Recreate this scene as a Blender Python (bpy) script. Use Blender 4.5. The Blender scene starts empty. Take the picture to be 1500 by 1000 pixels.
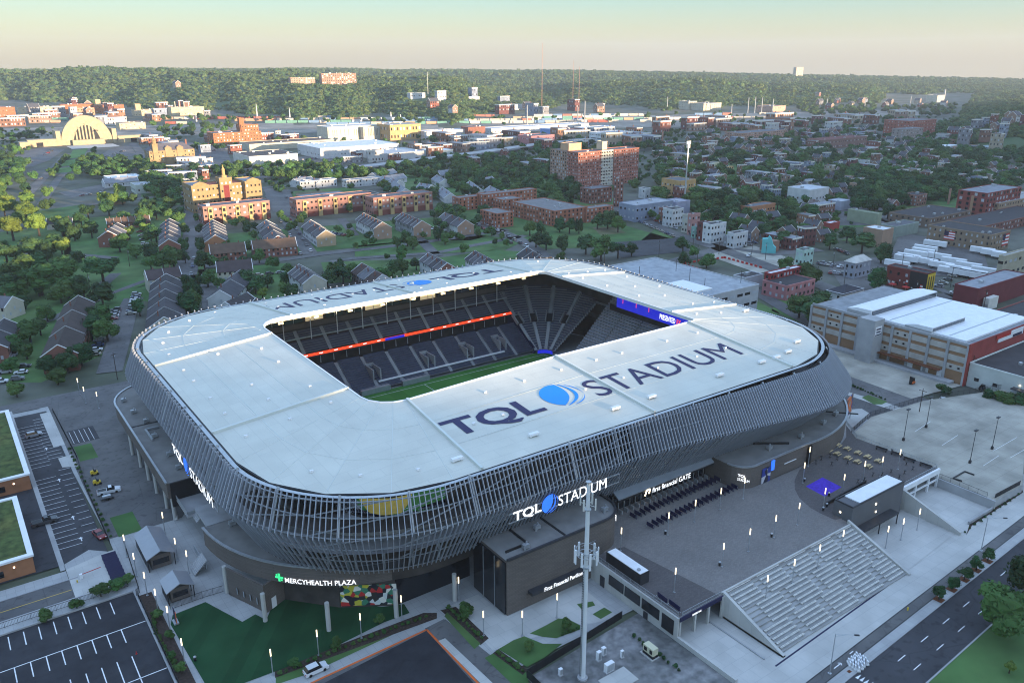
import bpy, math, random
from mathutils import Vector, Matrix
random.seed(7)
R = math.radians
sc = bpy.context.scene
COL = sc.collection

# ------------------------------------------------------------------ camera, sky, sun, exposure
CAMZ = 110.0
FPX, YAW, PITCH, ROLL = 1204.0, R(35.5), R(18.95), R(-0.1)
_cy, _sy, _cp, _sp = math.cos(YAW), math.sin(YAW), math.cos(PITCH), math.sin(PITCH)
CF = Vector((_sy*_cp, _cy*_cp, -_sp)); _r0 = Vector((_cy, -_sy, 0)); _u0 = _r0.cross(CF)
CR = math.cos(ROLL)*_r0 + math.sin(ROLL)*_u0
CU = -math.sin(ROLL)*_r0 + math.cos(ROLL)*_u0
cam = bpy.data.objects.new('camera', bpy.data.cameras.new('camera'))
COL.objects.link(cam)
cam.data.sensor_width = 36; cam.data.sensor_fit = 'HORIZONTAL'; cam.data.lens = FPX/1500*36
cam.data.clip_start = 1; cam.data.clip_end = 30000
cam.matrix_world = Matrix(((CR.x, CU.x, -CF.x, 0), (CR.y, CU.y, -CF.y, 0), (CR.z, CU.z, -CF.z, CAMZ), (0, 0, 0, 1)))
sc.camera = cam

SUN_EL = R(4.8)
SUNDIR = Vector((0.27, -0.963, 0)).normalized()          # horizontal direction towards the sun
w = bpy.data.worlds.new("World"); sc.world = w; w.use_nodes = True
nt = w.node_tree; bg = nt.nodes['Background']
sky = nt.nodes.new('ShaderNodeTexSky'); sky.sky_type = 'NISHITA'; sky.sun_disc = False
sky.sun_elevation = SUN_EL; sky.sun_rotation = math.atan2(SUNDIR.x, SUNDIR.y)
sky.altitude = 200; sky.air_density = 1.0; sky.dust_density = 0.8; sky.ozone_density = 2.2
# the clear dawn sky: the sky model plus the pale band at the horizon that passes into blue overhead, the same all round
_N = nt.nodes; _tc = _N.new('ShaderNodeTexCoord'); _sx = _N.new('ShaderNodeSeparateXYZ'); nt.links.new(_tc.outputs['Generated'], _sx.inputs[0])
_cr = _N.new('ShaderNodeValToRGB'); nt.links.new(_sx.outputs['Z'], _cr.inputs[0])
_e = _cr.color_ramp.elements
SKYC = [(0.0, (.275, .258, .212)), (.03, (.24, .258, .225)), (.07, (.125, .245, .285)), (.18, (.25, .41, .58)), (1.0, (.45, .64, 1.04))]
_e[0].position, _e[0].color = SKYC[0][0], (*SKYC[0][1], 1); _e[1].position, _e[1].color = SKYC[-1][0], (*SKYC[-1][1], 1)
for p_, c_ in SKYC[1:-1]: q_ = _e.new(p_); q_.color = (*c_, 1)
_sc = _N.new('ShaderNodeVectorMath'); _sc.operation = 'SCALE'; _sc.inputs['Scale'].default_value = 9.0; nt.links.new(_cr.outputs[0], _sc.inputs[0])
_ad = _N.new('ShaderNodeVectorMath'); _ad.operation = 'ADD'; nt.links.new(sky.outputs[0], _ad.inputs[0]); nt.links.new(_sc.outputs[0], _ad.inputs[1])
nt.links.new(_ad.outputs[0], bg.inputs[0]); bg.inputs[1].default_value = 0.05
sun = bpy.data.objects.new('sun', bpy.data.lights.new('sun', 'SUN')); COL.objects.link(sun)
sun.data.energy = 4.2; sun.data.angle = R(0.5); sun.data.color = (1.0, 0.76, 0.50)
_to = Vector((SUNDIR.x*math.cos(SUN_EL), SUNDIR.y*math.cos(SUN_EL), math.sin(SUN_EL)))
sun.rotation_euler = _to.to_track_quat('Z', 'Y').to_euler(); sun.location = (0, -300, 400)
vs = sc.view_settings
vs.view_transform = 'Standard'; vs.look = 'None'; vs.gamma = 1; vs.use_curve_mapping = False
vs.exposure = 1.8
sc.cycles.use_denoising = True; sc.cycles.denoising_prefilter = 'ACCURATE'; sc.cycles.filter_width = 1.1
sc.cycles.max_bounces = 5; sc.cycles.diffuse_bounces = 2; sc.cycles.glossy_bounces = 2
sc.cycles.transparent_max_bounces = 4; sc.cycles.volume_bounces = 0
sc.cycles.caustics_reflective = False; sc.cycles.caustics_refractive = False

# ------------------------------------------------------------------ pixel of the photograph -> point of the place
def G(px, py, z=0.0):
    d = CR*(px-750) + CU*(500-py) + CF*FPX
    t = (z-CAMZ)/d.z
    return d.x*t, d.y*t
def PX(x, y, z=0.0):
    v = Vector((x, y, z-CAMZ)); q = v.dot(CF)
    return 750+FPX*v.dot(CR)/q, 500-FPX*v.dot(CU)/q, q
def zof(x, y, py):
    v = Vector((x, y, -CAMZ)); a = 500-py
    # (v+z k).U*F = a*(v+z k).F
    return (a*v.dot(CF)-FPX*v.dot(CU))/(FPX*CU.z-a*CF.z)
def along(x, y, dx, dy, px, z=0.0):
    m = CR*FPX-CF*(px-750)
    v = Vector((x, y, z-CAMZ)); d = Vector((dx, dy, 0))
    return -v.dot(m)/d.dot(m)

# ------------------------------------------------------------------ mesh collecting
class M:
    def __init__(s): s.v = []; s.f = []; s.m = []
    def add(s, vs, fs, m=0):
        o = len(s.v); s.v += [tuple(p) for p in vs]
        for f in fs: s.f.append([i+o for i in f]); s.m.append(m)
        return s
    def quad(s, a, b, c, d, m=0): return s.add([a, b, c, d], [(0, 1, 2, 3)], m)
    def box(s, x0, x1, y0, y1, z0, z1, m=0, mt=None, bottom=True):
        s.add([(x0, y0, z0), (x1, y0, z0), (x1, y1, z0), (x0, y1, z0), (x0, y0, z1), (x1, y0, z1), (x1, y1, z1), (x0, y1, z1)],
              [(0, 1, 5, 4), (1, 2, 6, 5), (2, 3, 7, 6), (3, 0, 4, 7)], m)
        o = len(s.v)-8
        s.f.append([o+4, o+5, o+6, o+7]); s.m.append(m if mt is None else mt)
        if bottom: s.f.append([o+3, o+2, o+1, o]); s.m.append(m)
        return s
    def obox(s, cx, cy, a, lx, ly, z0, z1, m=0, mt=None):
        c, n = math.cos(a), math.sin(a)
        P = [(cx+c*u-n*w, cy+n*u+c*w) for u, w in ((-lx/2, -ly/2), (lx/2, -ly/2), (lx/2, ly/2), (-lx/2, ly/2))]
        return s.prism(P, z0, z1, m, mt)
    def prism(s, P, z0, z1, m=0, mt=None, bottom=True):
        n = len(P); o = len(s.v)
        s.v += [(p[0], p[1], z0) for p in P]+[(p[0], p[1], z1) for p in P]
        for i in range(n):
            j = (i+1) % n; s.f.append([o+i, o+j, o+n+j, o+n+i]); s.m.append(m)
        s.f.append([o+n+i for i in range(n)]); s.m.append(m if mt is None else mt)
        if bottom: s.f.append([o+n-1-i for i in range(n)]); s.m.append(m)
        return s
    def sheet(s, P, z, m=0):
        o = len(s.v); s.v += [(p[0], p[1], z) for p in P]; s.f.append([o+i for i in range(len(P))]); s.m.append(m); return s
    def tube(s, p, q, r, n=6, m=0, r2=None, caps=True):
        p = Vector(p); q = Vector(q); d = (q-p).normalized(); r2 = r if r2 is None else r2
        a = d.orthogonal().normalized(); b = d.cross(a); o = len(s.v)
        for c, rr in ((p, r), (q, r2)):
            for i in range(n):
                t = 2*math.pi*i/n; s.v.append(tuple(c+a*rr*math.cos(t)+b*rr*math.sin(t)))
        for i in range(n):
            j = (i+1) % n; s.f.append([o+i, o+j, o+n+j, o+n+i]); s.m.append(m)
        if caps:
            s.f.append([o+n-1-i for i in range(n)]); s.m.append(m); s.f.append([o+n+i for i in range(n)]); s.m.append(m)
        return s
    def bar(s, p, q, w, h, m=0):                           # flat bar: width w across, height h up
        p = Vector(p); q = Vector(q); d = (q-p).normalized()
        a = d.cross(Vector((0, 0, 1)))
        a = a.normalized() if a.length > 1e-6 else Vector((1, 0, 0))
        b = a.cross(d); P = []
        for c in (p, q):
            for u, t in ((-1, -1), (1, -1), (1, 1), (-1, 1)): P.append(c+a*(w/2*u)+b*(h/2*t))
        return s.add(P, [(0, 1, 5, 4), (1, 2, 6, 5), (2, 3, 7, 6), (3, 0, 4, 7), (3, 2, 1, 0), (4, 5, 6, 7)], m)
    def ribbon(s, P, w, z, m=0, closed=False):             # flat strip along a 2-d path
        L, Rr = [], []
        n = len(P)
        for i in range(n):
            a = Vector(P[i-1] if (i or closed) else P[i]); b = Vector(P[(i+1) % n] if (i < n-1 or closed) else P[i])
            d = (b-a).normalized(); q = Vector((-d.y, d.x))*w/2; c = Vector(P[i])
            L.append(c+q); Rr.append(c-q)
        for i in range(n-1+(1 if closed else 0)):
            j = (i+1) % n
            s.add([(Rr[i].x, Rr[i].y, z), (Rr[j].x, Rr[j].y, z), (L[j].x, L[j].y, z), (L[i].x, L[i].y, z)], [(0, 1, 2, 3)], m)
        return s
    def lathe(s, prof, cx=0, cy=0, n=10, m=0):
        o = len(s.v)
        for r, z in prof:
            for i in range(n):
                t = 2*math.pi*i/n; s.v.append((cx+r*math.cos(t), cy+r*math.sin(t), z))
        for k in range(len(prof)-1):
            for i in range(n):
                j = (i+1) % n; s.f.append([o+k*n+i, o+k*n+j, o+(k+1)*n+j, o+(k+1)*n+i]); s.m.append(m)
        s.f.append([o+n-1-i for i in range(n)]); s.m.append(m)
        e = o+(len(prof)-1)*n; s.f.append([e+i for i in range(n)]); s.m.append(m)
        return s
    def mesh(s, name, mats):
        me = bpy.data.meshes.new(name); me.from_pydata(s.v, [], s.f)
        for x in (mats if isinstance(mats, (list, tuple)) else [mats]): me.materials.append(x)
        if any(s.m): me.polygons.foreach_set('material_index', s.m)
        me.update(); return me

def link(name, data, parent=None, loc=None, kind=None, color=None, rot=None):
    o = bpy.data.objects.new(name, data); COL.objects.link(o)
    if parent is not None: o.parent = parent
    if loc is not None: o.location = loc
    if rot is not None: o.rotation_euler = rot
    if kind: o['kind'] = kind
    if color: o.color = (*color, 1)
    return o
def wloc(o):
    v = Vector((0, 0, 0))
    while o is not None: v += o.location; o = o.parent
    return v
def obj(name, m, mats, parent=None, kind=None, color=None, label=None):   # m in world coordinates; parents are never turned at build time
    if parent is not None:
        b = wloc(parent)
        if b.length: m.v = [(p[0]-b.x, p[1]-b.y, p[2]-b.z) for p in m.v]
    o = link(name, m.mesh(name, mats), parent, None, kind, color)
    if label: o['label'] = label
    return o
def tag(o, label, cat, group=None):
    o['label'] = label; o['category'] = cat
    if group: o['group'] = group
    return o
def thing(name, label, cat, loc=(0, 0, 0), rz=0, group=None):
    o = link(name, None, None, loc, None, None, (0, 0, rz)); o.empty_display_size = 0.5
    return tag(o, label, cat, group)
def mono(name, m, mats, label, cat, group=None, color=None):              # a thing that is one mesh
    cx = sum(p[0] for p in m.v)/len(m.v); cy = sum(p[1] for p in m.v)/len(m.v); cz = min(p[2] for p in m.v)
    m.v = [(p[0]-cx, p[1]-cy, p[2]-cz) for p in m.v]
    o = link(name, m.mesh(name, mats), None, (cx, cy, cz), None, color); return tag(o, label, cat, group)
def structure(name, m, mats, parent=None): return obj(name, m, mats, parent, 'structure' if parent is None else None)
def dup(root, loc, rz=0.0, label=None, group=None, scale=None, color=None):  # a copy of a thing with copies of its parts and sub-parts
    r = root.copy(); COL.objects.link(r); r.location = loc; r.rotation_euler = (0, 0, rz)
    if label: r['label'] = label
    if group: r['group'] = group
    if scale: r.scale = scale if hasattr(scale, '__len__') else (scale,)*3
    if color: r.color = (*color, 1)
    for ch in root.children:
        c = ch.copy(); COL.objects.link(c); c.parent = r
        if color and ch.get('tinted'): c.color = (*color, 1)
        for g in ch.children:
            d = g.copy(); COL.objects.link(d); d.parent = c
    return r

# ------------------------------------------------------------------ materials
def _new(name):
    m = bpy.data.materials.new(name); m.use_nodes = True
    n = m.node_tree; return m, n, n.nodes['Principled BSDF']
def mat(name, c, rough=0.8, metal=0.0, var=0.15, scale=0.4, bump=0.0, tint=False, spec=0.3, detail=4, c2=None, coords='Object', rnd=0.0, spots=0.0):
    """base colour with soft noise variation; tint: colour comes from the object"""
    m, n, b = _new(name); N = n.nodes; Lk = n.links.new
    b.inputs['Roughness'].default_value = rough; b.inputs['Metallic'].default_value = metal
    b.inputs['Specular IOR Level'].default_value = spec
    tc = N.new('ShaderNodeTexCoord'); no = N.new('ShaderNodeTexNoise'); no.inputs['Scale'].default_value = scale; no.inputs['Detail'].default_value = detail
    Lk(tc.outputs[coords], no.inputs['Vector'])
    mr = N.new('ShaderNodeMapRange'); mr.inputs['From Min'].default_value = 0.3; mr.inputs['From Max'].default_value = 0.7
    mr.inputs['To Min'].default_value = 1-var; mr.inputs['To Max'].default_value = 1+var
    Lk(no.outputs['Fac'], mr.inputs['Value'])
    mx = N.new('ShaderNodeMix'); mx.data_type = 'RGBA'; mx.blend_type = 'MULTIPLY'; mx.inputs[0].default_value = 1
    if tint:
        oi = N.new('ShaderNodeObjectInfo'); Lk(oi.outputs['Color'], mx.inputs[6])
    elif c2:
        m2 = N.new('ShaderNodeMix'); m2.data_type = 'RGBA'; m2.inputs[6].default_value = (*c, 1); m2.inputs[7].default_value = (*c2, 1)
        n2 = N.new('ShaderNodeTexNoise'); n2.inputs['Scale'].default_value = scale*0.23; n2.inputs['Detail'].default_value = 5; Lk(tc.outputs[coords], n2.inputs['Vector'])
        r2 = N.new('ShaderNodeMapRange'); r2.inputs['From Min'].default_value = 0.42; r2.inputs['From Max'].default_value = 0.58; Lk(n2.outputs['Fac'], r2.inputs['Value'])
        Lk(r2.outputs[0], m2.inputs[0]); Lk(m2.outputs[2], mx.inputs[6])
    else: mx.inputs[6].default_value = (*c, 1)
    Lk(mr.outputs[0], mx.inputs[7])
    out = mx.outputs[2]
    if spots:                                                # oil stains, tar patches, worn blotches
        ns = N.new('ShaderNodeTexNoise'); ns.inputs['Scale'].default_value = 0.55; ns.inputs['Detail'].default_value = 3; Lk(tc.outputs[coords], ns.inputs['Vector'])
        rs = N.new('ShaderNodeMapRange'); rs.inputs['From Min'].default_value = 0.56; rs.inputs['From Max'].default_value = 0.68; rs.inputs['To Min'].default_value = 1; rs.inputs['To Max'].default_value = 1-spots; Lk(ns.outputs['Fac'], rs.inputs['Value'])
        vo = N.new('ShaderNodeTexVoronoi'); vo.feature = 'DISTANCE_TO_EDGE'; vo.inputs['Scale'].default_value = 0.13; Lk(tc.outputs[coords], vo.inputs['Vector'])
        rv = N.new('ShaderNodeMapRange'); rv.inputs['From Min'].default_value = 0.0; rv.inputs['From Max'].default_value = 0.014; rv.inputs['To Min'].default_value = 1-spots*.8; rv.inputs['To Max'].default_value = 1; Lk(vo.outputs['Distance'], rv.inputs['Value'])
        ms = N.new('ShaderNodeMath'); ms.operation = 'MULTIPLY'; Lk(rs.outputs[0], ms.inputs[0]); Lk(rv.outputs[0], ms.inputs[1])
        m3 = N.new('ShaderNodeMix'); m3.data_type = 'RGBA'; m3.blend_type = 'MULTIPLY'; m3.inputs[0].default_value = 1; Lk(out, m3.inputs[6]); Lk(ms.outputs[0], m3.inputs[7]); out = m3.outputs[2]
    if rnd:
        oi = N.new('ShaderNodeObjectInfo'); hs = N.new('ShaderNodeHueSaturation')
        q = N.new('ShaderNodeMapRange'); q.inputs['To Min'].default_value = 1-rnd; q.inputs['To Max'].default_value = 1+rnd
        q2 = N.new('ShaderNodeMapRange'); q2.inputs['To Min'].default_value = 0.5-rnd*0.07; q2.inputs['To Max'].default_value = 0.5+rnd*0.07
        ml = N.new('ShaderNodeMath'); ml.operation = 'MULTIPLY'; ml.inputs[1].default_value = 7.31; fr = N.new('ShaderNodeMath'); fr.operation = 'FRACT'
        Lk(oi.outputs['Random'], q.inputs['Value']); Lk(oi.outputs['Random'], ml.inputs[0]); Lk(ml.outputs[0], fr.inputs[0]); Lk(fr.outputs[0], q2.inputs['Value'])
        Lk(q.outputs[0], hs.inputs['Value']); Lk(q2.outputs[0], hs.inputs['Hue']); Lk(out, hs.inputs['Color']); out = hs.outputs[0]
    Lk(out, b.inputs['Base Color'])
    if bump:
        bp = N.new('ShaderNodeBump'); bp.inputs['Strength'].default_value = bump; bp.inputs['Distance'].default_value = 0.05
        n3 = N.new('ShaderNodeTexNoise'); n3.inputs['Scale'].default_value = scale*8; Lk(tc.outputs[coords], n3.inputs['Vector']); Lk(n3.outputs['Fac'], bp.inputs['Height']); Lk(bp.outputs[0], b.inputs['Normal'])
    return m
def jointed(name, c, jc, bw, bh, mortar=0.02, rough=0.85, var=0.12, offset=0.5, rot=0.0, spec=0.3, stain=None, upright=False):
    """slabs or courses: brick texture whose joints are a little darker"""
    m, n, b = _new(name); N = n.nodes; Lk = n.links.new
    b.inputs['Roughness'].default_value = rough; b.inputs['Specular IOR Level'].default_value = spec
    tc = N.new('ShaderNodeTexCoord'); mp = N.new('ShaderNodeMapping'); mp.inputs['Rotation'].default_value[2] = rot
    br = N.new('ShaderNodeTexBrick'); br.offset = offset; br.inputs['Scale'].default_value = 1
    br.inputs['Brick Width'].default_value = bw; br.inputs['Row Height'].default_value = bh; br.inputs['Mortar Size'].default_value = mortar
    br.inputs['Color1'].default_value = (*[k*(1-var) for k in c], 1); br.inputs['Color2'].default_value = (*[k*(1+var) for k in c], 1); br.inputs['Mortar'].default_value = (*jc, 1)
    if upright:                                              # courses on a wall: run along x+y, rise along z
        sx = N.new('ShaderNodeSeparateXYZ'); ad = N.new('ShaderNodeMath'); cx = N.new('ShaderNodeCombineXYZ'); Lk(tc.outputs['Object'], sx.inputs[0]); Lk(sx.outputs['X'], ad.inputs[0]); Lk(sx.outputs['Y'], ad.inputs[1]); Lk(ad.outputs[0], cx.inputs['X']); Lk(sx.outputs['Z'], cx.inputs['Y']); Lk(cx.outputs[0], br.inputs['Vector'])
    else: Lk(tc.outputs['Object'], mp.inputs[0]); Lk(mp.outputs[0], br.inputs['Vector'])
    no = N.new('ShaderNodeTexNoise'); no.inputs['Scale'].default_value = 0.12; no.inputs['Detail'].default_value = 6; Lk(tc.outputs['Object'], no.inputs['Vector'])
    mr = N.new('ShaderNodeMapRange'); mr.inputs['From Min'].default_value = 0.3; mr.inputs['From Max'].default_value = 0.7; mr.inputs['To Min'].default_value = 1-(stain or 0.12); mr.inputs['To Max'].default_value = 1+(stain or 0.12)
    Lk(no.outputs['Fac'], mr.inputs['Value'])
    mx = N.new('ShaderNodeMix'); mx.data_type = 'RGBA'; mx.blend_type = 'MULTIPLY'; mx.inputs[0].default_value = 1
    Lk(br.outputs['Color'], mx.inputs[6]); Lk(mr.outputs[0], mx.inputs[7]); Lk(mx.outputs[2], b.inputs['Base Color'])
    return m
def glow(name, c, s):
    m, n, b = _new(name); b.inputs['Base Color'].default_value = (*c, 1); b.inputs['Emission Color'].default_value = (*c, 1); b.inputs['Emission Strength'].default_value = s
    m.cycles.emission_sampling = 'NONE'; return m

MT = dict(
 concrete=mat('concrete', (.36, .36, .36), .85, var=.12, scale=.25, bump=.2, c2=(.30, .30, .30)),
 paleconc=jointed('pale_concrete', (.43, .42, .39), (.32, .32, .31), 3.0, 3.0, .03, var=.035, stain=.14),
 sidewalk=jointed('sidewalk', (.34, .34, .33), (.25, .25, .25), 1.8, 1.8, .03, offset=0, var=.04, stain=.15),
 plaza=jointed('plaza_paver', (.185, .168, .155), (.13, .13, .13), .6, .3, .02, stain=.1),
 darkpave=jointed('dark_paver', (.10, .088, .085), (.075, .07, .07), .6, .3, .02, stain=.1),
 asphalt=mat('asphalt', (.055, .055, .06), .9, var=.15, scale=.15, bump=.2, c2=(.045, .045, .05), spots=.3),
 asphaltnew=mat('fresh_asphalt', (.026, .026, .030), .85, var=.22, scale=.25, bump=.2, c2=(.034, .034, .039), spots=.15),
 asphaltold=mat('worn_asphalt', (.10, .098, .098), .9, var=.2, scale=.1, c2=(.135, .13, .125), spots=.3),
 citylot=mat('worn_city_ground', (.10, .098, .095), .95, var=.3, scale=.03, c2=(.07, .08, .06)),
 oldconc=jointed('old_concrete_lot', (.325, .305, .255), (.25, .23, .19), 4.5, 4.5, .05, offset=0, var=.03, stain=.28),
 gravel=mat('gravel', (.20, .195, .19), .95, var=.35, scale=.6, bump=.3, c2=(.12, .12, .115)),
 ballast=mat('ballast', (.27, .24, .20), 1, var=.3, scale=.05, c2=(.20, .18, .155)),
 mall=mat('mall_lawn', (.085, .18, .05), .95, var=.2, scale=.08),
 roofrib=mat('roof_rib', (.56, .58, .53), .55, var=.04, scale=.3),
 lofted=mat('loft_panel', (.40, .37, .325), .8, var=.14, scale=.4),
 warmwin=glow('lit_window', (1.0, .78, .45), .10),
 turf=jointed('turf', (.018, .062, .026), (.018, .062, .026), 300, 2.6, 0.0, .95, var=.14, rot=R(-52), spec=.1, stain=.22),
 grass=mat('lawn', (.055, .125, .035), .95, var=.3, scale=.08, c2=(.075, .13, .04)),
 drygrass=mat('dry_grass', (.10, .115, .05), .95, var=.3, scale=.08, c2=(.14, .12, .07)),
 pitch=jointed('pitch', (.06, .18, .04), (.06, .18, .04), 5.5, 400, 0.0, .95, var=.13, spec=.1),
 paint=mat('road_paint', (.72, .72, .72), .7, var=.15, scale=1.5),
 yellowpaint=mat('yellow_paint', (.55, .38, .06), .7, var=.2, scale=1.5),
 white=mat('white_painted', (.74, .74, .74), .5, var=.06, scale=.5),
 offwhite=mat('offwhite_painted', (.62, .60, .54), .6, var=.1, scale=.4),
 steel=mat('galvanised_steel', (.42, .44, .46), .45, .6, var=.1, scale=1),
 fin=mat('fin_metal', (.38, .40, .445), .4, .25, var=.06, scale=.2, rnd=.06, spec=.5),
 shell=mat('shell_metal', (.42, .43, .46), .36, .35, var=.05, scale=.2),
 darksteel=mat('dark_steel', (.05, .05, .055), .5, .3, var=.1, scale=1),
 black=mat('black_painted', (.018, .018, .02), .5, var=.1, scale=1),
 brick=jointed('dark_brick', (.125, .106, .094), (.09, .077, .07), 1.6, .35, .03, var=.09, upright=True),
 roofmem=jointed('roof_membrane', (.53, .52, .445), (.46, .455, .395), 12.0, 3.0, .06, rough=.55, var=.025, stain=.075, spec=.4),
 podroof=mat('podium_roofing', (.19, .185, .175), .95, var=.15, scale=.3, bump=.2),
 glass=mat('dark_glass', (.012, .014, .018), .12, var=.1, scale=.2, spec=.6),
 bluegl=mat('sky_lit_glass', (.05, .06, .075), .1, var=.15, scale=.3, spec=.8),  # paler copy of the dark glass, sky reflection put into its colour
 seat=mat('navy_seat', (.075, .078, .115), .6, var=.2, scale=.5),
 gold=mat('yellow_seat', (.62, .38, .01), .5, var=.1, scale=.5),
 lamp=glow('lamp_light', (1.0, .80, .50), .75),
 bulb=glow('bulb_light', (1.0, .85, .6), 2.5),
 sign=glow('sign_light', (1.0, 1.0, 1.0), .42),
 edgelamp=glow('edge_light', (1.0, .86, .55), .17),
 blue=glow('sign_blue', (.03, .16, .85), .3),
 ledred=glow('led_red', (1.0, .06, .015), .36),
 ledblue=glow('led_blue', (.012, .018, .45), .3),
 greenlit=glow('sign_green', (.05, .75, .25), .3),
 roofblue=mat('roof_logo_blue', (.012, .23, .64), .6, var=.03, scale=.3),
 roofnavy=mat('roof_letter_navy', (.022, .02, .075), .6, var=.05, scale=.3),
 wall=mat('tinted_wall', (1, 1, 1), .9, var=.12, scale=.25, tint=True),
 roof=mat('tinted_roofing', (1, 1, 1), .9, var=.18, scale=.3, tint=True),
 gloss=mat('tinted_paint', (1, 1, 1), .3, var=.03, scale=.3, tint=True, spec=.5),
 tyre=mat('tyre_rubber', (.015, .015, .015), .9, var=.1, scale=2),
 trim=mat('weathered_trim', (.34, .34, .34), .7, var=.1, scale=.5),
 bark=mat('bark', (.055, .042, .033), .95, var=.3, scale=2),
 wood=mat('pine_wood', (.48, .36, .19), .8, var=.2, scale=3),
 mulch=mat('mulch', (.05, .035, .028), 1, var=.4, scale=2),
 rust=mat('rusty_grate', (.13, .045, .02), .9, var=.3, scale=2),
 purple=mat('purple_mat', (.075, .035, .42), .9, var=.25, scale=1.2),
 navy=mat('navy_banner', (.015, .014, .05), .6, var=.1, scale=1),
 orange=mat('orange_stripe', (.60, .13, .03), .7, var=.1, scale=1),
 red=mat('red_painted', (.42, .03, .025), .5, var=.1, scale=1),
 yellow=mat('yellow_painted', (.60, .42, .04), .6, var=.1, scale=1),
)
FOLH = [mat('hill_foliage', (.075, .125, .046), .9, var=.35, scale=.3, rnd=.3, spec=.1), mat('hill_foliage_light', (.105, .145, .052), .9, var=.35, scale=.3, rnd=.25, spec=.1), mat('hill_foliage_deep', (.056, .10, .042), .9, var=.35, scale=.3, rnd=.25, spec=.1)]
FOL = [mat('foliage_deep', (.030, .070, .024), .85, var=.5, scale=.35, rnd=.35, spec=.2), mat('foliage_mid', (.052, .105, .028), .85, var=.45, scale=.35, rnd=.3, spec=.2),
       mat('foliage_light', (.10, .15, .028), .85, var=.4, scale=.35, rnd=.25, spec=.2), mat('foliage_purple', (.035, .026, .04), .85, var=.4, scale=.35, rnd=.2, spec=.2)]

# lettering: flat glyph outlines, one unit high, from the built-in font
def _letters(words):
    out = {}
    for s, off in words:
        cu = bpy.data.curves.new('lettering', 'FONT'); cu.body = s; cu.offset = off; cu.size = 1; cu.resolution_u = 3
        o = bpy.data.objects.new('lettering', cu); COL.objects.link(o)
        bpy.context.view_layer.update()
        me = bpy.data.meshes.new_from_object(o.evaluated_get(bpy.context.evaluated_depsgraph_get()))
        xs = [v.co.x for v in me.vertices]; ys = [v.co.y for v in me.vertices]
        x0, x1, y0, y1 = min(xs), max(xs), min(ys), max(ys)
        out[s] = ([((v.co.x-x0)/(x1-x0), (v.co.y-y0)/(y1-y0)) for v in me.vertices], [list(p.vertices) for p in me.polygons], (x1-x0)/(y1-y0))
        bpy.data.objects.remove(o); bpy.data.meshes.remove(me); bpy.data.curves.remove(cu)
    return out
TXT = _letters([('TQL', .024), ('STADIUM', .0), ('MERCYHEALTH PLAZA', .004), ('first financial GATE', .006), ('First Financial Pavilion', .008), ('PRESENTED', .01), ('BY', .01), ('altafiber', .01), ('BARREL BAR', .02), ('FC', .03)])
def text(s, o, ux, uy, w, h, M_=None, m=0):
    """glyphs of s in the box with corner o, w along ux and h along uy"""
    M_ = M_ or M(); vs_, fs, _ = TXT[s]; o = Vector(o); ux = Vector(ux); uy = Vector(uy)
    return M_.add([o+ux*(a*w)+uy*(b*h) for a, b in vs_], fs, m)
def logo_shapes():
    c = lambda d: (math.cos(R(d)), math.sin(R(d)))
    def arc(a, b, bulge, k=10):
        a = Vector(a); b = Vector(b); d = b-a; nrm = Vector((d.y, -d.x))
        return [tuple(a+d*t+nrm*bulge*4*t*(1-t)) for t in [i/k for i in range(1, k)]]
    A = [c(d) for d in range(72, 246, 8)]; A += arc(A[-1], A[0], .20)
    A2 = [c(247), c(252)]; A2 = [A2[0]]+arc(c(247), c(66), .27)+[c(66), c(60)]+arc(c(60), c(252), -.31)+[c(252)]
    B = [c(50-d) for d in range(0, 145, 8)]; B += arc(B[-1], B[0], -.42)[0:]
    B = B[:19]+arc(B[18], B[0], .36)
    return A, A2, B
LOGO = logo_shapes()
def logo(o, ux, uy, r, M_=None, m=0):
    M_ = M_ or M(); o = Vector(o); ux = Vector(ux); uy = Vector(uy)
    for P in LOGO: M_.add([o+ux*(x*r)+uy*(y*r) for x, y in P], [list(range(len(P)))], m)
    return M_
def on_y(px, py, y):                                       # where the sight line meets the wall plane y = const
    d = CR*(px-750)+CU*(500-py)+CF*FPX; t = y/d.y; return d.x*t, CAMZ+d.z*t
def on_x(px, py, x):
    d = CR*(px-750)+CU*(500-py)+CF*FPX; t = x/d.x; return d.y*t, CAMZ+d.z*t

# ------------------------------------------------------------------ ground sheet with the hills
PC = [(-200, 97), (0, 97), (150, 97), (250, 97), (330, 100), (420, 102), (529, 106), (644, 107), (671, 110), (698, 119), (730, 126), (800, 128), (850, 132), (870, 140), (890, 155), (917, 164), (960, 170)]
R1B = [(-200, 140), (0, 140), (150, 150), (300, 160), (400, 168), (500, 172), (960, 171)]
R2C = [(780, 160), (810, 128), (850, 118), (930, 115), (1000, 115), (1067, 115), (1117, 119), (1150, 129), (1183, 137), (1217, 150), (1260, 160)]
R3C = [(1080, 158), (1120, 124), (1150, 120), (1233, 120), (1283, 122), (1317, 133), (1360, 140), (1430, 150), (1500, 158)]
R4C = [(-300, 99), (500, 100), (600, 102), (800, 103), (1000, 106), (1200, 109.5), (1400, 112), (1500, 113), (1900, 116)]
R5C = [(1340, 215), (1367, 186), (1400, 174), (1427, 162), (1467, 153), (1500, 144), (1600, 135), (1750, 130)]
def lerp_tab(T, x):
    if x <= T[0][0]: return T[0][1]
    for (a, b), (c, d) in zip(T, T[1:]):
        if x <= c: return b+(d-b)*(x-a)/(c-a)
    return T[-1][1]
def smooth(t): t = max(0.0, min(1.0, t)); return t*t*(3-2*t)
def wob(x, y, s): return math.sin(x/s+1.3)*math.cos(y/s*1.13-.7)+.5*math.sin((x+y)/s*2.1)*math.cos((x-y)/s*1.7+2)
HALF = math.atan(750/FPX)
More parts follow.
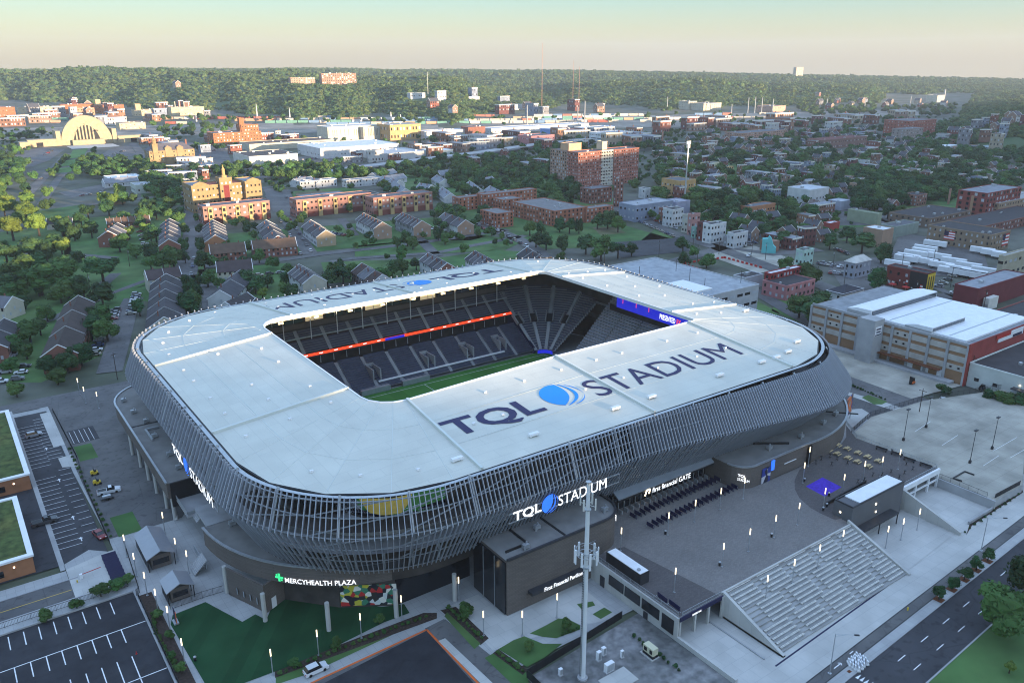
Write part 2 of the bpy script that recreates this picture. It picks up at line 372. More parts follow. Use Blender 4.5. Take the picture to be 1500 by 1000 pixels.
def crest_z(py, d): return CAMZ-d*(py-89.0)/FPX*1.02
def ridge(pxa, d, T, base, crest, low=22):
    """height of one ridge: base and crest are ground distances from the view point"""
    if pxa < T[0][0]-60 or pxa > T[-1][0]+60: return 0.0
    base += 110*math.sin(pxa/33+base*.01)+55*math.sin(pxa/12.3+1)+60*math.sin(pxa/71+2); h = (crest_z(lerp_tab(T, pxa), crest)-low)*(1-.7*smooth((d-crest-80)/1100))
    e = smooth((pxa-T[0][0]+60)/60)*smooth((T[-1][0]+60-pxa)/60)
    return max(0, h)*e*smooth((d-base)/(crest-base))
L_SUN = Vector((-SUNDIR.x, -SUNDIR.y)); P_SUN = Vector((-L_SUN.y, L_SUN.x)) if -L_SUN.y > 0 else Vector((L_SUN.y, -L_SUN.x))
EAST = [(-700, 100), (0, 105), (60, 110), (115, 109), (150, 97), (250, 96), (310, 101), (450, 112), (640, 124), (900, 128), (1300, 125), (1700, 100), (2400, 60)]
def terrain(x, y):
    s = x*P_SUN.x+y*P_SUN.y; t = x*L_SUN.x+y*L_SUN.y
    z = 0.0
    if t < -330:                                           # the bluff behind the view point, that shades the basin
        z = max(z, lerp_tab(EAST, s)*smooth((-330-t)/370)*(1+.03*wob(x, y, 60)))
    d = math.hypot(x, y)
    if d < 600 or y*math.cos(YAW)+x*math.sin(YAW) < 0: return z
    a = math.atan2(x, y)-YAW
    if abs(a) > R(62): return z
    pxa = 750+FPX*math.tan(a)/math.cos(PITCH)
    b1 = 1204*CAMZ/(lerp_tab(R1B, pxa)-89)*1.0
    z1 = ridge(pxa, d, PC, b1, b1+820)
    z2 = ridge(pxa, d, R2C, 1900, 2750, 13)
    z3 = ridge(pxa, d, R3C, 2000, 2900, 11)
    z4 = ridge(pxa, d, R4C, 2700, 4300, 9)
    z5 = ridge(pxa, d, R5C, 1080, 1500, 12)
    zz = max(z1, z2, z3, z4, z5)
    if zz > 2: zz += min(11, zz*.16)*(wob(x, y, 150)+.4*wob(y, x, 57))*(1 if d < 4000 else .25)
    return max(z, zz)-max(0, d-5000)*.06
def build_ground():
    m = M(); az = []
    a = -180.0
    while a < 180:
        az.append(a); a += 0.5 if -36 <= a < 36 else (2 if -60 <= a < 150 else 6)
    ds = [0, 60, 200, 400]; d = 500.0
    while d < 5600: ds.append(d); d += 50 if d < 3200 else 120
    ds += [7000, 9000, 12000]
    n = len(az)
    for k, d in enumerate(ds):
        for a in az:
            th = YAW+R(a); x, y = d*math.sin(th), d*math.cos(th)
            m.v.append((x, y, terrain(x, y)-0.35 if k else -0.35))
    for k in range(len(ds)-1):
        for i in range(n):
            j = (i+1) % n; m.f.append([k*n+i, (k+1)*n+i, (k+1)*n+j, k*n+j]); m.m.append(0)
    gm = mat('ground_cover', (.070, .082, .052), 1, var=.35, scale=.05, c2=(.105, .108, .09))
    # woods floor on the slopes: dark green above the valley level
    gt = gm.node_tree; ge = gt.nodes.new('ShaderNodeNewGeometry'); sx = gt.nodes.new('ShaderNodeSeparateXYZ'); gt.links.new(ge.outputs['Position'], sx.inputs[0])
    mr = gt.nodes.new('ShaderNodeMapRange'); mr.inputs['From Min'].default_value = 1.0; mr.inputs['From Max'].default_value = 7.0; gt.links.new(sx.outputs['Z'], mr.inputs['Value'])
    mm = gt.nodes.new('ShaderNodeMix'); mm.data_type = 'RGBA'; bs = gt.nodes['Principled BSDF']; src = bs.inputs['Base Color'].links[0].from_socket
    gt.links.new(mr.outputs[0], mm.inputs[0]); gt.links.new(src, mm.inputs[6]); mm.inputs[7].default_value = (.05, .09, .036, 1); gt.links.new(mm.outputs[2], bs.inputs['Base Color'])
    o = structure('ground', m, gm)
    for p in o.data.polygons: p.use_smooth = True
build_ground()

# ------------------------------------------------------------------ the stadium
ST = thing('stadium', 'white roofed oval football stadium wrapped in slanted metal fins', 'stadium', (131.5, 201.5, 0))
def part(name, m, mats, parent=ST, **k): return obj(name, m, mats, parent, **k)
RIM, OPN = 30.0, 33.0
def cpts(cx, cy, r, a0, a1, n): return [(cx+r*math.cos(R(a0+(a1-a0)*i/n)), cy+r*math.sin(R(a0+(a1-a0)*i/n))) for i in range(n+1)]
OUT = cpts(76, 160, 33, 180, 270, 4)+[(83, 127), (132.5, 127), (185, 127)]+cpts(187, 160, 33, 270, 360, 4)+[(220, 176), (220, 232)]+cpts(187, 243, 33, 0, 90, 4)+[(185, 276), (132.5, 276), (85, 276)]+cpts(76, 243, 33, 90, 180, 4)+[(43, 230), (43, 177)]
INN = cpts(84.5, 170.2, 8, 180, 270, 4)+[(84.9, 162.25), (132.5, 165.3), (185, 165.5)]+cpts(187, 167, 1.5, 270, 360, 4)+[(188.5, 176), (188.5, 232)]+cpts(184.5, 240, 4, 0, 90, 4)+[(183, 244), (132.5, 244), (88, 244)]+cpts(84.5, 236, 8, 90, 180, 4)+[(76.5, 230), (76.5, 177)]
NR = len(OUT)
roof_root = part('roof', M().box(42, 43, 200, 201, 27.5, 28, 0), MT['darksteel'])
roofmem2 = jointed('roof_membrane_turned', (.53, .52, .445), (.46, .455, .395), 12.0, 3.0, .06, rough=.55, var=.025, stain=.075, spec=.4, rot=R(90))
def rz(x, y):                                              # roof height at a point of the near or far side
    return RIM+3*((y-127)/(35.2+3.1*max(0, min(1, (x-84.9)/47.6))) if y < 200 else (276-y)/32)
for i in range(NR):
    j = (i+1) % NR; a, b, c, d = OUT[i], OUT[j], INN[j], INN[i]
    m = M().quad((*a, RIM), (*b, RIM), (*c, OPN), (*d, OPN), 0)
    m.quad((*a, RIM-1.2), (*d, OPN-.9), (*c, OPN-.9), (*b, RIM-1.2), 1)
    m.quad((*a, RIM-1.2), (*b, RIM-1.2), (*b, RIM), (*a, RIM), 1)
    m.quad((*d, OPN-.9), (*d, OPN), (*c, OPN), (*c, OPN-.9), 2)
    side = abs(a[0]-b[0]) < abs(a[1]-b[1])
    part('roof_panel', m, [roofmem2 if side else MT['roofmem'], MT['darksteel'], MT['white']], roof_root)
def lift(a, b, w, h, z0=RIM, z1=OPN):                        # a raised rib lying on the roof
    m = M(); m.bar((a[0], a[1], z0+h/2), (b[0], b[1], z1+h/2), w, h, 0); return m
for i, (a, b) in enumerate(zip(OUT, INN)):
    if i in (5, 6, 7, 13, 14, 20, 21, 22, 28, 29): part('roof_seam', lift(a, b, .6, .6), MT['roofrib'], roof_root)
    else: part('roof_seam', lift(a, b, .12, .05), MT['roofrib'], roof_root)
for f in (.33, .66):                                         # low seams running round the roof
    for i in range(NR):
        j = (i+1) % NR
        if (Vector(OUT[i])-Vector(OUT[j])).length < 10: continue
        p = [OUT[i][k]*(1-f)+INN[i][k]*f for k in (0, 1)]; q = [OUT[j][k]*(1-f)+INN[j][k]*f for k in (0, 1)]
        part('roof_seam', lift(p, q, .12, .05, RIM+3*f, RIM+3*f), MT['roofrib'], roof_root)
gut = M()
for i in range(NR):                                          # dark gutter round the rim
    a, b = OUT[i], OUT[(i+1) % NR]; gut.bar((a[0], a[1], RIM-.35), (b[0], b[1], RIM-.35), .7, .55, 0)
part('gutter', gut, MT['black'], roof_root)
lip = M()
for i in range(NR):
    a, b = INN[i], INN[(i+1) % NR]; lip.bar((a[0], a[1], OPN+.1), (b[0], b[1], OPN+.1), .35, .3, 0)
part('opening_trim', lip, MT['white'], roof_root)
el = M()
for i in range(18, NR-6):
    a, b = INN[i], INN[(i+1) % NR]; el.bar((a[0], a[1]-.12 if i < 24 else a[1], OPN-.95), (b[0], b[1]-.12 if i < 24 else b[1], OPN-.95), .3, .3, 0)
part('edge_light', el, MT['edgelamp'], roof_root)
vm = M().box(-.36, .36, -.22, .22, 0, .45).mesh('roof_vent', MT['white']); vb = M().box(-1.3, 1.3, -.45, .45, .25, .85).box(-1, -.8, -.3, .3, 0, .25).box(.8, 1, -.3, .3, 0, .25).mesh('roof_vent', MT['white'])
def vent(p, big=False):
    a = wloc(roof_root); link('roof_vent', vb if big else vm, roof_root, (p[0]-a.x, p[1]-a.y, p[2]-a.z))
for i in range(NR):
    j = (i+1) % NR; a, b, c, d = [Vector(q) for q in (OUT[i], OUT[j], INN[j], INN[i])]
    L = (a-b).length; k = max(1, round(L/13))
    for u in range(k):
        for f in (.16, .48, .8):
            t = (u+.5)/k+random.uniform(-.06, .06); p = a.lerp(b, t).lerp(d.lerp(c, t), f)
            if ((d-c).length < 4 and f > .4) or random.random() < .25: continue
            vent((p.x, p.y, RIM+3*f), big=(f < .3 and i in (4, 5, 6, 7, 8, 9, 10, 12)))
# lettering printed on the roof
def roof_text(s, x0, x1, y0, y1, flip=False):
    m = M()
    if not flip: text(s, (x0, y0, 0), (1, 0, 0), (0, 1, 0), x1-x0, y1-y0, m)
    else: text(s, (x1, y1, 0), (-1, 0, 0), (0, -1, 0), x1-x0, y1-y0, m)
    m.v = [(x, y, rz(x, y)+.07) for x, y, z in m.v]; part('roof_lettering', m, MT['roofnavy'], roof_root)
def roof_logo(cx, cy, r, rot=0.0):
    m = logo((cx, cy, 0), (math.cos(rot), math.sin(rot), 0), (-math.sin(rot), math.cos(rot), 0), r)
    m.v = [(x, y, rz(x, y)+.07) for x, y, z in m.v]; part('roof_emblem', m, MT['roofblue'], roof_root)
roof_text('TQL', 85.2, 111.2, 139.8, 148.8); roof_logo(119.2, 145.9, 5.7); roof_text('STADIUM', 126.9, 180.6, 140, 149)
roof_text('TQL', 150, 179.5, 256.5, 266.5, True); roof_logo(143.3, 261.6, 5.4, R(180)); roof_text('STADIUM', 86.5, 136.5, 256.5, 266.5, True)

# facade: fins, rings, screens
def path_at(s):
    segs = [('arc', 76, 243, 90, 180), ('line', 43, 243, 43, 160), ('arc', 76, 160, 180, 270), ('line', 76, 127, 187, 127), ('arc', 187, 160, 270, 360), ('line', 220, 160, 220, 243), ('arc', 187, 243, 0, 90), ('line', 187, 276, 76, 276)]
    for g in segs:
        L = 33*math.pi/2 if g[0] == 'arc' else math.hypot(g[3]-g[1], g[4]-g[2])
        if s <= L or g is segs[-1]:
            t = s/L
            if g[0] == 'arc':
                a = R(g[3]+(g[4]-g[3])*t); return (g[1]+33*math.cos(a), g[2]+33*math.sin(a)), a
            x, y = g[1]+(g[3]-g[1])*t, g[2]+(g[4]-g[2])*t; d = math.atan2(g[4]-g[2], g[3]-g[1]); return (x, y), d-math.pi/2
        s -= L
PER = 33*math.pi/2
S_LEFT, S_NL, S_NEAR, S_NR, S_RIGHT, S_FR, S_FAR, S_END = PER, PER+83, 2*PER+83, 2*PER+194, 3*PER+194, 3*PER+277, 4*PER+277, 4*PER+388
def bulge(s):
    if s < S_NEAR+40: return 0.0
    if s < S_NR+30: return smooth((s-S_NEAR-40)/(S_NR+10-S_NEAR-40))
    return 1-smooth((s-S_NR-30)/110)
def prof(wt):
    A = [(1.7, 30.4), (4.8, 22.8), (-1.8, 11.2)]; B = [(2.6, 29.3), (9.6, 20.2), (0.5, 11.2)]
    return [(a[0]+(b[0]-a[0])*wt, a[1]+(b[1]-a[1])*wt) for a, b in zip(A, B)]
def fin_mesh(wt, th=.07, dp=.42):
    m = M(); P = prof(wt)
    V = []
    for k, (o, z) in enumerate(P):
        nx, nz = ((.88, .47), (1.0, 0), (.87, -.5))[k]
        for u, t in ((0, -th), (0, th), (dp, th), (dp, -th)): V.append((o+nx*u, t, z+nz*u))
    F = []
    for k in (0, 1):
        for q in range(4): r_ = (q+1) % 4; F.append((k*4+q, k*4+r_, k*4+4+r_, k*4+4+q))
    F += [(3, 2, 1, 0), (8, 9, 10, 11)]
    return m.add(V, F)
FINS = {}
facade = part('facade', M().box(44, 45, 201, 202, 12, 13), MT['darksteel'])
base = wloc(facade)
def add_fin(s):
    (x, y), a = path_at(s); k = round(bulge(s)*24) if s > S_NL+8 else -1
    if k not in FINS: FINS[k] = (fin_mesh(k/24) if k >= 0 else fin_mesh(0, .13, .5)).mesh('fin', MT['fin'])
    link('fin', FINS[k], facade, (x-base.x, y-base.y, -base.z), rot=(0, 0, a))
s = 2.0; nfin = 0
while nfin < 299:
    add_fin(s); nfin += 1; s += 2.3 if s < S_NL-2 else 1.3 if s < S_NL+22 else 1.04-.22*bulge(s)
rest = M()
while s < S_END+4:
    (x, y), a = path_at(s); c, n = math.cos(a), math.sin(a); q = fin_mesh(bulge(s), .16)
    rest.add([(x+c*p[0]-n*p[1], y+n*p[0]+c*p[1], p[2]) for p in q.v], q.f); s += 2.5
part('fin_row', rest, MT['fin'], facade, kind='stuff')
def strip(s0, s1, f, step=3.0):
    out = []; k = max(1, int((s1-s0)/step))
    for i in range(k+1):
        s = s0+(s1-s0)*i/k; (x, y), a = path_at(s); o, z = f(s); out.append((x+math.cos(a)*o, y+math.sin(a)*o, z))
    return out
def at_prof(t, inset=0.0):
    def f(s):
        P = prof(bulge(s)); a, b, u = (P[0], P[1], t) if t <= 1 else (P[1], P[2], t-1)
        return a[0]+(b[0]-a[0])*u-inset, a[1]+(b[1]-a[1])*u
    return f
for t in (.12, .5, .97, 1.3, 1.65, 1.97):
    m = M(); L = strip(0, S_END, at_prof(t, .15))
    for a, b in zip(L, L[1:]): m.bar(a, b, .2, .2)
    part('ring_beam', m, MT['steel'], facade)
for t, u in ((.97, .5), (.5, .12), (1.3, .97), (1.65, 1.3)):
    for q in range(7):
        s0 = S_NL-8+q*16.0
        m = M(); a = strip(s0, s0, at_prof(t, .5))[0]; b = strip(s0+16, s0+16, at_prof(u, .5))[0]; m.bar(a, b, .22, .22); part('brace', m, MT['steel'], facade)
for q in range(30):
    s0 = 8+q*13.0
    m = M()
    for t0, t1 in ((0, 1), (1, 2)):
        a = strip(s0, s0, at_prof(t0, .8))[0]; b = strip(s0, s0, at_prof(t1, .8))[0]; m.tube(a, b, .28, 6)
    part('raker', m, MT['steel'], facade)
def wallstrip(s0, s1, f0, f1, name, mt, parent=facade, step=3.0, **k):
    A, B = strip(s0, s1, f0, step), strip(s0, s1, f1, step); m = M()
    for i in range(len(A)-1): m.quad(A[i], A[i+1], B[i+1], B[i])
    return part(name, m, mt, parent, **k)
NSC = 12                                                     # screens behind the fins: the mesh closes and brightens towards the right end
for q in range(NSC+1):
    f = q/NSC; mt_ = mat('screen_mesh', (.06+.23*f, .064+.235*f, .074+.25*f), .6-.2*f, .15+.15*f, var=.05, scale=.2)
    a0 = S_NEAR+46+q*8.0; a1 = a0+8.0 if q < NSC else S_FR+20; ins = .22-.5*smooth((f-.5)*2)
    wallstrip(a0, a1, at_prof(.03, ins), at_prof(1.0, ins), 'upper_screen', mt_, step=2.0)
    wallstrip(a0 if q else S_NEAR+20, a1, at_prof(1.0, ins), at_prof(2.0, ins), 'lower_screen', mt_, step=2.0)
wallstrip(0, S_END, lambda s: (.45, 30.0), lambda s: (1.35, 30.0), 'rim_walkway', MT['steel'])
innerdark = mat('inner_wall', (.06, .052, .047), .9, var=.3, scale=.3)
paleslab = MT['concrete']
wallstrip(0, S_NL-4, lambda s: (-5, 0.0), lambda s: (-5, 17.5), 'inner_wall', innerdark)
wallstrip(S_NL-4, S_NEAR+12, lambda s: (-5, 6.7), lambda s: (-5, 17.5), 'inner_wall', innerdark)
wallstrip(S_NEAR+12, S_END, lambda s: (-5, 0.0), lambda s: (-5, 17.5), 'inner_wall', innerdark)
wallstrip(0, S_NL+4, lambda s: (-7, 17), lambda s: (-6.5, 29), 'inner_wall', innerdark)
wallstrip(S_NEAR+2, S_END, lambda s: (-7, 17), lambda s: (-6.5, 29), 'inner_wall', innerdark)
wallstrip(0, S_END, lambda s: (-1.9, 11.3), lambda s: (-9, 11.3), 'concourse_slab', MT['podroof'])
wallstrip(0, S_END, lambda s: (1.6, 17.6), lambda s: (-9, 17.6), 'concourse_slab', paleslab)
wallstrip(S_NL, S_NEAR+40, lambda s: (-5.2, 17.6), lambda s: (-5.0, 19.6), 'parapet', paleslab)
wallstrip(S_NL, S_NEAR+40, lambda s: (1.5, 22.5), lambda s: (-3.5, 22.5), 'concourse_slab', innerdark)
for q in range(26):
    s0 = S_NL-20+q*6.3; p = strip(s0, s0, lambda s: (-2.6, 11.3))[0]; part('concourse_column', M().tube(p, (p[0], p[1], 17.6), .3, 6), MT['steel'], facade)

# ------------------------------------------------------------------ seating bowl
bowl = part('seating_bowl', M().box(190, 191, 272, 273, 12, 20), innerdark)
def rows(n, t0, z0, dt, dz, L0, L1, seatmat=1, back=.42):
    """stepped rows: profile in (t, z), width from L0 to L1 along u -> list for mapping"""
    Vt = []
    for i in range(n):
        a, b, z = t0+i*dt, t0+(i+1)*dt, z0+i*dz
        Vt.append((a, b, z))
    return Vt
STEPC = mat('shaded_tread', (.18, .18, .19), .9, var=.12, scale=.3)  # darker copy of the concrete, the bowl's shade put into its colour
def straight_block(n, t0, z0, dt, dz, u0, u1, place, seats='seat', gap=.15):
    m = M(); g = gap
    for i in range(n):
        a, b, z = t0+i*dt, t0+(i+1)*dt, z0+i*dz
        P = lambda u, t, zz: (*place(u, t), zz)
        m.quad(P(u0, a, z), P(u1, a, z), P(u1, b, z), P(u0, b, z), 0)
        m.quad(P(u0, b, z), P(u1, b, z), P(u1, b, z+dz), P(u0, b, z+dz), 0)
        s0, s1 = a+dt*.45, a+dt*.75
        m.add([P(u0+g, s0, z+.40), P(u1-g, s0, z+.40), P(u1-g, s1, z+.44), P(u0+g, s1, z+.44), P(u1-g, s1+.08, z+.88), P(u0+g, s1+.08, z+.88)], [(0, 1, 2, 3), (3, 2, 4, 5)], 1)
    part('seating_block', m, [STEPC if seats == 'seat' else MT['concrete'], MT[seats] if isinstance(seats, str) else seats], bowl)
def aisle(n, t0, z0, dt, dz, u0, u1, place):
    m = M()
    for i in range(n*2):
        a, b, z = t0+i*dt/2, t0+(i+1)*dt/2, z0+i*dz/2+.06
        P = lambda u, t, zz: (*place(u, t), zz)
        m.quad(P(u0, a, z), P(u1, a, z), P(u1, b, z), P(u0, b, z)); m.quad(P(u0, a, z-dz/2), P(u1, a, z-dz/2), P(u1, a, z), P(u0, a, z))
    part('aisle_stair', m, MT['concrete'], bowl)
FARP = lambda u, t: (u, 244+t)
x0 = 78.0
for k in range(11):
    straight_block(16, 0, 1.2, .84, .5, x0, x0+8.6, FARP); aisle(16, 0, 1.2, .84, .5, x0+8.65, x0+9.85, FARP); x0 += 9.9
for k in range(11):
    x0 = 78+k*9.9
    straight_block(5, 16.2, 13.6, .8, .62, x0, x0+8.4, FARP); straight_block(5, 20.6, 17.4, .8, .66, x0, x0+8.4, FARP)
    aisle(10, 16.2, 13.6, .8, .66, x0+8.5, x0+9.8, FARP)
    part('post', M().tube((x0+4, 264.2, 17), (x0+4, 264.2, 30), .16, 6), MT['white'], bowl)
part('rail', M().bar((77, 264.4, 17.9), (186, 264.4, 17.9), .08, .5), MT['steel'], bowl)
for xv in (92, 118, 140, 157, 172):                            # vomitory walls
    part('vomitory', M().box(xv-1.6, xv-1.2, 247, 253, 1.5, 7.2).box(xv+1.2, xv+1.6, 247, 253, 1.5, 7.2).box(xv-1.6, xv+1.6, 253, 253.4, 3, 7.6).box(xv-1.2, xv+1.2, 247.4, 253, 3.2, 3.6, 1), [MT['concrete'], MT['black']], bowl)
part('front_rail', M().bar((118, 246.2, 2.9), (172, 246.2, 2.9), .9, .35), MT['white'], bowl)
part('dugout', M().box(110, 121, 243.2, 245.8, .1, 1.9).box(126, 137, 243.2, 245.8, .1, 1.9), MT['steel'], bowl)
part('ribbon_board', M().box(77, 186, 259.7, 259.95, 12.3, 13.2), MT['ledred'], bowl)
rb = part('ribbon_panel', M().box(128, 136, 259.55, 259.7, 12.3, 13.2), MT['ledblue'], bowl)
rl = M()
for k in range(19):
    xx = 80+k*5.6
    if 127 < xx < 146: continue
    rl.box(xx, xx+1.3, 259.6, 259.69, 12.7, 12.95)
part('ribbon_text', rl, MT['sign'], bowl)
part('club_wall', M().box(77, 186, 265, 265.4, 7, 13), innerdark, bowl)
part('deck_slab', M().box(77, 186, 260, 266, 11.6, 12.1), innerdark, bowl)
for k in range(22): part('post', M().tube((79+k*5, 263, 8), (79+k*5, 263, 12), .12, 5), MT['white'], bowl)
part('suite_fascia', M().box(77, 187, 266.2, 266.6, 20.9, 22.7), MT['brick'], bowl)
for k in range(14):
    part('suite_window', M().box(78+k*7.7, 84.6+k*7.7, 266.9, 267.0, 22.8, 25.9).box(81.2+k*7.7, 81.35+k*7.7, 266.7, 266.88, 22.8, 25.9, 1), [MT['warmwin'] if k in (3, 6, 9) else MT['bluegl'], MT['steel']], bowl)
part('suite_wall', M().box(77, 187, 267.2, 267.6, 20, 30), innerdark, bowl)
for k in range(9): part('floodlight', M().box(84+k*12, 85.6+k*12, 245.3, 245.9, 30.4, 31.0), MT['edgelamp'], bowl)
RIGHTP = lambda u, t: (189+t, u)
safe = mat('grey_safe_seat', (.25, .25, .28), .7, var=.15, scale=.5)
for u0 in (176, 186.5, 197, 207.5, 218):
    straight_block(28, 0, 1.2, .86, .84, u0, u0+10.2, RIGHTP, safe); 
part('dark_band', M().box(204.0, 204.4, 180, 222, 20.0, 22.3), MT['black'], bowl)
part('vomitory', M().box(196, 199.4, 203, 205.6, 8.6, 11.6).box(196, 199.4, 186, 188.6, 8.6, 11.6), MT['black'], bowl)
brd = part('video_board', M().box(203.2, 204.2, 178.5, 217.5, 22.3, 29.8), MT['ledblue'], bowl)
(ya, za), (yb, zb) = on_x(968, 463, 203.1), on_x(998, 470, 203.1)
(y1_, z1_), (y2_, z2_), (y3_, z3_) = on_x(966, 468, 203.1), on_x(990, 474, 203.1), on_x(1016, 482, 203.1); zt = 23.3
for w__, p_, q_, mt_ in (('PRESENTED', y1_, y2_+.4, 'sign'), ('BY', y2_-.3, y2_-2.2, 'ledred'), ('altafiber', y2_-3.0, y3_-1, 'sign')):
    t_ = M(); text(w__, (203.12, p_, zt), (0, -1, 0), (0, 0, 1), abs(p_-q_), 1.9, t_); part('board_text', t_, MT[mt_], brd)
for yy in (214, 207, 200.5): part('board_stripe', M().box(203.1, 203.18, yy, yy+.18, 24.4, 29.7), MT['ledred'], brd)
def fan_block(cx, cy, a0, a1, r0, n, dr, z0, dz, seats, gap=.6):
    m = M(); k = 5
    for i in range(n):
        ra, rb_, z = r0+i*dr, r0+(i+1)*dr, z0+i*dz
        g = math.degrees(gap/rb_)
        for q in range(k):
            t0, t1 = R(a0+(a1-a0)*q/k), R(a0+(a1-a0)*(q+1)/k)
            P = lambda t, r, zz: (cx+r*math.cos(t), cy+r*math.sin(t), zz)
            m.quad(P(t0, ra, z), P(t0, rb_, z), P(t1, rb_, z), P(t1, ra, z), 0); m.quad(P(t0, rb_, z), P(t0, rb_, z+dz), P(t1, rb_, z+dz), P(t1, rb_, z), 0)
            u0, u1 = (t0+R(g) if q == 0 else t0), (t1-R(g) if q == k-1 else t1)
            m.quad(P(u0, ra+dr*.4, z+.4), P(u0, ra+dr*.75, z+.44), P(u1, ra+dr*.75, z+.44), P(u1, ra+dr*.4, z+.4), 1)
            m.quad(P(u0, ra+dr*.78, z+.44), P(u0, ra+dr*.85, z+.9), P(u1, ra+dr*.85, z+.9), P(u1, ra+dr*.78, z+.44), 1)
    part('seating_block', m, [MT['concrete'], seats], bowl)
FR = (185.5, 238.5)
for a0 in (0, 23, 46, 69):
    fan_block(*FR, a0, a0+21, 5, 27, .95, 1.2, .72, MT['seat'])
    aa = R(a0+22); m = M(); c, n = math.cos(aa), math.sin(aa)
    m.bar((FR[0]+5*c, FR[1]+5*n, 1.35), (FR[0]+30.6*c, FR[1]+30.6*n, 20.9), 1.25, .3); part('aisle_stair', m, MT['concrete'], bowl)
    m = M()
    for u in (-1.5, 1.5): m.bar((FR[0]+15*c-n*u, FR[1]+15*n+c*u, 9.9), (FR[0]+19*c-n*u, FR[1]+19*n+c*u, 12.9), .35, 1.4)
    m.bar((FR[0]+15.2*c-n*0, FR[1]+15.2*n, 9.8), (FR[0]+18.4*c, FR[1]+18.4*n, 12.2), 2.2, .4, 1)
    part('vomitory', m, [MT['concrete'], MT['black']], bowl)
part('corner_wall', M().box(172, 214, 270.6, 271, 19, 30), innerdark, bowl)
part('side_wall', M().prism([(184.4, 244), (185.4, 244), (185.4, 262), (184.4, 262)], 0, 1).add([(184.6, 244, .5), (184.6, 262, .5), (184.6, 262, 13), (184.6, 244, 2.5), (185.2, 244, .5), (185.2, 262, .5), (185.2, 262, 13), (185.2, 244, 2.5)], [(0, 1, 2, 3), (7, 6, 5, 4), (3, 2, 6, 7)]), MT['navy'], bowl)
pb = M()
for a in range(0, 95, 19): t0, t1 = R(a-3), R(a+16); pb.add([(FR[0]+4*math.cos(t0), FR[1]+4*math.sin(t0), .1), (FR[0]+4*math.cos(t1), FR[1]+4*math.sin(t1), .1), (FR[0]+4*math.cos(t1), FR[1]+4*math.sin(t1), 1.5), (FR[0]+4*math.cos(t0), FR[1]+4*math.sin(t0), 1.5)], [(0, 1, 2, 3)])
part('pitch_board', pb, MT['ledblue'], bowl)
NL = (84, 172)                                               # the corner seen through the lattice
for a0 in (180, 203, 226, 249): fan_block(*NL, a0, a0+21, 7, 9, .95, 1.0, .55, MT['seat'])
LEFTP = lambda u, t: (77-t, u); NEARP = lambda u, t: (u, 165-t)
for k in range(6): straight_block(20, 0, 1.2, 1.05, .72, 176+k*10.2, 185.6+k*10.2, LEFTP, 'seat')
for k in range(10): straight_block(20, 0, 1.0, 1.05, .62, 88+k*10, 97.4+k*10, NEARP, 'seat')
ym_ = sheet0 = M().sheet([G(*p, .05) for p in ((545, 757), (588, 751), (600, 735), (604, 722), (560, 716), (524, 728))], .05); structure('corner_carpet', ym_, MT['gold'])
structure('pitch', M().box(77, 189.5, 164, 244, -.3, .02), MT['pitch'])
pl = M()
for x0, x1, y0, y1 in ((79, 187, 240.6, 240.75), (79, 187, 168.4, 168.55), (133, 133.15, 168.5, 240.6), (186.9, 187.05, 168.5, 240.6), (79, 79.15, 168.5, 240.6), (170.4, 170.55, 184, 225), (170.4, 187, 184, 184.15), (170.4, 187, 225, 225.15)): pl.box(x0, x1, y0, y1, .02, .03)
structure('pitch_line', pl, MT['paint'])

# ------------------------------------------------------------------ podium, gate, blocks
pod = part('podium', M().box(45, 46, 215, 216, 7, 8), innerdark)
def podium_piece(name, outer, inner, z0, z1, mts=None, cap=.35):
    P = outer+inner[::-1]; m = M().prism(P, z0, z1, 0, 1)
    w_ = obj(name, m, mts or [MT['brick'], MT['podroof']], pod)
    c = M()
    for a, b in zip(outer, outer[1:]): c.bar((*a, z1+.18), (*b, z1+.18), .5, .36)
    obj('coping', c, MT['steel'], w_); return w_
lo = cpts(52, 256, 16.7, 105, 180, 8)+[(35.3, 225), (35.3, 196.6)]
podium_piece('podium_wing', lo, [(50, 272), (50, 256), (48, 240), (48, 225), (48, 196.6)][:len(lo)] , 6.7, 11)
ar = cpts(76, 172, 39.3, 182, 264, 18); podium_piece('podium_wing', ar, [(p[0]*.78+76*.22, p[1]*.78+172*.22) for p in ar], 6.7, 11)
colm = M().lathe([(.48, 0), (.48, 6.7)], n=12).mesh('column', MT['paleconc'])
for p in [(34.6+1.2, 242.8), (36, 233.2), (36, 223.7), (36, 214.8), (36.2, 205), (36.4, 198), (41, 145.7), (50.5, 135.2), (63.7, 131), (37.6, 160), (76.5, 128.6)]:
    b = wloc(pod); link('column', colm, pod, (p[0]-b.x, p[1]-b.y, -b.z))
obj('support_strut', M().tube((36.6, 197.5, 0), (37, 201.5, 6.6), .4, 8), MT['paleconc'], pod)
def wall2(a, b, z0, z1, t, name, mt, parent=pod): 
    m = M(); m.bar((*a, (z0+z1)/2), (*b, (z0+z1)/2), t, z1-z0); return obj(name, m, mt, parent)
MA, MB = G(500, 890, 0), G(582, 886.5, 0)
wall2((37.9, 159), (42.2, 148.3), 0, 6.7, .4, 'concourse_wall', MT['brick'])
wall2((42.2, 148.3), (47, 150.5), 0, 6.7, .4, 'concourse_wall', MT['brick'])
wall2((43.6, 148.75), (44.8, 149.3), 0, 2.6, .12, 'white_door', MT['white'])
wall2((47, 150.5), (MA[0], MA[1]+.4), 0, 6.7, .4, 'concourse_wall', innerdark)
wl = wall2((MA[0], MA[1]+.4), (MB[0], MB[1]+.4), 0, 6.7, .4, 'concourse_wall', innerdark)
wall2((MB[0], MB[1]+.4), (84, 134.5), 0, 6.7, .4, 'concourse_wall', MT['glass'])
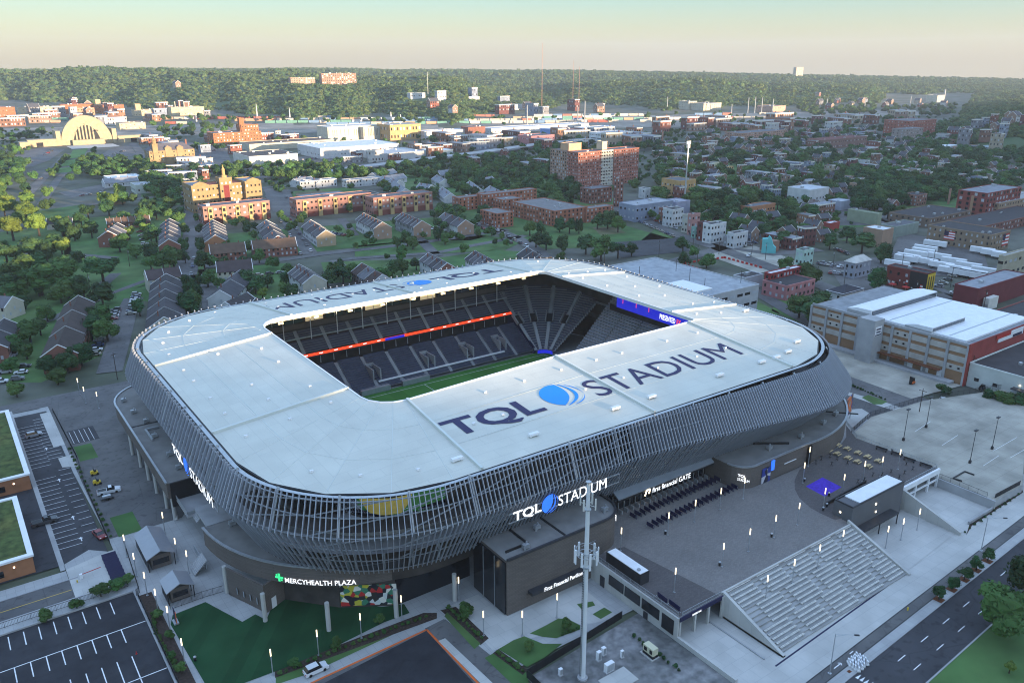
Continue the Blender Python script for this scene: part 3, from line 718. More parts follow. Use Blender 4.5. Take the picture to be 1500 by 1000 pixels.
wall2((46.4, 232), (46.4, 262), 0, 6.7, .4, 'concourse_wall', innerdark); wall2((44, 196), (44, 232), 0, 6.7, .4, 'concourse_wall', innerdark)
mural = mat('mural_print', (.5, .5, .45), .8)
def mural_mat(name, cols, scale):
    m, n, b = _new(name); N = n.nodes; tc = N.new('ShaderNodeTexCoord'); vo = N.new('ShaderNodeTexVoronoi'); vo.inputs['Scale'].default_value = scale
    n.links.new(tc.outputs['Object'], vo.inputs['Vector']); cr = N.new('ShaderNodeValToRGB'); cr.color_ramp.interpolation = 'CONSTANT'
    e = cr.color_ramp.elements; e[0].color = (*cols[0], 1); e[1].position = 1/len(cols); e[1].color = (*cols[1], 1)
    for i, c in enumerate(cols[2:]): q = e.new((i+2)/len(cols)); q.color = (*c, 1)
    sp = N.new('ShaderNodeSeparateColor'); n.links.new(vo.outputs['Color'], sp.inputs[0]); n.links.new(sp.outputs[0], cr.inputs[0]); n.links.new(cr.outputs[0], b.inputs['Base Color']); return m
mural = mural_mat('mural_print', [(.45, .03, .03), (.03, .03, .03), (.7, .68, .6), (.5, .45, .05), (.05, .2, .12), (.6, .62, .6), (.02, .02, .03)], .9)
m = M(); m.bar((*MA, 3.0), (*MB, 3.0), .1, 5.0); obj('mural', m, mural, wl)
crest = M(); 
for k in range(4):
    u = .25+.18*k; p = Vector((37.9, 159)).lerp(Vector((42.2, 148.3)), u); crest.bar((p.x-.28, p.y-.1, 2.2), (p.x-.02-.26, p.y-.7, 2.2), .06, 1.4)
obj('wall_emblem', crest, MT['steel'], pod)
# lit plaza sign on the curved wing
cxm, czm = 0, 0
def arc_text(s, cx, cy, r, a0, a1, z0, h, name, mt, parent):
    vs_, fs, _ = TXT[s]; m = M(); V = []
    for a, b in vs_:
        t = R(a0+(a1-a0)*a); V.append((cx+r*math.cos(t), cy+r*math.sin(t), z0+h*b))
    m.add(V, fs); return obj(name, m, mt, parent)
def ang(px, py, cx, cy, r, z):
    x, y = G(px, py, z); return math.degrees(math.atan2(y-cy, x-cx)) % 360
arc_text('MERCYHEALTH PLAZA', 76, 172, 39.45, ang(402, 869, 76, 172, 39.4, 7.3), ang(521, 868, 76, 172, 39.4, 7.3), 7.0, 1.15, 'lit_sign', MT['sign'], pod)
aL = R(ang(392, 867, 76, 172, 39.4, 7.5)); px_, py_ = 76+39.5*math.cos(aL), 172+39.5*math.sin(aL); tx, ty = -math.sin(aL), math.cos(aL)
cr_ = M()
for u, v, w_, h_ in ((0, 0, .5, 1.9), (0, 0, 1.9, .5), (-.55, .55, .4, .4), (.55, -.55, .4, .4)):
    cr_.add([(px_+tx*(u+i*w_/2), py_+ty*(u+i*w_/2), 8.0+v+j*h_/2) for i, j in ((-1, -1), (1, -1), (1, 1), (-1, 1))], [(0, 1, 2, 3)])
obj('lit_cross', cr_, MT['greenlit'], pod)
# stair hall between the two wings
sh = obj('stair_landing', M().box(37, 44, 186, 196, 5.9, 6.3).box(38.5, 45, 175, 185, 8.3, 8.7), MT['concrete'], pod)
stm = M()
for k in range(8): stm.box(38+k*.3, 38.3+k*.3, 182.0, 185.8, 6.3+k*.28, 6.55+k*.28)
for k in range(10): stm.box(36.2-k*.3, 36.5-k*.3, 170, 174, 2.8-k*.28, 3.05-k*.28)
obj('stair_flight', stm, MT['concrete'], pod)
obj('stair_wall', M().box(44.4, 45, 172, 196.4, 0, 11), innerdark, pod); obj('stair_wall', M().box(36, 44.2, 196, 196.5, 4.5, 11), MT['black'], pod)
obj('handrail', M().bar((37, 185.8, 7.2), (37, 196, 7.2), .08, .9).bar((37, 186, 7.2), (44, 186, 7.2), .08, .9).bar((36.2, 170, 1.5), (36.2, 180, 1.5), .15, 1.2), MT['steel'], pod)
# east block
eb = [(82.7, 117.8), (109, 117.8)]+cpts(109.5, 124.3, 6.5, 275, 358, 6)+[(116, 130.4), (82.7, 130.4)]
blk = obj('entrance_block', M().prism(eb, 0, 13.2, 0, 1), [MT['brick'], MT['podroof']], pod)
c = M()
for a, b in zip(eb, eb[1:]): c.bar((*a, 13.4), (*b, 13.4), .5, .45)
obj('coping', c, MT['darksteel'], blk)
obj('glass_wall', M().box(82.35, 82.68, 118.2, 130, .2, 12.6), MT['glass'], blk)
obj('mullion', M().box(82.2, 82.34, 121.8, 121.9, .2, 12.6).box(82.2, 82.34, 126, 126.1, .2, 12.6), MT['steel'], blk)
obj('entrance_canopy', M().box(88, 104.5, 116.2, 117.75, 3.4, 4.1), MT['darksteel'], blk)
t_ = M(); text('First Financial Pavilion', (91.2, 116.1, 3.35), (1, 0, 0), (0, 0, 1), 10.5, 1.0, t_); obj('lit_sign', t_, MT['sign'], blk)
obj('rail', M().bar((102.5, 117.65, 9.4), (106.5, 117.65, 9.4), .1, .1), MT['steel'], blk)
obj('roof_joint', M().box(98.2, 98.7, 118, 130, 13.2, 13.35).box(84.2, 90, 120.3, 120.6, 13.2, 13.7).box(89.7, 90, 120.3, 130, 13.2, 13.7), MT['black'], blk)
acm = M().box(-.7, .7, -.5, .5, .25, 1.1).box(-.8, -.3, -.6, -.4, 0, .9).tube((.3, .1, 1.1), (.3, .1, 1.6), .2, 6).mesh('rooftop_unit', MT['steel'])
def unit(p, z, par): b = wloc(par); link('rooftop_unit', acm, par, (p[0]-b.x, p[1]-b.y, z-b.z))
for p in ((95, 124), (88.6, 119.4), (112, 121)): unit(p, 13.2, blk)
t_ = M(); text('FC', (116.08, 121.4, 9.0), (0, 1, 0), (0, 0, 1), 1.6, 1.6, t_); obj('lit_sign', t_, MT['sign'], blk)
for p in ((38, 258), (38.5, 247), (40, 238), (39.5, 226), (40, 212), (40, 203), (42.5, 168), (45, 161), (51, 148), (59, 142)): unit(p, 11.02, pod)
obj('pipe_run', M().bar((42, 232, 11.4), (38.5, 232, 11.4), .5, .5).bar((38.5, 232, 11.4), (38.5, 224, 11.4), .5, .5), MT['steel'], pod)
obj('roof_joint', M().box(35.8, 44, 236.5, 237, 11, 11.15), MT['black'], pod)
# glazed gate with sloping canopy
gate = obj('entrance_gate', M().box(116, 158, 129.6, 130, 5.3, 12), MT['glass'], pod)
for k in range(22): obj('mullion', M().box(116.6+k*1.9, 116.75+k*1.9, 129.35, 129.58, 5.3, 9.6), MT['steel'], gate)
obj('canopy', M().add([(121, 126, 10.8), (154.5, 126, 10.8), (154.5, 128.9, 12.4), (121, 128.9, 12.4), (121, 126, 10.5), (154.5, 126, 10.5), (154.5, 128.9, 12.0), (121, 128.9, 12.0)], [(0, 1, 2, 3), (7, 6, 5, 4), (0, 4, 5, 1), (1, 5, 6, 2), (3, 7, 4, 0)]), mat('canopy_metal', (.26, .28, .30), .5, .4, var=.08, scale=.3), gate)
obj('fascia', M().box(121, 154.5, 126.1, 126.3, 9.9, 10.5), MT['black'], gate)
t_ = M(); text('first financial GATE', (132.2, 125.95, 9.0), (1, 0, 0), (0, 0, 1), 13.5, 1.4, t_); obj('lit_sign', t_, MT['sign'], gate)
obj('sign_emblem', M().bar((129.7, 125.95, 9.0), (130.3, 125.95, 10.4), .1, .25).bar((130.2, 125.95, 10.3), (131.4, 125.95, 10.3), .1, .25).bar((131.3, 125.95, 10.3), (131.1, 125.95, 9.2), .1, .25), MT['bulb'], gate)
tm = M().box(-.15, .15, -.6, .6, 0, 1.0).mesh('turnstile', MT['steel']); b = wloc(gate)
for k in range(18): link('turnstile', tm, gate, (123.5+k*1.9-b.x, 127.8-b.y, 5.3-b.z))
# right wing
rw = cpts(160.5, 122.5, 5.0, 180, 268, 6)+[(166, 117.5), (181.8, 117.5)]+cpts(187, 160, 42.8, 264, 372, 22)
podium_piece('podium_wing', rw, [(155.5, 130.2)]*7+[(166, 130.2), (181.8, 130.2)]+cpts(187, 160, 30.4, 262, 372, 22), 5.2, 11.3)
obj('side_recess', M().box(182.2, 183.6, 116.9, 117.5, 5.3, 10.8), MT['black'], pod)
t_ = M(); text('TQL', (156.35, 119.6, 8.6), (.45, -.9, 0), (0, 0, 1), 2.1, .85, t_); obj('lit_sign', t_, MT['sign'], pod)
t_ = M(); text('STADIUM', (156.35, 119.6, 7.6), (.45, -.9, 0), (0, 0, 1), 3.0, .75, t_); obj('lit_sign', t_, MT['sign'], pod)
obj('shop_window', M().box(163.2, 166.6, 117.2, 117.4, 5.4, 9.6), mural_mat('shop_print', [(.02, .02, .05), (.03, .05, .25), (.5, .5, .55), (.02, .02, .04)], .7), pod)
obj('shop_banner', M().box(166.7, 167.9, 117.1, 117.4, 8.2, 11.0), MT['blue'], pod)
obj('wall_lettering', M().box(172.5, 177.5, 117.36, 117.45, 8.2, 8.45), MT['white'], pod)
obj('roof_joint', M().bar((205, 127.6, 11.45), (211, 121, 11.45), .4, .3).bar((170, 126, 11.6), (178, 120.5, 11.6), .25, .6), MT['black'], pod)
for p in ((171, 121.5), (184, 121), (197, 123), (213, 130), (214.5, 131.5), (205, 124.5)): unit(p, 11.32, pod)
# lit letters on the fins
def facade_sign(n, f0, f1):
    fr = M(); fr.bar(f0, f1, .15, .25); p, q = Vector(f0)-Vector((0, 0, 2.1)), Vector(f1)-Vector((0, 0, 2.1)); fr.bar(p, q, .15, .25); fr.bar(f1, q, .15, .2); obj('sign_frame', fr, MT['steel'], facade)
YS = 121.6
(xa, za) = on_y(752, 760, YS); (xb, zb) = on_y(888, 720, YS); zb_ = (za+zb)/2; w_ = xb-xa
facade_sign(0, (xa-1, YS+.3, zb_+2.2), (xb+4, YS+.3, zb_+2.2))
t_ = M(); text('TQL', (xa, YS, zb_), (1, 0, 0), (0, 0, 1), w_*.285, 2.6, t_); obj('lit_sign', t_, MT['sign'], facade); t_ = M(); text('STADIUM', (xa+w_*.465, YS, zb_), (1, 0, 0), (0, 0, 1), w_*.535, 2.6, t_); obj('lit_sign', t_, MT['sign'], facade)
obj('lit_emblem', logo((xa+w_*.375, YS, zb_+1.4), (1, 0, 0), (0, 0, 1), 2.2), MT['blue'], facade)
XS = 38.2
(ya, za) = on_x(256, 678, XS); (yb, zb) = on_x(310, 727, XS); zb_ = (za+zb)/2; w_ = ya-yb
facade_sign(0, (XS+.3, ya+1, zb_+2.4), (XS+.3, yb-3, zb_+2.4))
t_ = M(); text('TQL', (XS, ya, zb_), (0, -1, 0), (0, 0, 1), w_*.285, 2.7, t_); obj('lit_sign', t_, MT['sign'], facade); t_ = M(); text('STADIUM', (XS, ya-w_*.465, zb_), (0, -1, 0), (0, 0, 1), w_*.535, 2.7, t_); obj('lit_sign', t_, MT['sign'], facade)
obj('lit_emblem', logo((XS, ya-w_*.375, zb_+1.4), (0, -1, 0), (0, 0, 1), 2.2), MT['blue'], facade)
# ------------------------------------------------------------------ sheets of ground near the stadium
def sheet(name, pts, z, mt, px=False):
    P = [G(*p, z) for p in pts] if px else pts
    a = sum(P[i][0]*P[(i+1) % len(P)][1]-P[(i+1) % len(P)][0]*P[i][1] for i in range(len(P)))
    return structure(name, M().sheet(P if a > 0 else P[::-1], z), mt)
def rect(x0, x1, y0, y1): return [(x0, y0), (x1, y0), (x1, y1), (x0, y1)]
def lines(name, segs, w, z, mt=None):
    m = M()
    for a, b in segs: m.ribbon([a, b], w, z)
    return structure(name, m, mt or MT['paint'])
sheet('ground_pavement', [(20.8, 104), (106, 104), (106, 70), (190, 78), (236, 80), (236, 300), (18, 300), (20.8, 196)], -.06, MT['sidewalk'])
sheet('service_road', [(20.6, 198), (38, 198), (46, 210), (46, 300), (20.6, 300)], -.04, MT['asphaltold'])
sheet('lawn', rect(22.4, 27.2, 247, 258.5), -.015, MT['grass']); sheet('lawn', rect(23, 28.4, 197.6, 208.5), -.015, MT['grass'])
sheet('parking_bay', rect(22.5, 30, 260.5, 272), -.03, MT['asphalt'])
lines('bay_line', [((23+k*1.4, 261), (23+k*1.4, 271)) for k in range(5)], .12, -.02)
# long lot on the left
sheet('parking_lot', rect(-8, 19.6, 192.5, 297), -.05, MT['asphalt'])
lines('bay_line', [((10.3, 200+2.75*k), (15.3, 200+2.75*k)) for k in range(16)]+[((15.0, 254+2.6*k), (19, 254+2.6*k)) for k in range(14)]+[((16.4, 205+3.6*k), (19.4, 205+3.6*k)) for k in range(12)]+[((10.3, 250+2.75*k), (15.3, 250+2.75*k)) for k in range(13)], .13, -.04)
arr = M()
for x, y in ((15.6, 262), (15.7, 238), (15.5, 214), (15.4, 202)): arr.add([(x-.12, y-1, -.04), (x+.12, y-1, -.04), (x+.12, y+.3, -.04), (x-.12, y+.3, -.04), (x-.5, y+.3, -.04), (x+.5, y+.3, -.04), (x, y+1.2, -.04)], [(0, 1, 2, 3), (4, 5, 6)])
structure('road_arrow', arr, MT['paint'])
sheet('walkway', rect(17.5, 20.6, 262, 292), -.03, MT['paleconc'])
sheet('sidewalk', rect(9.2, 10.3, 190, 300), -.03, MT['sidewalk']); sheet('sidewalk', [(10.2, 192.5), (16, 195.8), (19.5, 192.5), (10.2, 190)], -.03, MT['sidewalk'])
sheet('utility_pad', [(17.5, 253), (21, 253.5), (21.5, 244), (17.6, 246)], -.02, MT['paleconc'])
# street that ends at the gate
sheet('street', rect(-120, 10.3, 177.4, 185.2), -.055, MT['asphaltold']); sheet('street_end', rect(10.3, 21.0, 173, 192.4), -.05, MT['paleconc'])
lines('centre_line', [((-60, 181), (10.1, 181))], .18, -.045, MT['yellowpaint'])
structure('kerb', M().box(-120, 12, 185.2, 185.5, -.2, .06).box(-120, 12, 177.1, 177.4, -.2, .06), MT['concrete'])
sheet('sidewalk', rect(-120, 10.2, 185.5, 189.5), -.03, MT['sidewalk']); sheet('sidewalk', rect(-120, 21, 172.6, 177.1), -.03, MT['sidewalk'])
sheet('entry_lane', rect(13.9, 19.8, 177.9, 191), -.03, MT['paleconc'])
# fresh lot at the lower left
sheet('parking_lot', rect(-120, 20.9, 60, 172.2), -.05, MT['asphaltnew'])
structure('lot_kerb', M().box(-120, 21.1, 172.2, 172.6, -.2, .3).box(20.9, 21.2, 60, 172.6, -.2, .25), MT['concrete'])
lines('bay_line', [((-60.1+2.72*k, 166.4), (-60.1+2.72*k, 171.2)) for k in range(29)]+[((-60.1+2.72*k, 155.4), (-60.1+2.72*k, 160.2)) for k in range(29)]+[((-60.1+2.72*k, 140.5), (-60.1+2.72*k, 150.5)) for k in range(29)]+[((-60, 160.3), (20.8, 160.3)), ((-60, 143.2), (20.8, 143.2))], .2, -.04)
# turf, planting and paths before the south wing
TURF = [(253, 900), (301, 881), (355, 910), (374, 899), (390, 907), (402, 880), (440, 872), (500, 882), (560, 888), (592, 884), (600, 897), (562, 911), (490, 947), (418, 977), (330, 1010), (300, 1000), (250, 914)]
sheet('turf', TURF, .02, MT['turf'], True)
sheet('planting_bed', [(403, 992), (640, 905), (640, 897), (620, 897), (402, 980)], -.02, MT['mulch'], True)
sheet('lawn', [(404, 1002), (455, 985), (575, 929), (566, 923), (404, 984)], -.03, MT['grass'], True)
sheet('planting_bed', rect(21.5, 24.2, 128, 170), -.02, MT['mulch'])
sheet('lot_path', [(430, 1010), (628, 921), (652, 906), (720, 960), (790, 1010)], -.045, MT['asphaltold'], True)
sheet('new_asphalt', [(450, 1012), (625, 923), (705, 1012)], -.035, MT['asphaltnew'], True)
A_, B_, C_ = G(440, 1007, -.03), G(625, 921.5, -.03), G(712, 1012, -.03)
lines('orange_stripe', [(A_, B_), (B_, C_)], .45, -.028, MT['orange'])
sheet('walkway', [(642, 938), (652, 934), (735, 1012), (716, 1012)], -.025, MT['paleconc'], True)
sheet('asphalt_path', [(622, 920), (650, 906), (742, 1000), (765, 1012), (735, 1012)], -.035, MT['asphaltold'], True)
sheet('lawn', [(651, 902), (655, 896), (704, 942), (695, 950)], -.02, MT['grass'], True); sheet('planting_bed', [(645, 893), (668, 888), (716, 934), (704, 944)], -.03, MT['mulch'], True)
sheet('lawn', [(710, 963), (728, 953), (770, 983), (775, 1000), (762, 1012)], -.02, MT['grass'], True); sheet('planting_bed', [(722, 956), (730, 950), (772, 980), (766, 988)], -.012, MT['mulch'], True)
sheet('lawn', [(730, 950), (752, 937), (768, 931), (795, 942), (824, 942), (798, 962), (772, 976)], -.016, MT['grass'], True)
sheet('lawn', [(776, 927), (800, 915), (818, 905), (832, 906), (850, 915), (850, 921), (815, 934), (795, 932)], -.016, MT['grass'], True)
sheet('lawn', [(868, 899), (885, 889), (897, 896), (880, 906)], -.016, MT['grass'], True); sheet('lawn', [(845, 884), (868, 880), (872, 886), (852, 892)], -.016, MT['grass'], True)
sheet('entrance_pavement', [(660, 886), (700, 870), (745, 902), (844, 853), (868, 872), (905, 902), (870, 912), (840, 915), (760, 940), (722, 952)], -.04, MT['paleconc'], True)
# fenced yard of the mast
sheet('gravel_yard', [(75.2, 60), (112, 60), (112, 77), (106, 77), (106, 102.6), (75.2, 100.6)], -.045, MT['gravel'])
structure('concrete_pad', M().box(85.5, 92, 88.2, 92.4, -.04, .12), MT['paleconc']); structure('concrete_pad', M().box(97.4, 99.8, 90.2, 93.6, -.04, .15), MT['paleconc'])
# terrace plaza, stairs, ramps
deck = [(106, 91.5), (165, 91.5), (165, 95), (209.2, 95), (208.2, 119), (214, 126.2), (206.3, 121), (199, 118.4), (187, 117.1), (181.8, 117.3), (166, 117.3), (160, 117.5), (155.4, 122.5), (155.4, 129.6), (116.2, 129.6), (116.2, 123), (109, 117.6), (106, 117.6)]
structure('plaza', M().prism(deck, 4.9, 5.3, 0, 1), [MT['concrete'], MT['plaza']])
sheet('dark_paving', [(106.4, 91.9), (118.1, 91.9), (114.4, 116.6), (110.5, 117.7), (106.4, 117.5)], 5.304, MT['darkpave'])
arcp = [(163.4, 95.6), (163.2, 99), (163.4, 102.4), (165.2, 107), (168.2, 110.6), (172, 113.5), (177.5, 116.2)]
sheet('dark_paving', [(165, 95.2), (209, 95.2), (208, 119), (213.5, 125.6), (206.3, 120.9), (199, 118.3), (187, 117), (180, 117)]+arcp[::-1], 5.304, MT['darkpave'])
sheet('purple_mat', [(171.7, 109.8), (179.4, 110.2), (178.9, 104.2), (171.1, 103.8)], 5.31, MT['purple'])
structure('plaza_wall', M().box(105.6, 106, 91.6, 118, -.1, 5.3).box(105.6, 106.2, 76.8, 91.6, -.1, 1.0).box(118.2, 118.9, 91.2, 91.6, -.1, 5.3), MT['paleconc'])
for y0, y1 in ((107.2, 111.8), (102.2, 106.8), (96.6, 101.6), (92.6, 95.8)):
    structure('wall_opening', M().box(105.45, 105.58, y0, y1, 1.9 if y0 > 96 else .9, 4.3), MT['glass'])
structure('wall_door', M().box(105.45, 105.58, 113.2, 114.6, 0, 2.6), MT['darksteel']); structure('wall_door', M().box(105.45, 105.58, 99.8, 101.0, -.1, 1.6), MT['darksteel'])
structure('underdeck_wall', M().box(106, 118.5, 95.4, 95.7, -.1, 4.9), MT['glass'])
for x_ in (106.2, 110.6, 114.6): structure('deck_pillar', M().box(x_, x_+.45, 91.6, 92.05, -.1, 4.9), MT['paleconc'])
structure('deck_edge', M().box(106, 118.6, 91.3, 91.55, 4.5, 5.42), MT['navy'])
t_ = M(); text('BARREL BAR', (109.4, 91.28, 4.55), (1, 0, 0), (0, 0, 1), 2.6, .45, t_); structure('lit_sign', t_, MT['sign'])
sheet('ramp', rect(106.2, 118.6, 76.4, 95.4), -.01, MT['paleconc']); structure('ramp_kerb', M().box(115.4, 115.7, 78, 92, -.02, .2), MT['concrete'])
NST = 15
st = M()
for k in range(NST):
    y0, z = 77.2+k*1.0, .25+k*5.05/NST
    st.box(119.6, 164.2, y0, 91.9, (z-.35) if k else -.1, z, 0)
structure('terrace_steps', st, mat('step_concrete', (.32, .315, .30), .9, var=.15, scale=.4, bump=.2))
slatm = mat('bench_slat', (.52, .50, .45), .8, var=.2, scale=1.5)
for tier in range(3):                                         # blocks of benches with aisles between, shifted tier by tier
    x0_ = 120.2+(3.6 if tier == 1 else 0)
    while x0_ < 162:
        x1_ = min(x0_+7.4, 163.8); bm = M()
        for k in range(tier*5, tier*5+5):
            z = .25+k*5.05/NST; y = 77.2+k
            bm.box(x0_, x1_, y+.42, y+.60, z+.40, z+.46).box(x0_, x1_, y+.66, y+.84, z+.40, z+.46); bm.box(x0_+.3, x0_+.4, y+.45, y+.6, z, z+.4); bm.box(x1_-.4, x1_-.3, y+.45, y+.6, z, z+.4)
        structure('terrace_bench', bm, slatm); x0_ += 9.4
structure('terrace_wall', M().prism([(0, 0)]*0 or [(118.9, 76.2), (119.6, 76.2), (119.6, 91.8), (118.9, 91.8)], -.1, .35).add([(118.9, 76.2, .3), (119.6, 76.2, .3), (119.6, 91.8, 5.9), (118.9, 91.8, 5.9), (118.9, 76.2, -.1), (119.6, 76.2, -.1), (119.6, 91.8, -.1), (118.9, 91.8, -.1)], [(0, 1, 2, 3), (0, 3, 7, 4), (1, 5, 6, 2), (0, 4, 5, 1)]), MT['paleconc'])
structure('terrace_wall', M().add([(164.2, 76.6, .4), (164.9, 76.6, .4), (164.9, 93, 6.2), (164.2, 93, 6.2), (164.2, 76.6, -.1), (164.9, 76.6, -.1), (164.9, 93, -.1), (164.2, 93, -.1)], [(0, 1, 2, 3), (0, 3, 7, 4), (1, 5, 6, 2), (0, 4, 5, 1)]), MT['paleconc'])
structure('terrace_wall', M().add([(189.8, 78.4, .9), (190.5, 78.4, .9), (190.5, 95, 6.0), (189.8, 95, 6.0), (189.8, 78.4, -.1), (190.5, 78.4, -.1), (190.5, 95, -.1), (189.8, 95, -.1)], [(0, 1, 2, 3), (0, 3, 7, 4), (1, 5, 6, 2), (0, 4, 5, 1)]), MT['paleconc'])
structure('plaza_parapet', M().box(118.9, 164.6, 91.9, 92.3, 4.6, 5.65), MT['paleconc'])
sheet('lower_terrace', [(164.9, 77.8), (189.8, 79.6), (189.8, 95), (164.9, 95)], .06, MT['paleconc'])
structure('deck_face', M().box(187.5, 209.2, 94.4, 95, 4.1, 5.5), MT['white'])
for x_ in (190.6, 197.6, 204.0, 208.6): structure('deck_pillar', M().box(x_, x_+.5, 94.5, 95, -.1, 4.9), MT['white'])
structure('deck_beam', M().box(190.6, 209, 94.6, 94.95, 2.0, 2.4), MT['white'])
structure('underdeck_wall', M().box(190.5, 209, 99, 99.3, -.1, 4.9), MT['glass'])
structure('retaining_wall', M().box(209, 209.5, 79.5, 119, -.1, 2.5).box(196.8, 209.5, 79.6, 80, -.1, .8), MT['concrete'])
sheet('ramp', rect(190.5, 209, 80, 99), -.005, MT['paleconc'])
# old concrete lot at the right
structure('concrete_lot', M().prism([(209.5, 80), (224.5, 79.7), (300, 112), (258, 126), (232, 128.6), (215.7, 124.6), (209.5, 119.5)], -.1, 2.2, 0, 1), [MT['concrete'], MT['oldconc']])
lines('bay_line', [(G(1340+q, 632+q*.5, 2.2), G(1363+q, 617+q*.5, 2.2)) for q in (0, 40, 100)]+[(G(1455+q, 660+q*.4, 2.2), G(1490+q, 640+q*.4, 2.2)) for q in (0, 25)], .12, 2.21)
structure('wheel_stop', M().bar((*G(1396, 701, 2.2), 2.4), (*G(1413, 691, 2.2), 2.4), .3, .3).bar((*G(1413, 691, 2.2), 2.4), (*G(1427, 696, 2.2), 2.4), .3, .3).bar((*G(1396, 701, 2.2), 2.4), (*G(1409, 705, 2.2), 2.4), .3, .3), MT['black'])
sheet('planting_bed', [(191.4, 77.6), (197, 79), (225, 79.4), (228, 81.4), (198, 80)], .0, MT['mulch'])
# parkway at the lower right: pavement, cycle lane, kerb strip, carriageway, median
U = Vector((math.cos(R(2.5)), math.sin(R(2.5))))
def pk(s, t): return (116+U.x*s-U.y*t, 70.2+U.y*s+U.x*t)   # along the parkway, across it
def band(name, t0, t1, z, mt, s0=-60, s1=260): return sheet(name, [pk(s0, t0), pk(s1, t0), pk(s1, t1), pk(s0, t1)], z, mt)
band('pavement', -1.2, 6.6, -.02, MT['paleconc'], -10, 180); band('paving_strip', 5.2, 5.55, -.015, MT['navy'], 0, 50)
band('cycle_lane', -3.0, -.9, -.008, MT['asphaltold'], -30); band('kerb_strip', -5.1, -3.0, -.02, MT['sidewalk'], -30)
lines('lane_edge', [(pk(-30, -.85), pk(260, -.85)), (pk(-30, -3.05), pk(260, -3.05))], .22, -.004, MT['black'])
band('carriageway', -14.6, -5.1, -.16, MT['asphalt'], -60, 300)
structure('kerb', M().bar((*pk(-60, -5.05), -.08), (*pk(300, -5.05), -.08), .3, .16).bar((*pk(-60, -14.7), -.08), (*pk(300, -14.7), -.08), .3, .2), MT['concrete'])
band('median_lawn', -32, -14.7, -.06, MT['grass'], -60, 300)
lines('lane_line', [(pk(20+9*k, -8.3), pk(22.8+9*k, -8.3)) for k in range(8)]+[(pk(20+9*k, -11.4), pk(22.8+9*k, -11.4)) for k in range(8)], .16, -.154)
lines('crosswalk_bar', [(pk(3, -5.9-1.15*k), pk(6.2, -5.9-1.15*k)) for k in range(8)], .55, -.154)
ym = M()
for k in range(11):
    a, b, c = pk(9.4, -5.6-.83*k), pk(9.4, -6.2-.83*k), pk(11, -5.9-.83*k); ym.add([(*a, -.154), (*b, -.154), (*c, -.154)], [(1, 2, 0)])
structure('yield_mark', ym, MT['paint'])
# street between the stadium and the loft building, drive and green island
sheet('street', [(236, 140), (263, 120), (266, 126), (268, 300), (252, 300), (250, 190)], -.03, MT['asphaltold'])
sheet('dock_yard', [(262, 132), (288, 128), (288, 195), (266, 195)], -.02, MT['oldconc'])
sheet('drive', [(224, 136), (236, 130), (258, 127), (262, 133), (246, 190), (236, 190), (233, 160)], -.025, MT['asphaltold'])
sheet('sidewalk', [(1222, 568), (1300, 590), (1345, 605), (1342, 609), (1296, 597), (1226, 573)], -.01, MT['paleconc'], True)
sheet('lawn', [(1262, 582), (1272, 578), (1300, 588), (1292, 592), (1280, 592)], -.008, MT['grass'], True)
sheet('forecourt', [(1240, 600), (1262, 598), (1275, 606), (1270, 614), (1236, 632)], -.005, MT['paleconc'], True)
sheet('street', [(1345, 604), (1500, 640), (1560, 640), (1500, 618), (1360, 590)], -.02, MT['asphaltold'], True); sheet('sidewalk', [(1350, 590), (1365, 584), (1500, 618), (1500, 624)], -.01, MT['paleconc'], True)
# west street beyond the left lot
sheet('street', [(-80, 297.5), (46, 297.5), (50, 307), (-80, 307)], -.05, MT['asphaltold']); sheet('sidewalk', [(-80, 293.6), (44, 293.6), (44, 297), (-80, 297)], -.045, MT['sidewalk'])

# ------------------------------------------------------------------ lamps
def lamp_proto(z):
    t = thing('street_lamp', '', 'lamp', (0, 0, z))
    link('pole', M().tube((0, 0, 0), (0, 0, 4.4), .095, 6).box(-.2, .2, -.2, .2, 0, .12).mesh('pole', MT['steel']), t)
    link('light', M().tube((0, 0, 4.4), (0, 0, 5.9), .13, 8).mesh('light', MT['lamp']), t); return t
LAMPS = []
def lamp(px, py, z, label):
    x, y = G(px, py, z)
    if not LAMPS: t = lamp_proto(z); t.location = (x, y, z)
    else: t = dup(LAMPS[0], (x, y, z))
    t['label'] = label; t['group'] = 'lit column lamps round the stadium'; LAMPS.append(t)
W = ['nearest', 'second', 'third', 'fourth', 'fifth', 'sixth', 'seventh', 'eighth', 'ninth', 'tenth', 'eleventh', 'twelfth']
ORD = ['first', 'second', 'third', 'fourth', 'fifth', 'sixth', 'seventh', 'eighth', 'ninth', 'tenth', 'eleventh', 'twelfth', 'thirteenth', 'fourteenth', 'fifteenth', 'sixteenth', 'seventeenth', 'eighteenth', 'nineteenth', 'twentieth']+['%s-%s' % (a, b) for a in ('twenty', 'thirty', 'forty', 'fifty', 'sixty', 'seventy', 'eighty', 'ninety') for b in ('first', 'second', 'third', 'fourth', 'fifth', 'sixth', 'seventh', 'eighth', 'ninth', 'tenth')]
def series(pts, z, txt):
    for k, p in enumerate(pts): lamp(*p, z, 'lit column lamp, %s %s' % (ORD[k], txt))
series([(186, 815), (200.4, 843), (216, 871.6), (232, 897), (249.6, 923), (270.8, 972)], 0, 'along the turf edge from the larger gabled kiosk')
series([(242, 781), (260.4, 820), (277, 839)], 0, 'between the kiosks and the stadium stairs')
series([(117, 577), (126, 590), (145, 598)], 0, 'from the corner of the left lot and west street')
series([(400, 988), (467, 959), (529.6, 934), (589, 907)], 0, 'on the turf side walk from the white SUV')
series([(672.4, 879), (708.4, 930.4), (765, 930.4), (815.7, 904)], 0, 'on the pale entrance pavement, counted from the curved wing')
series([(978, 783), (1016.8, 764), (1054, 746), (1088.5, 730)], 5.3, 'beside the navy banner rows from the black container')
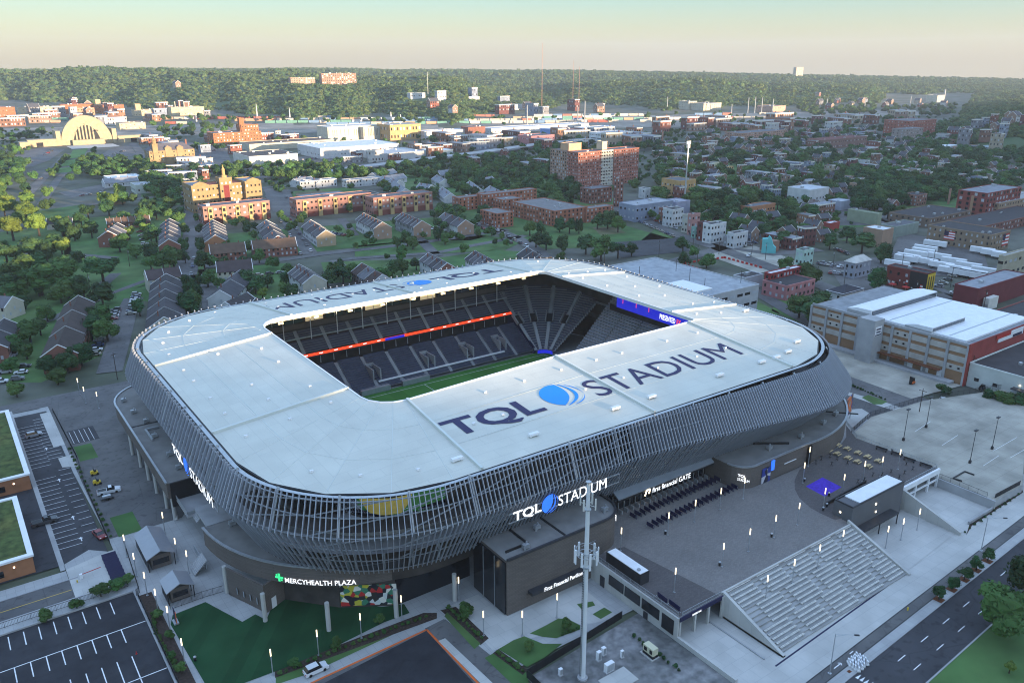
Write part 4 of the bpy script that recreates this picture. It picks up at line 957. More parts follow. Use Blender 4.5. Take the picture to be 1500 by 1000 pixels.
series([(909, 806), (987.5, 867)], 5.3, 'on the dark paving strip by the black container')
series([(1057.6, 829.6), (1096, 807.5), (1133.6, 787.3), (1167.8, 768.4), (1205.5, 746), (1233.4, 725), (1263.5, 705), (1289.5, 698), (1315, 687)], 5.3, 'of the long plaza row from the dark strip')
series([(1175.6, 707), (1183.5, 683), (1201.4, 661.5), (1221, 649.7)], 5.3, 'along the curve by the purple mat')
def terr(px, py):
    lo, hi = 0, 5.3
    for _ in range(30):
        z = (lo+hi)/2; y = G(px, py, z)[1]; s = .25+max(0, min(14, int(y-77.2)))*5.05/15
        if s > z: lo = z
        else: hi = z
    return z
for k, p in enumerate([(1121.2, 877.6), (1160.3, 853.6), (1197.3, 831.3), (1231.6, 809.7)]): lamp(*p, terr(*p), 'lit column lamp standing on the stepped terrace, %s from its black container end' % ORD[k])
series([(1297, 802), (1319.3, 790.5), (1343, 775.6)], .06, 'on the low pale terrace from the wide steps')
# tall dark lot lamps and the arm lamps of the parkway
def tall_lamp(px, py, z, h, label, arm=False, color=None):
    x, y = G(px, py, z); t = thing('light_pole', label, 'light pole', (x, y, z), 0, 'tall poles on lot and parkway')
    obj('pole', M().tube((x, y, z), (x, y, z+h), .11 if not arm else .1, 7, 0, .07).box(x-.3, x+.3, y-.3, y+.3, z, z+(.9 if not arm else .1), 0), MT['darksteel'] if not arm else MT['steel'], t)
    if arm:
        m = M(); m.tube((x, y, z+h-.6), (x+1.6, y-1.4, z+h), .05, 5).tube((x, y, z+h-.1), (x+1.6, y-1.4, z+h), .05, 5).tube((x+1.6, y-1.4, z+h), (x+2.6, y-2.2, z+h), .05, 5); obj('arm', m, MT['steel'], t)
        obj('lamp_head', M().obox(x+2.9, y-2.5, R(-40), .9, .3, z+h-.1, z+h+.08), MT['darksteel'], t)
    else: obj('lamp_head', M().box(x-.7, x+.7, y-.35, y+.35, z+h, z+h+.25), MT['darksteel'], t)
tall_lamp(1323.3, 645, 2.2, 10, 'tall dark light pole on the old concrete lot, closest to the picnic tables')
tall_lamp(1356.4, 626, 2.2, 10, 'tall dark light pole on the old concrete lot by its far corner')
tall_lamp(1420.5, 678, 2.2, 10, 'tall dark light pole in the middle of the old concrete lot')
tall_lamp(1453, 657.6, 2.2, 10, 'tall dark light pole on the old concrete lot at its outer edge')
tall_lamp(1215.3, 985.6, 0, 9, 'steel arm lamp over the cycle lane near the crosswalk', True)
tall_lamp(1437, 806, 0, 9, 'steel arm lamp over the cycle lane among the kerb trees', True)
# ------------------------------------------------------------------ the phone mast and its yard
mx, my = 83.6, 94.6
mast = thing('phone_mast', 'tall pale steel monopole carrying two rings of phone antennas', 'phone mast', (mx, my, 0))
obj('base', M().lathe([(1.0, 0), (1.0, .35), (.7, .4)], mx, my, 10), MT['concrete'], mast)
seg = M()
for z0, z1, r0, r1 in ((.3, 12, .55, .5), (12, 24.5, .5, .44), (24.5, 36, .42, .36), (36, 41.3, .34, .32)): seg.tube((mx, my, z0), (mx, my, z1), r0, 12, 0, r1)
obj('pole', seg, mat('mast_steel', (.72, .73, .73), .5, .2, var=.06, scale=.6), mast)
ld = M()
for k in range(46): ld.box(mx-.62, mx-.52, my-.18, my+.18, 1+k*.5, 1.06+k*.5)
ld.box(mx-.6, mx-.54, my-.2, my-.16, .8, 24).box(mx-.6, mx-.54, my+.16, my+.2, .8, 24); obj('cable_ladder', ld, MT['darksteel'], mast)
obj('flange', M().lathe([(.7, 24.3), (.7, 24.5)], mx, my, 12).lathe([(.6, 36), (.6, 36.15)], mx, my, 12).lathe([(.5, 41.3), (.5, 41.5)], mx, my, 12), MT['steel'], mast)
pf = M()
for k in range(12):
    a, b = R(30*k), R(30*k+30); pf.tube((mx+1.7*math.cos(a), my+1.7*math.sin(a), 27), (mx+1.7*math.cos(b), my+1.7*math.sin(b), 27), .07, 5).tube((mx+1.9*math.cos(a), my+1.9*math.sin(a), 28.1), (mx+1.9*math.cos(b), my+1.9*math.sin(b), 28.1), .05, 5)
    if k % 2 == 0: pf.tube((mx+.4*math.cos(a), my+.4*math.sin(a), 27), (mx+2*math.cos(a), my+2*math.sin(a), 27.4), .06, 5)
obj('antenna_ring', pf, MT['steel'], mast)
for k in range(9):
    a = R(40*k+8); c, n = math.cos(a), math.sin(a); obj('antenna', M().obox(mx+2.15*c, my+2.15*n, a, .16, .38, 25.6 if k % 3 else 25.0, 28.4), MT['white'], mast)
for k in range(4):
    a = R(90*k+20); c, n = math.cos(a), math.sin(a); obj('antenna', M().obox(mx+1.5*c, my+1.5*n, a, .14, .3, 36.4, 38.6).bar((mx, my, 37), (mx+1.4*c, my+1.4*n, 37), .07, .07), MT['offwhite'], mast)
def cabinet(px, py, lx, ly, h, label, color=(.5, .52, .52), z=0):
    x, y = G(px, py, z); t = thing('equipment_cabinet', label, 'cabinet', (x, y, z), 0, 'equipment cabinets in the mast yard')
    obj('cabinet_body', M().box(x-lx/2, x+lx/2, y-ly/2, y+ly/2, z+.1, z+h), MT['white'], t, color=color); obj('cabinet_door', M().box(x-lx/2+.08, x-.03, y-ly/2-.03, y-ly/2-.003, z+.25, z+h-.1).box(x+.03, x+lx/2-.08, y-ly/2-.03, y-ly/2-.003, z+.25, z+h-.1), MT['steel'], t)
    obj('plinth', M().box(x-lx/2-.1, x+lx/2+.1, y-ly/2-.1, y+ly/2+.1, z-.1, z+.09), MT['concrete'], t)
cabinet(892, 982, 1.9, .9, 1.9, 'wide grey equipment cabinet beside the phone mast'); cabinet(877, 966, .9, .7, 2.0, 'grey cabinet behind the wide one near the phone mast')
cabinet(884, 958, .8, .7, 1.7, 'small pale cabinet farthest from the gravel yard pad'); cabinet(911, 962, .6, .5, 1.6, 'narrow pale cabinet alone towards the generator'); cabinet(821, 988, .7, .6, 1.5, 'single white cabinet by the dark fence of the gravel yard')
x, y = 98.5, 91.8
gen = thing('generator', 'beige standby generator on a pale pad in the gravel yard', 'generator', (x, y, .15))
obj('fuel_tank', M().box(x-.75, x+.75, y-1.4, y+1.4, .15, .7), MT['black'], gen); obj('housing', M().box(x-.7, x+.7, y-1.35, y+1.35, .71, 2.2), mat('beige_paint', (.55, .52, .36), .5, var=.05), gen); obj('louvre', M().box(x-.72, x-.703, y-1.1, y-.4, 1, 1.9).box(x-.72, x-.703, y+.3, y+1.1, 1, 1.9), MT['black'], gen)
# black fences with posts
def fence(P, h, label, z=0, every=2.4, mt='black', group='metal fences round the stadium', slat=.0, name='metal_fence', panel=True):
    t = thing(name, label, 'fence', (P[0][0], P[0][1], z), 0, group); n = 0
    for a, b in zip(P, P[1:]):
        a = Vector(a); b = Vector(b); L = (b-a).length; k = max(1, round(L/every))
        for i in range(k):
            p, q = a.lerp(b, i/k), a.lerp(b, (i+1)/k)
            obj('post', M().box(p.x-.04, p.x+.04, p.y-.04, p.y+.04, z, z+h), MT[mt], t)
            m = M()
            if panel:
                m.bar((p.x, p.y, z+h*.93), (q.x, q.y, z+h*.93), .05, .07).bar((p.x, p.y, z+.2), (q.x, q.y, z+.2), .05, .07); e = 9
                for j in range(1, e): c = p.lerp(q, j/e); m.box(c.x-.018, c.x+.018, c.y-.018, c.y+.018, z+.2, z+h*.93)
            else: m.bar((p.x, p.y, z+h*.5), (q.x, q.y, z+h*.5), .03, h*.92)
            obj('fence_panel', m, MT[mt], t)
    return t
fence([(75.4, 60), (75.2, 100.8), (101.6, 103.2)], 2.0, 'solid black screen fence round the gravel mast yard', panel=False)
fence([(21.2, 170), (22, 171), (23.5, 195)], 1.8, 'black bar fence between the lot and the kiosks', 0); fence([(20.6, 195), (20.9, 232), (22, 248), (21.3, 292)], 1.6, 'long black fence along the edge of the left lot')
fence([(21.4, 132), (21.4, 170)], 1.5, 'black bar fence along the planted strip by the fresh asphalt lot')
fence([(32.6, 161), (37, 160.6)], 1.8, 'short black fence between the small kiosk and the curved wing'); fence([(26, 160.9), (32.6, 161), ], 1.8, 'black fence before the small gabled kiosk')
fence([(-60, 174.4), (20.5, 174.8)], 1.5, 'thin fence behind the bushes beside the fresh asphalt lot', mt='darksteel')
fence([(107, 91.8), (118.4, 91.8)], 1.0, 'steel railing over the shaded entry below the plaza', 5.3, mt='steel', name='railing'); fence([(106.2, 92.2), (106.2, 117.4)], 1.0, 'steel railing along the plaza wall beside the mast yard', 5.3, mt='steel', name='railing')
fence([(188.5, 95.2), (209, 95.3)], 1.0, 'steel railing on the white framed deck edge', 5.3, mt='steel', name='railing')
fence([(209, 95.4), (208.4, 119), (218.1, 130.5), (226, 138.2), (229, 146)], 1.1, 'pale railing curving between the plaza and old concrete lot', 5.3, mt='steel', name='railing')
fence([(209.8, 82), (209.8, 118)], 1.6, 'thin chain fence along the low edge of the concrete lot', 2.2, mt='darksteel')
fence([(223.8, 80.2), (211, 80.6)], 1.4, 'dark slatted barrier at the parkway corner of concrete lot', 2.2, panel=False)
fence([(216, 125.2), (232, 129), (258, 126.4), (300, 112.4)], 1.8, 'tall thin fence along the far side of concrete lot', 2.2, mt='darksteel')

# ------------------------------------------------------------------ kiosks, container, bar building, tables, banners
def kiosk(x0, x1, y0, y1, h, label):
    t = thing('kiosk', label, 'kiosk', ((x0+x1)/2, (y0+y1)/2, 0), 0, 'gabled ticket kiosks'); xm = (x0+x1)/2; e = .9
    obj('wall', M().box(x0+1, x1-1, y0+1, y1-1, 0, h), MT['brick'], t)
    obj('roof', M().add([(x0, y0, h), (xm, y0, h+1.5), (xm, y1, h+1.5), (x0, y1, h), (x1, y0, h), (x1, y1, h), (x0, y0, h-.15), (xm, y0, h+1.3), (xm, y1, h+1.3), (x0, y1, h-.15), (x1, y0, h-.15), (x1, y1, h-.15)], [(0, 1, 2, 3), (1, 4, 5, 2), (9, 8, 7, 6), (8, 11, 10, 7), (6, 7, 1, 0), (7, 10, 4, 1), (3, 2, 8, 9), (2, 5, 11, 8), (0, 3, 9, 6), (4, 10, 11, 5)]), mat('kiosk_metal', (.30, .31, .33), .5, .3, var=.05, scale=.5), t)
    obj('gable', M().add([(x0+1, y0+.98, h), (x1-1, y0+.98, h), (xm, y0+.98, h+1.2)], [(0, 1, 2)]), MT['darksteel'], t)
    for x in (x0+.3, x1-.3):
        for y in (y0+.3, (y0+y1)/2, y1-.3): obj('post', M().box(x-.08, x+.08, y-.08, y+.08, 0, h), MT['black'], t)
    obj('serving_hatch', M().box(x0+1.4, x1-1.4, y0+.9, y0+.97, 1, 2.3), MT['glass'], t)
    for k in range(4): obj('screen_panel', M().box(x0+.2, x0+.26, y0+.4+k*(y1-y0-.8)/4, y0+.4+(k+.85)*(y1-y0-.8)/4, .3, 2.6), MT['black'], t)
kiosk(25.3, 31.6, 177.4, 190.5, 3.3, 'larger grey gabled kiosk behind the black fence'); kiosk(25.8, 31.7, 162.2, 168.2, 3.2, 'smaller grey gabled kiosk by the turf corner')
x0, x1, y0, y1 = 106.9, 109.6, 103.9, 114.4
ct = thing('shipping_container', 'black shipping container with white roof on the plaza edge', 'container', (108.2, 109, 5.3))
obj('container_body', M().box(x0, x1, y0, y1, 5.3, 8.0), MT['black'], ct); obj('container_roof', M().box(x0+.15, x1-.15, y0+.15, y1-.15, 8.0, 8.12), MT['white'], ct)
for k in range(7): obj('rib', M().box(x0-.07, x0-.003, y0+.5+k*1.5, y0+.75+k*1.5, 5.4, 7.9), MT['black'], ct)
obj('door', M().box(x0+.1, x1-.1, y0-.06, y0-.003, 5.4, 7.8), MT['darksteel'], ct); obj('roof_unit', M().box(x0+.6, x0+1.2, y0+1, y0+1.6, 8.12, 8.5), MT['steel'], ct)
bar = thing('bar_building', 'long grey box bar with pale roof between plaza and low terrace', 'building', (177, 95.4, 0))
obj('wall', M().box(165.3, 187.4, 92.6, 97.6, 0, 9.1), mat('grey_render', (.115, .115, .12), .85, var=.06, scale=.3), bar); obj('roof', M().box(168.8, 187.1, 93, 97.2, 9.1, 9.35), MT['white'], bar)
obj('parapet', M().box(165.3, 187.4, 92.6, 92.9, 9.1, 9.5).box(165.3, 187.4, 97.3, 97.6, 9.1, 9.5).box(165.3, 165.6, 92.9, 97.3, 9.1, 9.5).box(187.1, 187.4, 92.9, 97.3, 9.1, 9.5), MT['darksteel'], bar)
obj('awning', M().box(166.6, 182.5, 90.2, 92.57, 3.0, 3.35), MT['darksteel'], bar); obj('serving_counter', M().box(167.5, 181, 91.6, 92.57, .1, 1.2), MT['concrete'], bar)
for k in range(5): obj('serving_hatch', M().box(168+k*2.8, 170.2+k*2.8, 92.5, 92.58, 1.3, 2.8), MT['glass'], bar)
for x in (166.8, 174.5, 182.3): obj('post', M().box(x-.1, x+.1, 90.3, 90.5, 0, 3), MT['black'], bar)
obj('wall_lamp', M().box(175, 175.4, 92.45, 92.58, 6.9, 7.3).box(175.5, 175.9, 92.45, 92.58, 4.6, 5), MT['bulb'], bar); obj('side_lamp', M().box(165.2, 165.29, 95.5, 95.9, 6.6, 7.0), MT['bulb'], bar)
def pbar(x, y, z=5.3): return G(1130+x/5.172, 640+y/5.172, z)
pt = None
for k, p in enumerate([(503, 72), (573, 97), (655, 128), (728, 158), (808, 190), (432, 108), (498, 135), (580, 167), (650, 195), (733, 230)]):
    x, y = pbar(*p)
    lab = 'pale wooden picnic table, %s of the %s row from the podium wall' % (ORD[k % 5], 'far' if k < 5 else 'near')
    if pt is None:
        pt = thing('picnic_table', lab, 'picnic table', (x, y, 5.31), R(8), 'picnic tables on the dark paving')
        for q in range(5): link('plank', M().box(-.95, .95, -.42+q*.17, -.27+q*.17, .72, .77).mesh('plank', MT['wood']), pt)
        for u in (-.78, .78): link('bench', M().box(-.95, .95, u-.15, u+.15, .42, .47).mesh('bench', MT['wood']), pt)
        for u in (-.6, .6): link('trestle', M().bar((u, -.75, .02), (u, -.15, .72), .08, .06).bar((u, .75, .02), (u, .15, .72), .08, .06).bar((u, -.8, .4), (u, .8, .4), .08, .06).mesh('trestle', MT['wood']), pt)
    else: dup(pt, (x, y, 5.31), R(8+random.uniform(-4, 4)), lab)
hi = None
for k, p in enumerate([(328, 160), (375, 172), (335, 205), (442, 155), (495, 175), (455, 215), (575, 203), (1020, 215), (1070, 250), (905, 272), (1008, 280), (967, 312), (767, 296), (703, 332), (653, 347), (837, 293), (910, 120)]):
    x, y = pbar(*p)
    lab = 'black cross-legged standing table, %s counted from the podium wall across to the railing' % ORD[k]
    if hi is None:
        hi = thing('standing_table', lab, 'table', (x, y, 5.31), .3, 'black standing tables on the dark paving')
        link('tabletop', M().lathe([(.38, 1.06), (.38, 1.1)], n=10).mesh('tabletop', MT['black']), hi); link('base', M().bar((-.3, 0, 0), (.25, 0, 1.06), .1, .06).bar((.3, 0, 0), (-.25, 0, 1.06), .1, .06).bar((0, -.3, 0), (0, .25, 1.06), .1, .06).mesh('base', MT['black']), hi)
    else: dup(hi, (x, y, 5.31), .3*k, lab)
bn = None
for k, p in enumerate([(840, 97), (955, 135), (1050, 178), (1175, 222)]):
    x, y = pbar(*p); lab = 'dark planter bench, %s along the curving railing from the podium' % ORD[k]
    if bn is None:
        bn = thing('bench', lab, 'bench', (x-.6, y, 5.31), R(-82), 'dark benches along the railing'); link('seat', M().box(-1.6, 1.6, -.3, .3, .4, .5).mesh('seat', MT['darksteel']), bn); link('backrest', M().box(-1.6, 1.6, .26, .32, .5, .95).mesh('backrest', MT['darksteel']), bn)
        for u in (-1.3, 1.3): link('leg', M().box(u-.1, u+.1, -.25, .25, 0, .4).mesh('leg', MT['black']), bn)
    else: dup(bn, (x-.6, y, 5.31), R(-82), lab)
bi = None
for k, p in enumerate([((1205.5, 747.5), 'by the lamp at the dark paving curve'), ((1178, 705), 'by the lamp beside the purple mat'), ((1200, 665), 'by the lamp nearest the podium recess'), ((1054, 828), 'by a lamp in the middle of the plaza'), ((1130, 786), 'by the second lamp of the long plaza row'), ((974.5, 782), 'at the end of the navy banner rows'), ((1214, 726), 'beside the low fence at the purple mat'), ((1211, 742), 'at the corner of the grey bar'), ((286, 967), 'on the turf near the planted strip')]):
    x, y = G(*p[0], 5.3 if p[0][0] > 500 else 0.02); z = 5.31 if p[0][0] > 500 else .02; lab = 'dark round litter bin '+p[1]
    if bi is None:
        bi = thing('litter_bin', lab, 'bin', (x, y, z), 0, 'dark litter bins by the lamps'); link('bin_body', M().lathe([(.24, 0), (.3, .85)], n=10).mesh('bin_body', MT['black']), bi); link('lid', M().lathe([(.32, .85), (.28, 1.0), (.1, 1.12)], n=10).mesh('lid', MT['steel']), bi)
    else: dup(bi, (x, y, z), 0, lab)
bnr = None
for row, (a, b, n) in enumerate([((927.5, 758), (1050.8, 703.5), 20), ((952.5, 772), (1075.5, 715), 20)]):
    A, B = Vector(G(*a, 5.3)), Vector(G(*b, 5.3))
    for k in range(n):
        p = A.lerp(B, k/(n-1)); lab = 'navy banner barrier, %s of the %s row from the black container' % (ORD[k], 'gate side' if row == 0 else 'plaza side')
        if bnr is None:
            bnr = thing('crowd_barrier', lab, 'barrier', (p.x, p.y, 5.31), R(-88), 'navy banner barriers before the gate')
            link('banner', M().box(-1.15, 1.15, -.04, .04, .12, 1.12).mesh('banner', MT['navy']), bnr)
            for u in (-1, 1): link('foot', M().box(u-.04, u+.04, -.35, .35, 0, .12).mesh('foot', MT['steel']), bnr)
            link('badge', M().lathe([(.3, -.05), (.3, -.041)], n=10).mesh('badge', MT['white']), bnr); bnr.children[-1].rotation_euler = (R(90), 0, 0); bnr.children[-1].location = (0, 0, .65)
        else: dup(bnr, (p.x, p.y, 5.31), R(-88+random.uniform(-6, 6)), lab)
for k, (p, q) in enumerate([((963, 873), (977, 884)), ((980, 884), (996, 896))]):
    a, b = Vector(G(*p, 5.3)), Vector(G(*q, 5.3)); d = (b-a); t = thing('crowd_barrier', 'long navy banner on the plaza railing, %s from the corner' % ('second' if k == 0 else 'first'), 'barrier', (a.x, a.y, 5.3), 0, 'navy banners on the plaza corner'); m = M(); m.bar((a.x, a.y, 5.95), (b.x, b.y, 5.95), .06, 1.1); obj('banner', m, MT['navy'], t); obj('foot', M().box(a.x-.05, a.x+.05, a.y-.3, a.y+.3, 5.3, 5.42).box(b.x-.05, b.x+.05, b.y-.3, b.y+.3, 5.3, 5.42), MT['steel'], t)
lf = M(); a, b = Vector(G(1210, 740, 5.3)), Vector(G(1268, 707, 5.3)); lf.bar((a.x, a.y, 5.75), (b.x, b.y, 5.75), .3, .9); mono('planter_box', lf, MT['black'], 'long low dark planter box between purple mat and grey bar', 'planter')
for k, p in enumerate([(165, 708), (172, 722), (176, 736), (181, 750)][:0]): pass
for k in range(7):                                            # purple gate mats on the street end: boom barriers lying as panels
    y = 178.4+k*1.75; t = thing('purple_barrier', 'dark purple bicycle barrier, %s of the stack by the larger kiosk' % ORD[k], 'barrier', (19.9, y, 0), 0, 'purple barriers by the kiosks'); obj('banner', M().add([(17.8, y, .1), (20.9, y, .1), (20.9, y+1.0, 1.0), (17.8, y+1.0, 1.0), (17.8, y+.08, .1), (20.9, y+.08, .1), (20.9, y+1.08, 1.0), (17.8, y+1.08, 1.0)], [(0, 1, 2, 3), (7, 6, 5, 4), (3, 2, 6, 7), (0, 3, 7, 4), (1, 5, 6, 2)]), MT['navy'], t); obj('foot', M().box(17.9, 18, y, y+1.1, 0, .1).box(20.7, 20.8, y, y+1.1, 0, .1), MT['steel'], t)
bg_ = thing('barrier_gate', 'red and white boom gate across the street end', 'gate', (12.6, 184.3, 0)); obj('post', M().box(12.3, 12.9, 184, 184.6, -.05, 1.1), MT['white'], bg_); obj('boom', M().bar((12.9, 184.3, .95), (16.8, 184.8, 1.0), .12, .12), MT['red'], bg_)
pb_ = M(); pb_.lathe([(.14, 0), (.14, .5), (.09, .6)], 11.6, 183.2, 8); mono('fire_hydrant', pb_, MT['yellow'], 'yellow fire hydrant beside the boom gate', 'hydrant')
hy = M(); hx, hy_ = G(1329.5, 893, 0); hy.lathe([(.16, 0), (.16, .55), (.1, .7)], hx, hy_, 8); mono('fire_hydrant', hy, MT['yellow'], 'yellow fire hydrant on the parkway kerb strip', 'hydrant')
cn = M(); cx_, cy_ = G(200, 957, -.05); cn.lathe([(.2, -.05), (.2, 0), (.13, 0), (.03, .65)], cx_, cy_, 8); mono('traffic_cone', cn, MT['red'], 'single red cone on the fresh asphalt lot', 'cone')
# upright banner at the turf corner and the orange player mural at the right end
x, y = G(258, 912, 0); t = thing('banner_stand', 'tall navy and orange banner stand on the turf corner', 'banner', (x, y, 0)); obj('banner', M().box(x-.05, x+.05, y-.7, y+1.2, .3, 3.2), MT['navy'], t); obj('stripe', M().box(x-.06, x+.06, y-.9, y-.7, .3, 3.2), MT['orange'], t); obj('stand', M().box(x-.5, x+.5, y-.7, y+1.2, 0, .3), MT['steel'], t)
om = mural_mat('player_print', [(.55, .11, .02), (.05, .06, .22), (.60, .16, .03), (.35, .30, .32), (.50, .10, .02), (.1, .05, .04)], .55)
x, y = G(1232, 627, 2); mw = thing('banner_wall', 'tall orange and blue mural panel standing by the right podium', 'banner', (x, y, 0)); A, B = Vector(G(1227, 624, 2)), Vector(G(1246, 604, 2))
m = M(); m.bar((A.x, A.y, 4.6), (B.x, B.y, 5.6), .3, 6.5); obj('banner', m, om, mw); obj('frame', M().box(A.x-.1, A.x+.1, A.y-.1, A.y+.1, 0, 6).box(B.x-.1, B.x+.1, B.y-.1, B.y+.1, 0, 6), MT['steel'], mw)
# water-filled barriers by the crosswalk
wb = None; n = 0
for i in range(4):
    for j in range(4):
        s_, t_ = 11.6+i*.95, -4.9+j*.62
        x, y = pk(s_, t_); n += 1; lab = 'white plastic road barrier, %s in %s file of the kerbside stack' % (ORD[j], ORD[i])
        if wb is None:
            wb = thing('road_barrier', lab, 'barrier', (x, y, 0), R(45), 'white road barriers by the crosswalk'); link('barrier_body', M().prism([(-.75, -.28), (.75, -.28), (.75, .28), (-.75, .28)], 0, .3).box(-.72, .72, -.12, .12, .3, .95).mesh('barrier_body', MT['white']), wb); link('cap', M().box(-.2, .2, -.13, .13, .95, 1.02).mesh('cap', MT['steel']), wb)
        else: dup(wb, (x, y, 0), R(45+random.uniform(-12, 12)), lab)
lines('cycle_mark', [(pk(8.3, -1.9), pk(10.6, -1.9)), (pk(10.2, -1.5), pk(10.7, -1.9)), (pk(10.2, -2.3), pk(10.7, -1.9)), (pk(14.4, -1.5), pk(15.6, -1.5)), (pk(14.4, -2.2), pk(15.6, -2.2))], .2, -.003)
structure('drain_cover', M().box(*[c for q in ((125.6, 126.4, 66.2, 66.8),) for c in q], -.02, .0), MT['rust'])
# buildings with green roofs at the left
def green_roof(x0, x1, y0, y1, h, label):
    t = thing('brick_building', label, 'building', ((x0+x1)/2, (y0+y1)/2, 0), 0, 'low brick buildings with planted roofs')
    obj('wall', M().box(x0, x1, y0, y1, 0, h), mat('orange_brick', (.32, .145, .075), .9, var=.15, scale=.4), t); obj('coping', M().box(x0-.3, x1+.3, y0-.3, y0+.9, h, h+.5).box(x0-.3, x1+.3, y1-.9, y1+.3, h, h+.5).box(x1-.9, x1+.3, y0+.9, y1-.9, h, h+.5).box(x0-.3, x0+.9, y0+.9, y1-.9, h, h+.5), MT['white'], t)
    o = obj('planted_roof', M().box(x0+.9, x1-.9, y0+.9, y1-.9, h, h+.2), mat('sedum', (.095, .105, .03), 1, var=.5, scale=.5, c2=(.06, .085, .025), bump=.5), t)
    for k in range(4): obj('roof_vent', M().box(x0+3+k*2, x0+3.7+k*2, y0+9+k*4, y0+9.7+k*4, h+.2, h+.7), MT['white'], t)
    obj('wall_lamp', M().box(x1-4, x1-3.7, y0-.1, y0-.003, 2.6, 2.9), MT['bulb'], t); obj('window', M().box(x1-9, x1-6, y0-.05, y0-.003, 1, 2.6), MT['glass'], t)
green_roof(-14, 8.9, 237, 289, 4.2, 'low brick building with planted roof beside the marked left lot'); green_roof(-14, 4.6, 193, 225, 4.2, 'nearer low brick building with planted roof by the gated street')
# ------------------------------------------------------------------ city: builders
FOOT = [(131, 201, 112), (290, 165, 60), (180, 95, 60)]        # circles already built on
ANCH = []                                                    # (phrase, x, y): what a label can point to
BRICK, TAN, CREAM, GREY, WHITE, PINK, DARKR = (.20, .088, .065), (.34, .26, .17), (.43, .40, .32), (.24, .24, .25), (.48, .48, .48), (.28, .145, .12), (.13, .04, .035)
RG, RD, RB, RW = (.12, .12, .13), (.045, .042, .045), (.10, .065, .045), (.60, .62, .63)
pane = {'d': MT['glass'], 'w': mat('pale_window', (.34, .37, .40), .3, var=.2, scale=.4, spec=.6)}
def lobj(name, m, mt, parent, color=None, kind=None, tinted=False):   # m already in the parent's own coordinates
    o = link(name, m.mesh(name, mt), parent, None, kind, color)
    if tinted: o['tinted'] = True
    return o
def wins(x0, x1, y0, y1, z0, h, floors, sx, ww=1.2, wh=1.5, faces='lfrb', skip=.0):
    """window boxes standing 4 cm proud on the faces of a block: (dark, pale)"""
    D, P = M(), M(); fh = h/floors
    for fl in range(floors):
        z = z0+fl*fh+fh*.32; t = min(wh, fh*.58)
        for fc in faces:
            a, b = (x0, x1) if fc in 'fb' else (y0, y1); k = max(1, int((b-a)/sx)); st = (b-a)/k
            for i in range(k):
                if random.random() < skip: continue
                c = a+(i+.5)*st; m = D if random.random() < .6 else P; e = .05
                if fc == 'f': m.box(c-ww/2, c+ww/2, y0-e, y0-.003, z, z+t, bottom=False)
                elif fc == 'b': m.box(c-ww/2, c+ww/2, y1+.003, y1+e, z, z+t, bottom=False)
                elif fc == 'l': m.box(x0-e, x0-.003, c-ww/2, c+ww/2, z, z+t, bottom=False)
                else: m.box(x1+.003, x1+e, c-ww/2, c+ww/2, z, z+t, bottom=False)
    return D, P
def block(t, x0, x1, y0, y1, z0, h, col, rcol, floors=0, sx=3.0, name='wall', par=.5, faces='lfr', wn='window_rank', ww=1.2, wh=1.5, plant=True, skip=0):
    """one flat-roofed block in world coordinates under thing t"""
    w_ = obj(name, M().box(x0, x1, y0, y1, z0, z0+h), MT['wall'], t, color=col)
    obj('roof', M().box(x0+.3, x1-.3, y0+.3, y1-.3, z0+h, z0+h+.12), MT['roof'], w_, color=rcol)
    if par: obj('parapet', M().box(x0-.1, x1+.1, y0-.1, y0+.3, z0+h, z0+h+par).box(x0-.1, x1+.1, y1-.3, y1+.1, z0+h, z0+h+par).box(x0-.1, x0+.3, y0+.3, y1-.3, z0+h, z0+h+par).box(x1-.3, x1+.1, y0+.3, y1-.3, z0+h, z0+h+par), MT['wall'], w_, color=[c*1.15 for c in col])
    if floors:
        for m, k in zip(wins(x0, x1, y0, y1, z0, h, floors, sx, ww, wh, faces, skip), 'dw'):
            if m.v: obj(wn, m, pane[k], w_, kind='stuff')
    if plant:
        for _ in range(max(1, min(5, int((x1-x0)*(y1-y0)/300)))):
            px_, py_ = random.uniform(x0+1.5, max(x0+1.6, x1-3)), random.uniform(y0+1.5, max(y0+1.6, y1-3)); s_ = random.uniform(.8, 1.8)
            obj('rooftop_unit', M().box(px_, px_+s_*1.4, py_, py_+s_, z0+h+.12, z0+h+.12+s_*.8), MT['steel'], w_)
    return w_
def corner(px, py, pxl, pxr, pyt=None, z=0.0, h=None):
    x0, y0 = G(px, py, z); x1 = x0+(along(x0, y0, 1, 0, pxr, z) if pxr is not None else 0); y1 = y0+(along(x0, y0, 0, 1, pxl, z) if pxl is not None else 0)
    return x0, x1, y0, y1, (h if h else zof(x0, y0, pyt)-z)
def reg(phrase, x0, x1, y0, y1):
    FOOT.append(((x0+x1)/2, (y0+y1)/2, math.hypot(x1-x0, y1-y0)/2*.9))
    if phrase: ANCH.append((phrase, (x0+x1)/2, (y0+y1)/2))
def bldg(label, phrase, c, col, rcol=RG, floors=0, sx=3.0, name='building', cat='building', depth=None, group=None, **k):
    x0, x1, y0, y1, h = c
    if depth:
        if x1-x0 < .5: x1 = x0+depth
        else: y1 = y0+depth
    t = thing(name, label, cat, ((x0+x1)/2, (y0+y1)/2, 0), 0, group)
    block(t, x0, x1, y0, y1, -.3, h+.3, col, rcol, floors, sx, **k); reg(phrase, x0, x1, y0, y1)
    return t, (x0, x1, y0, y1, h)
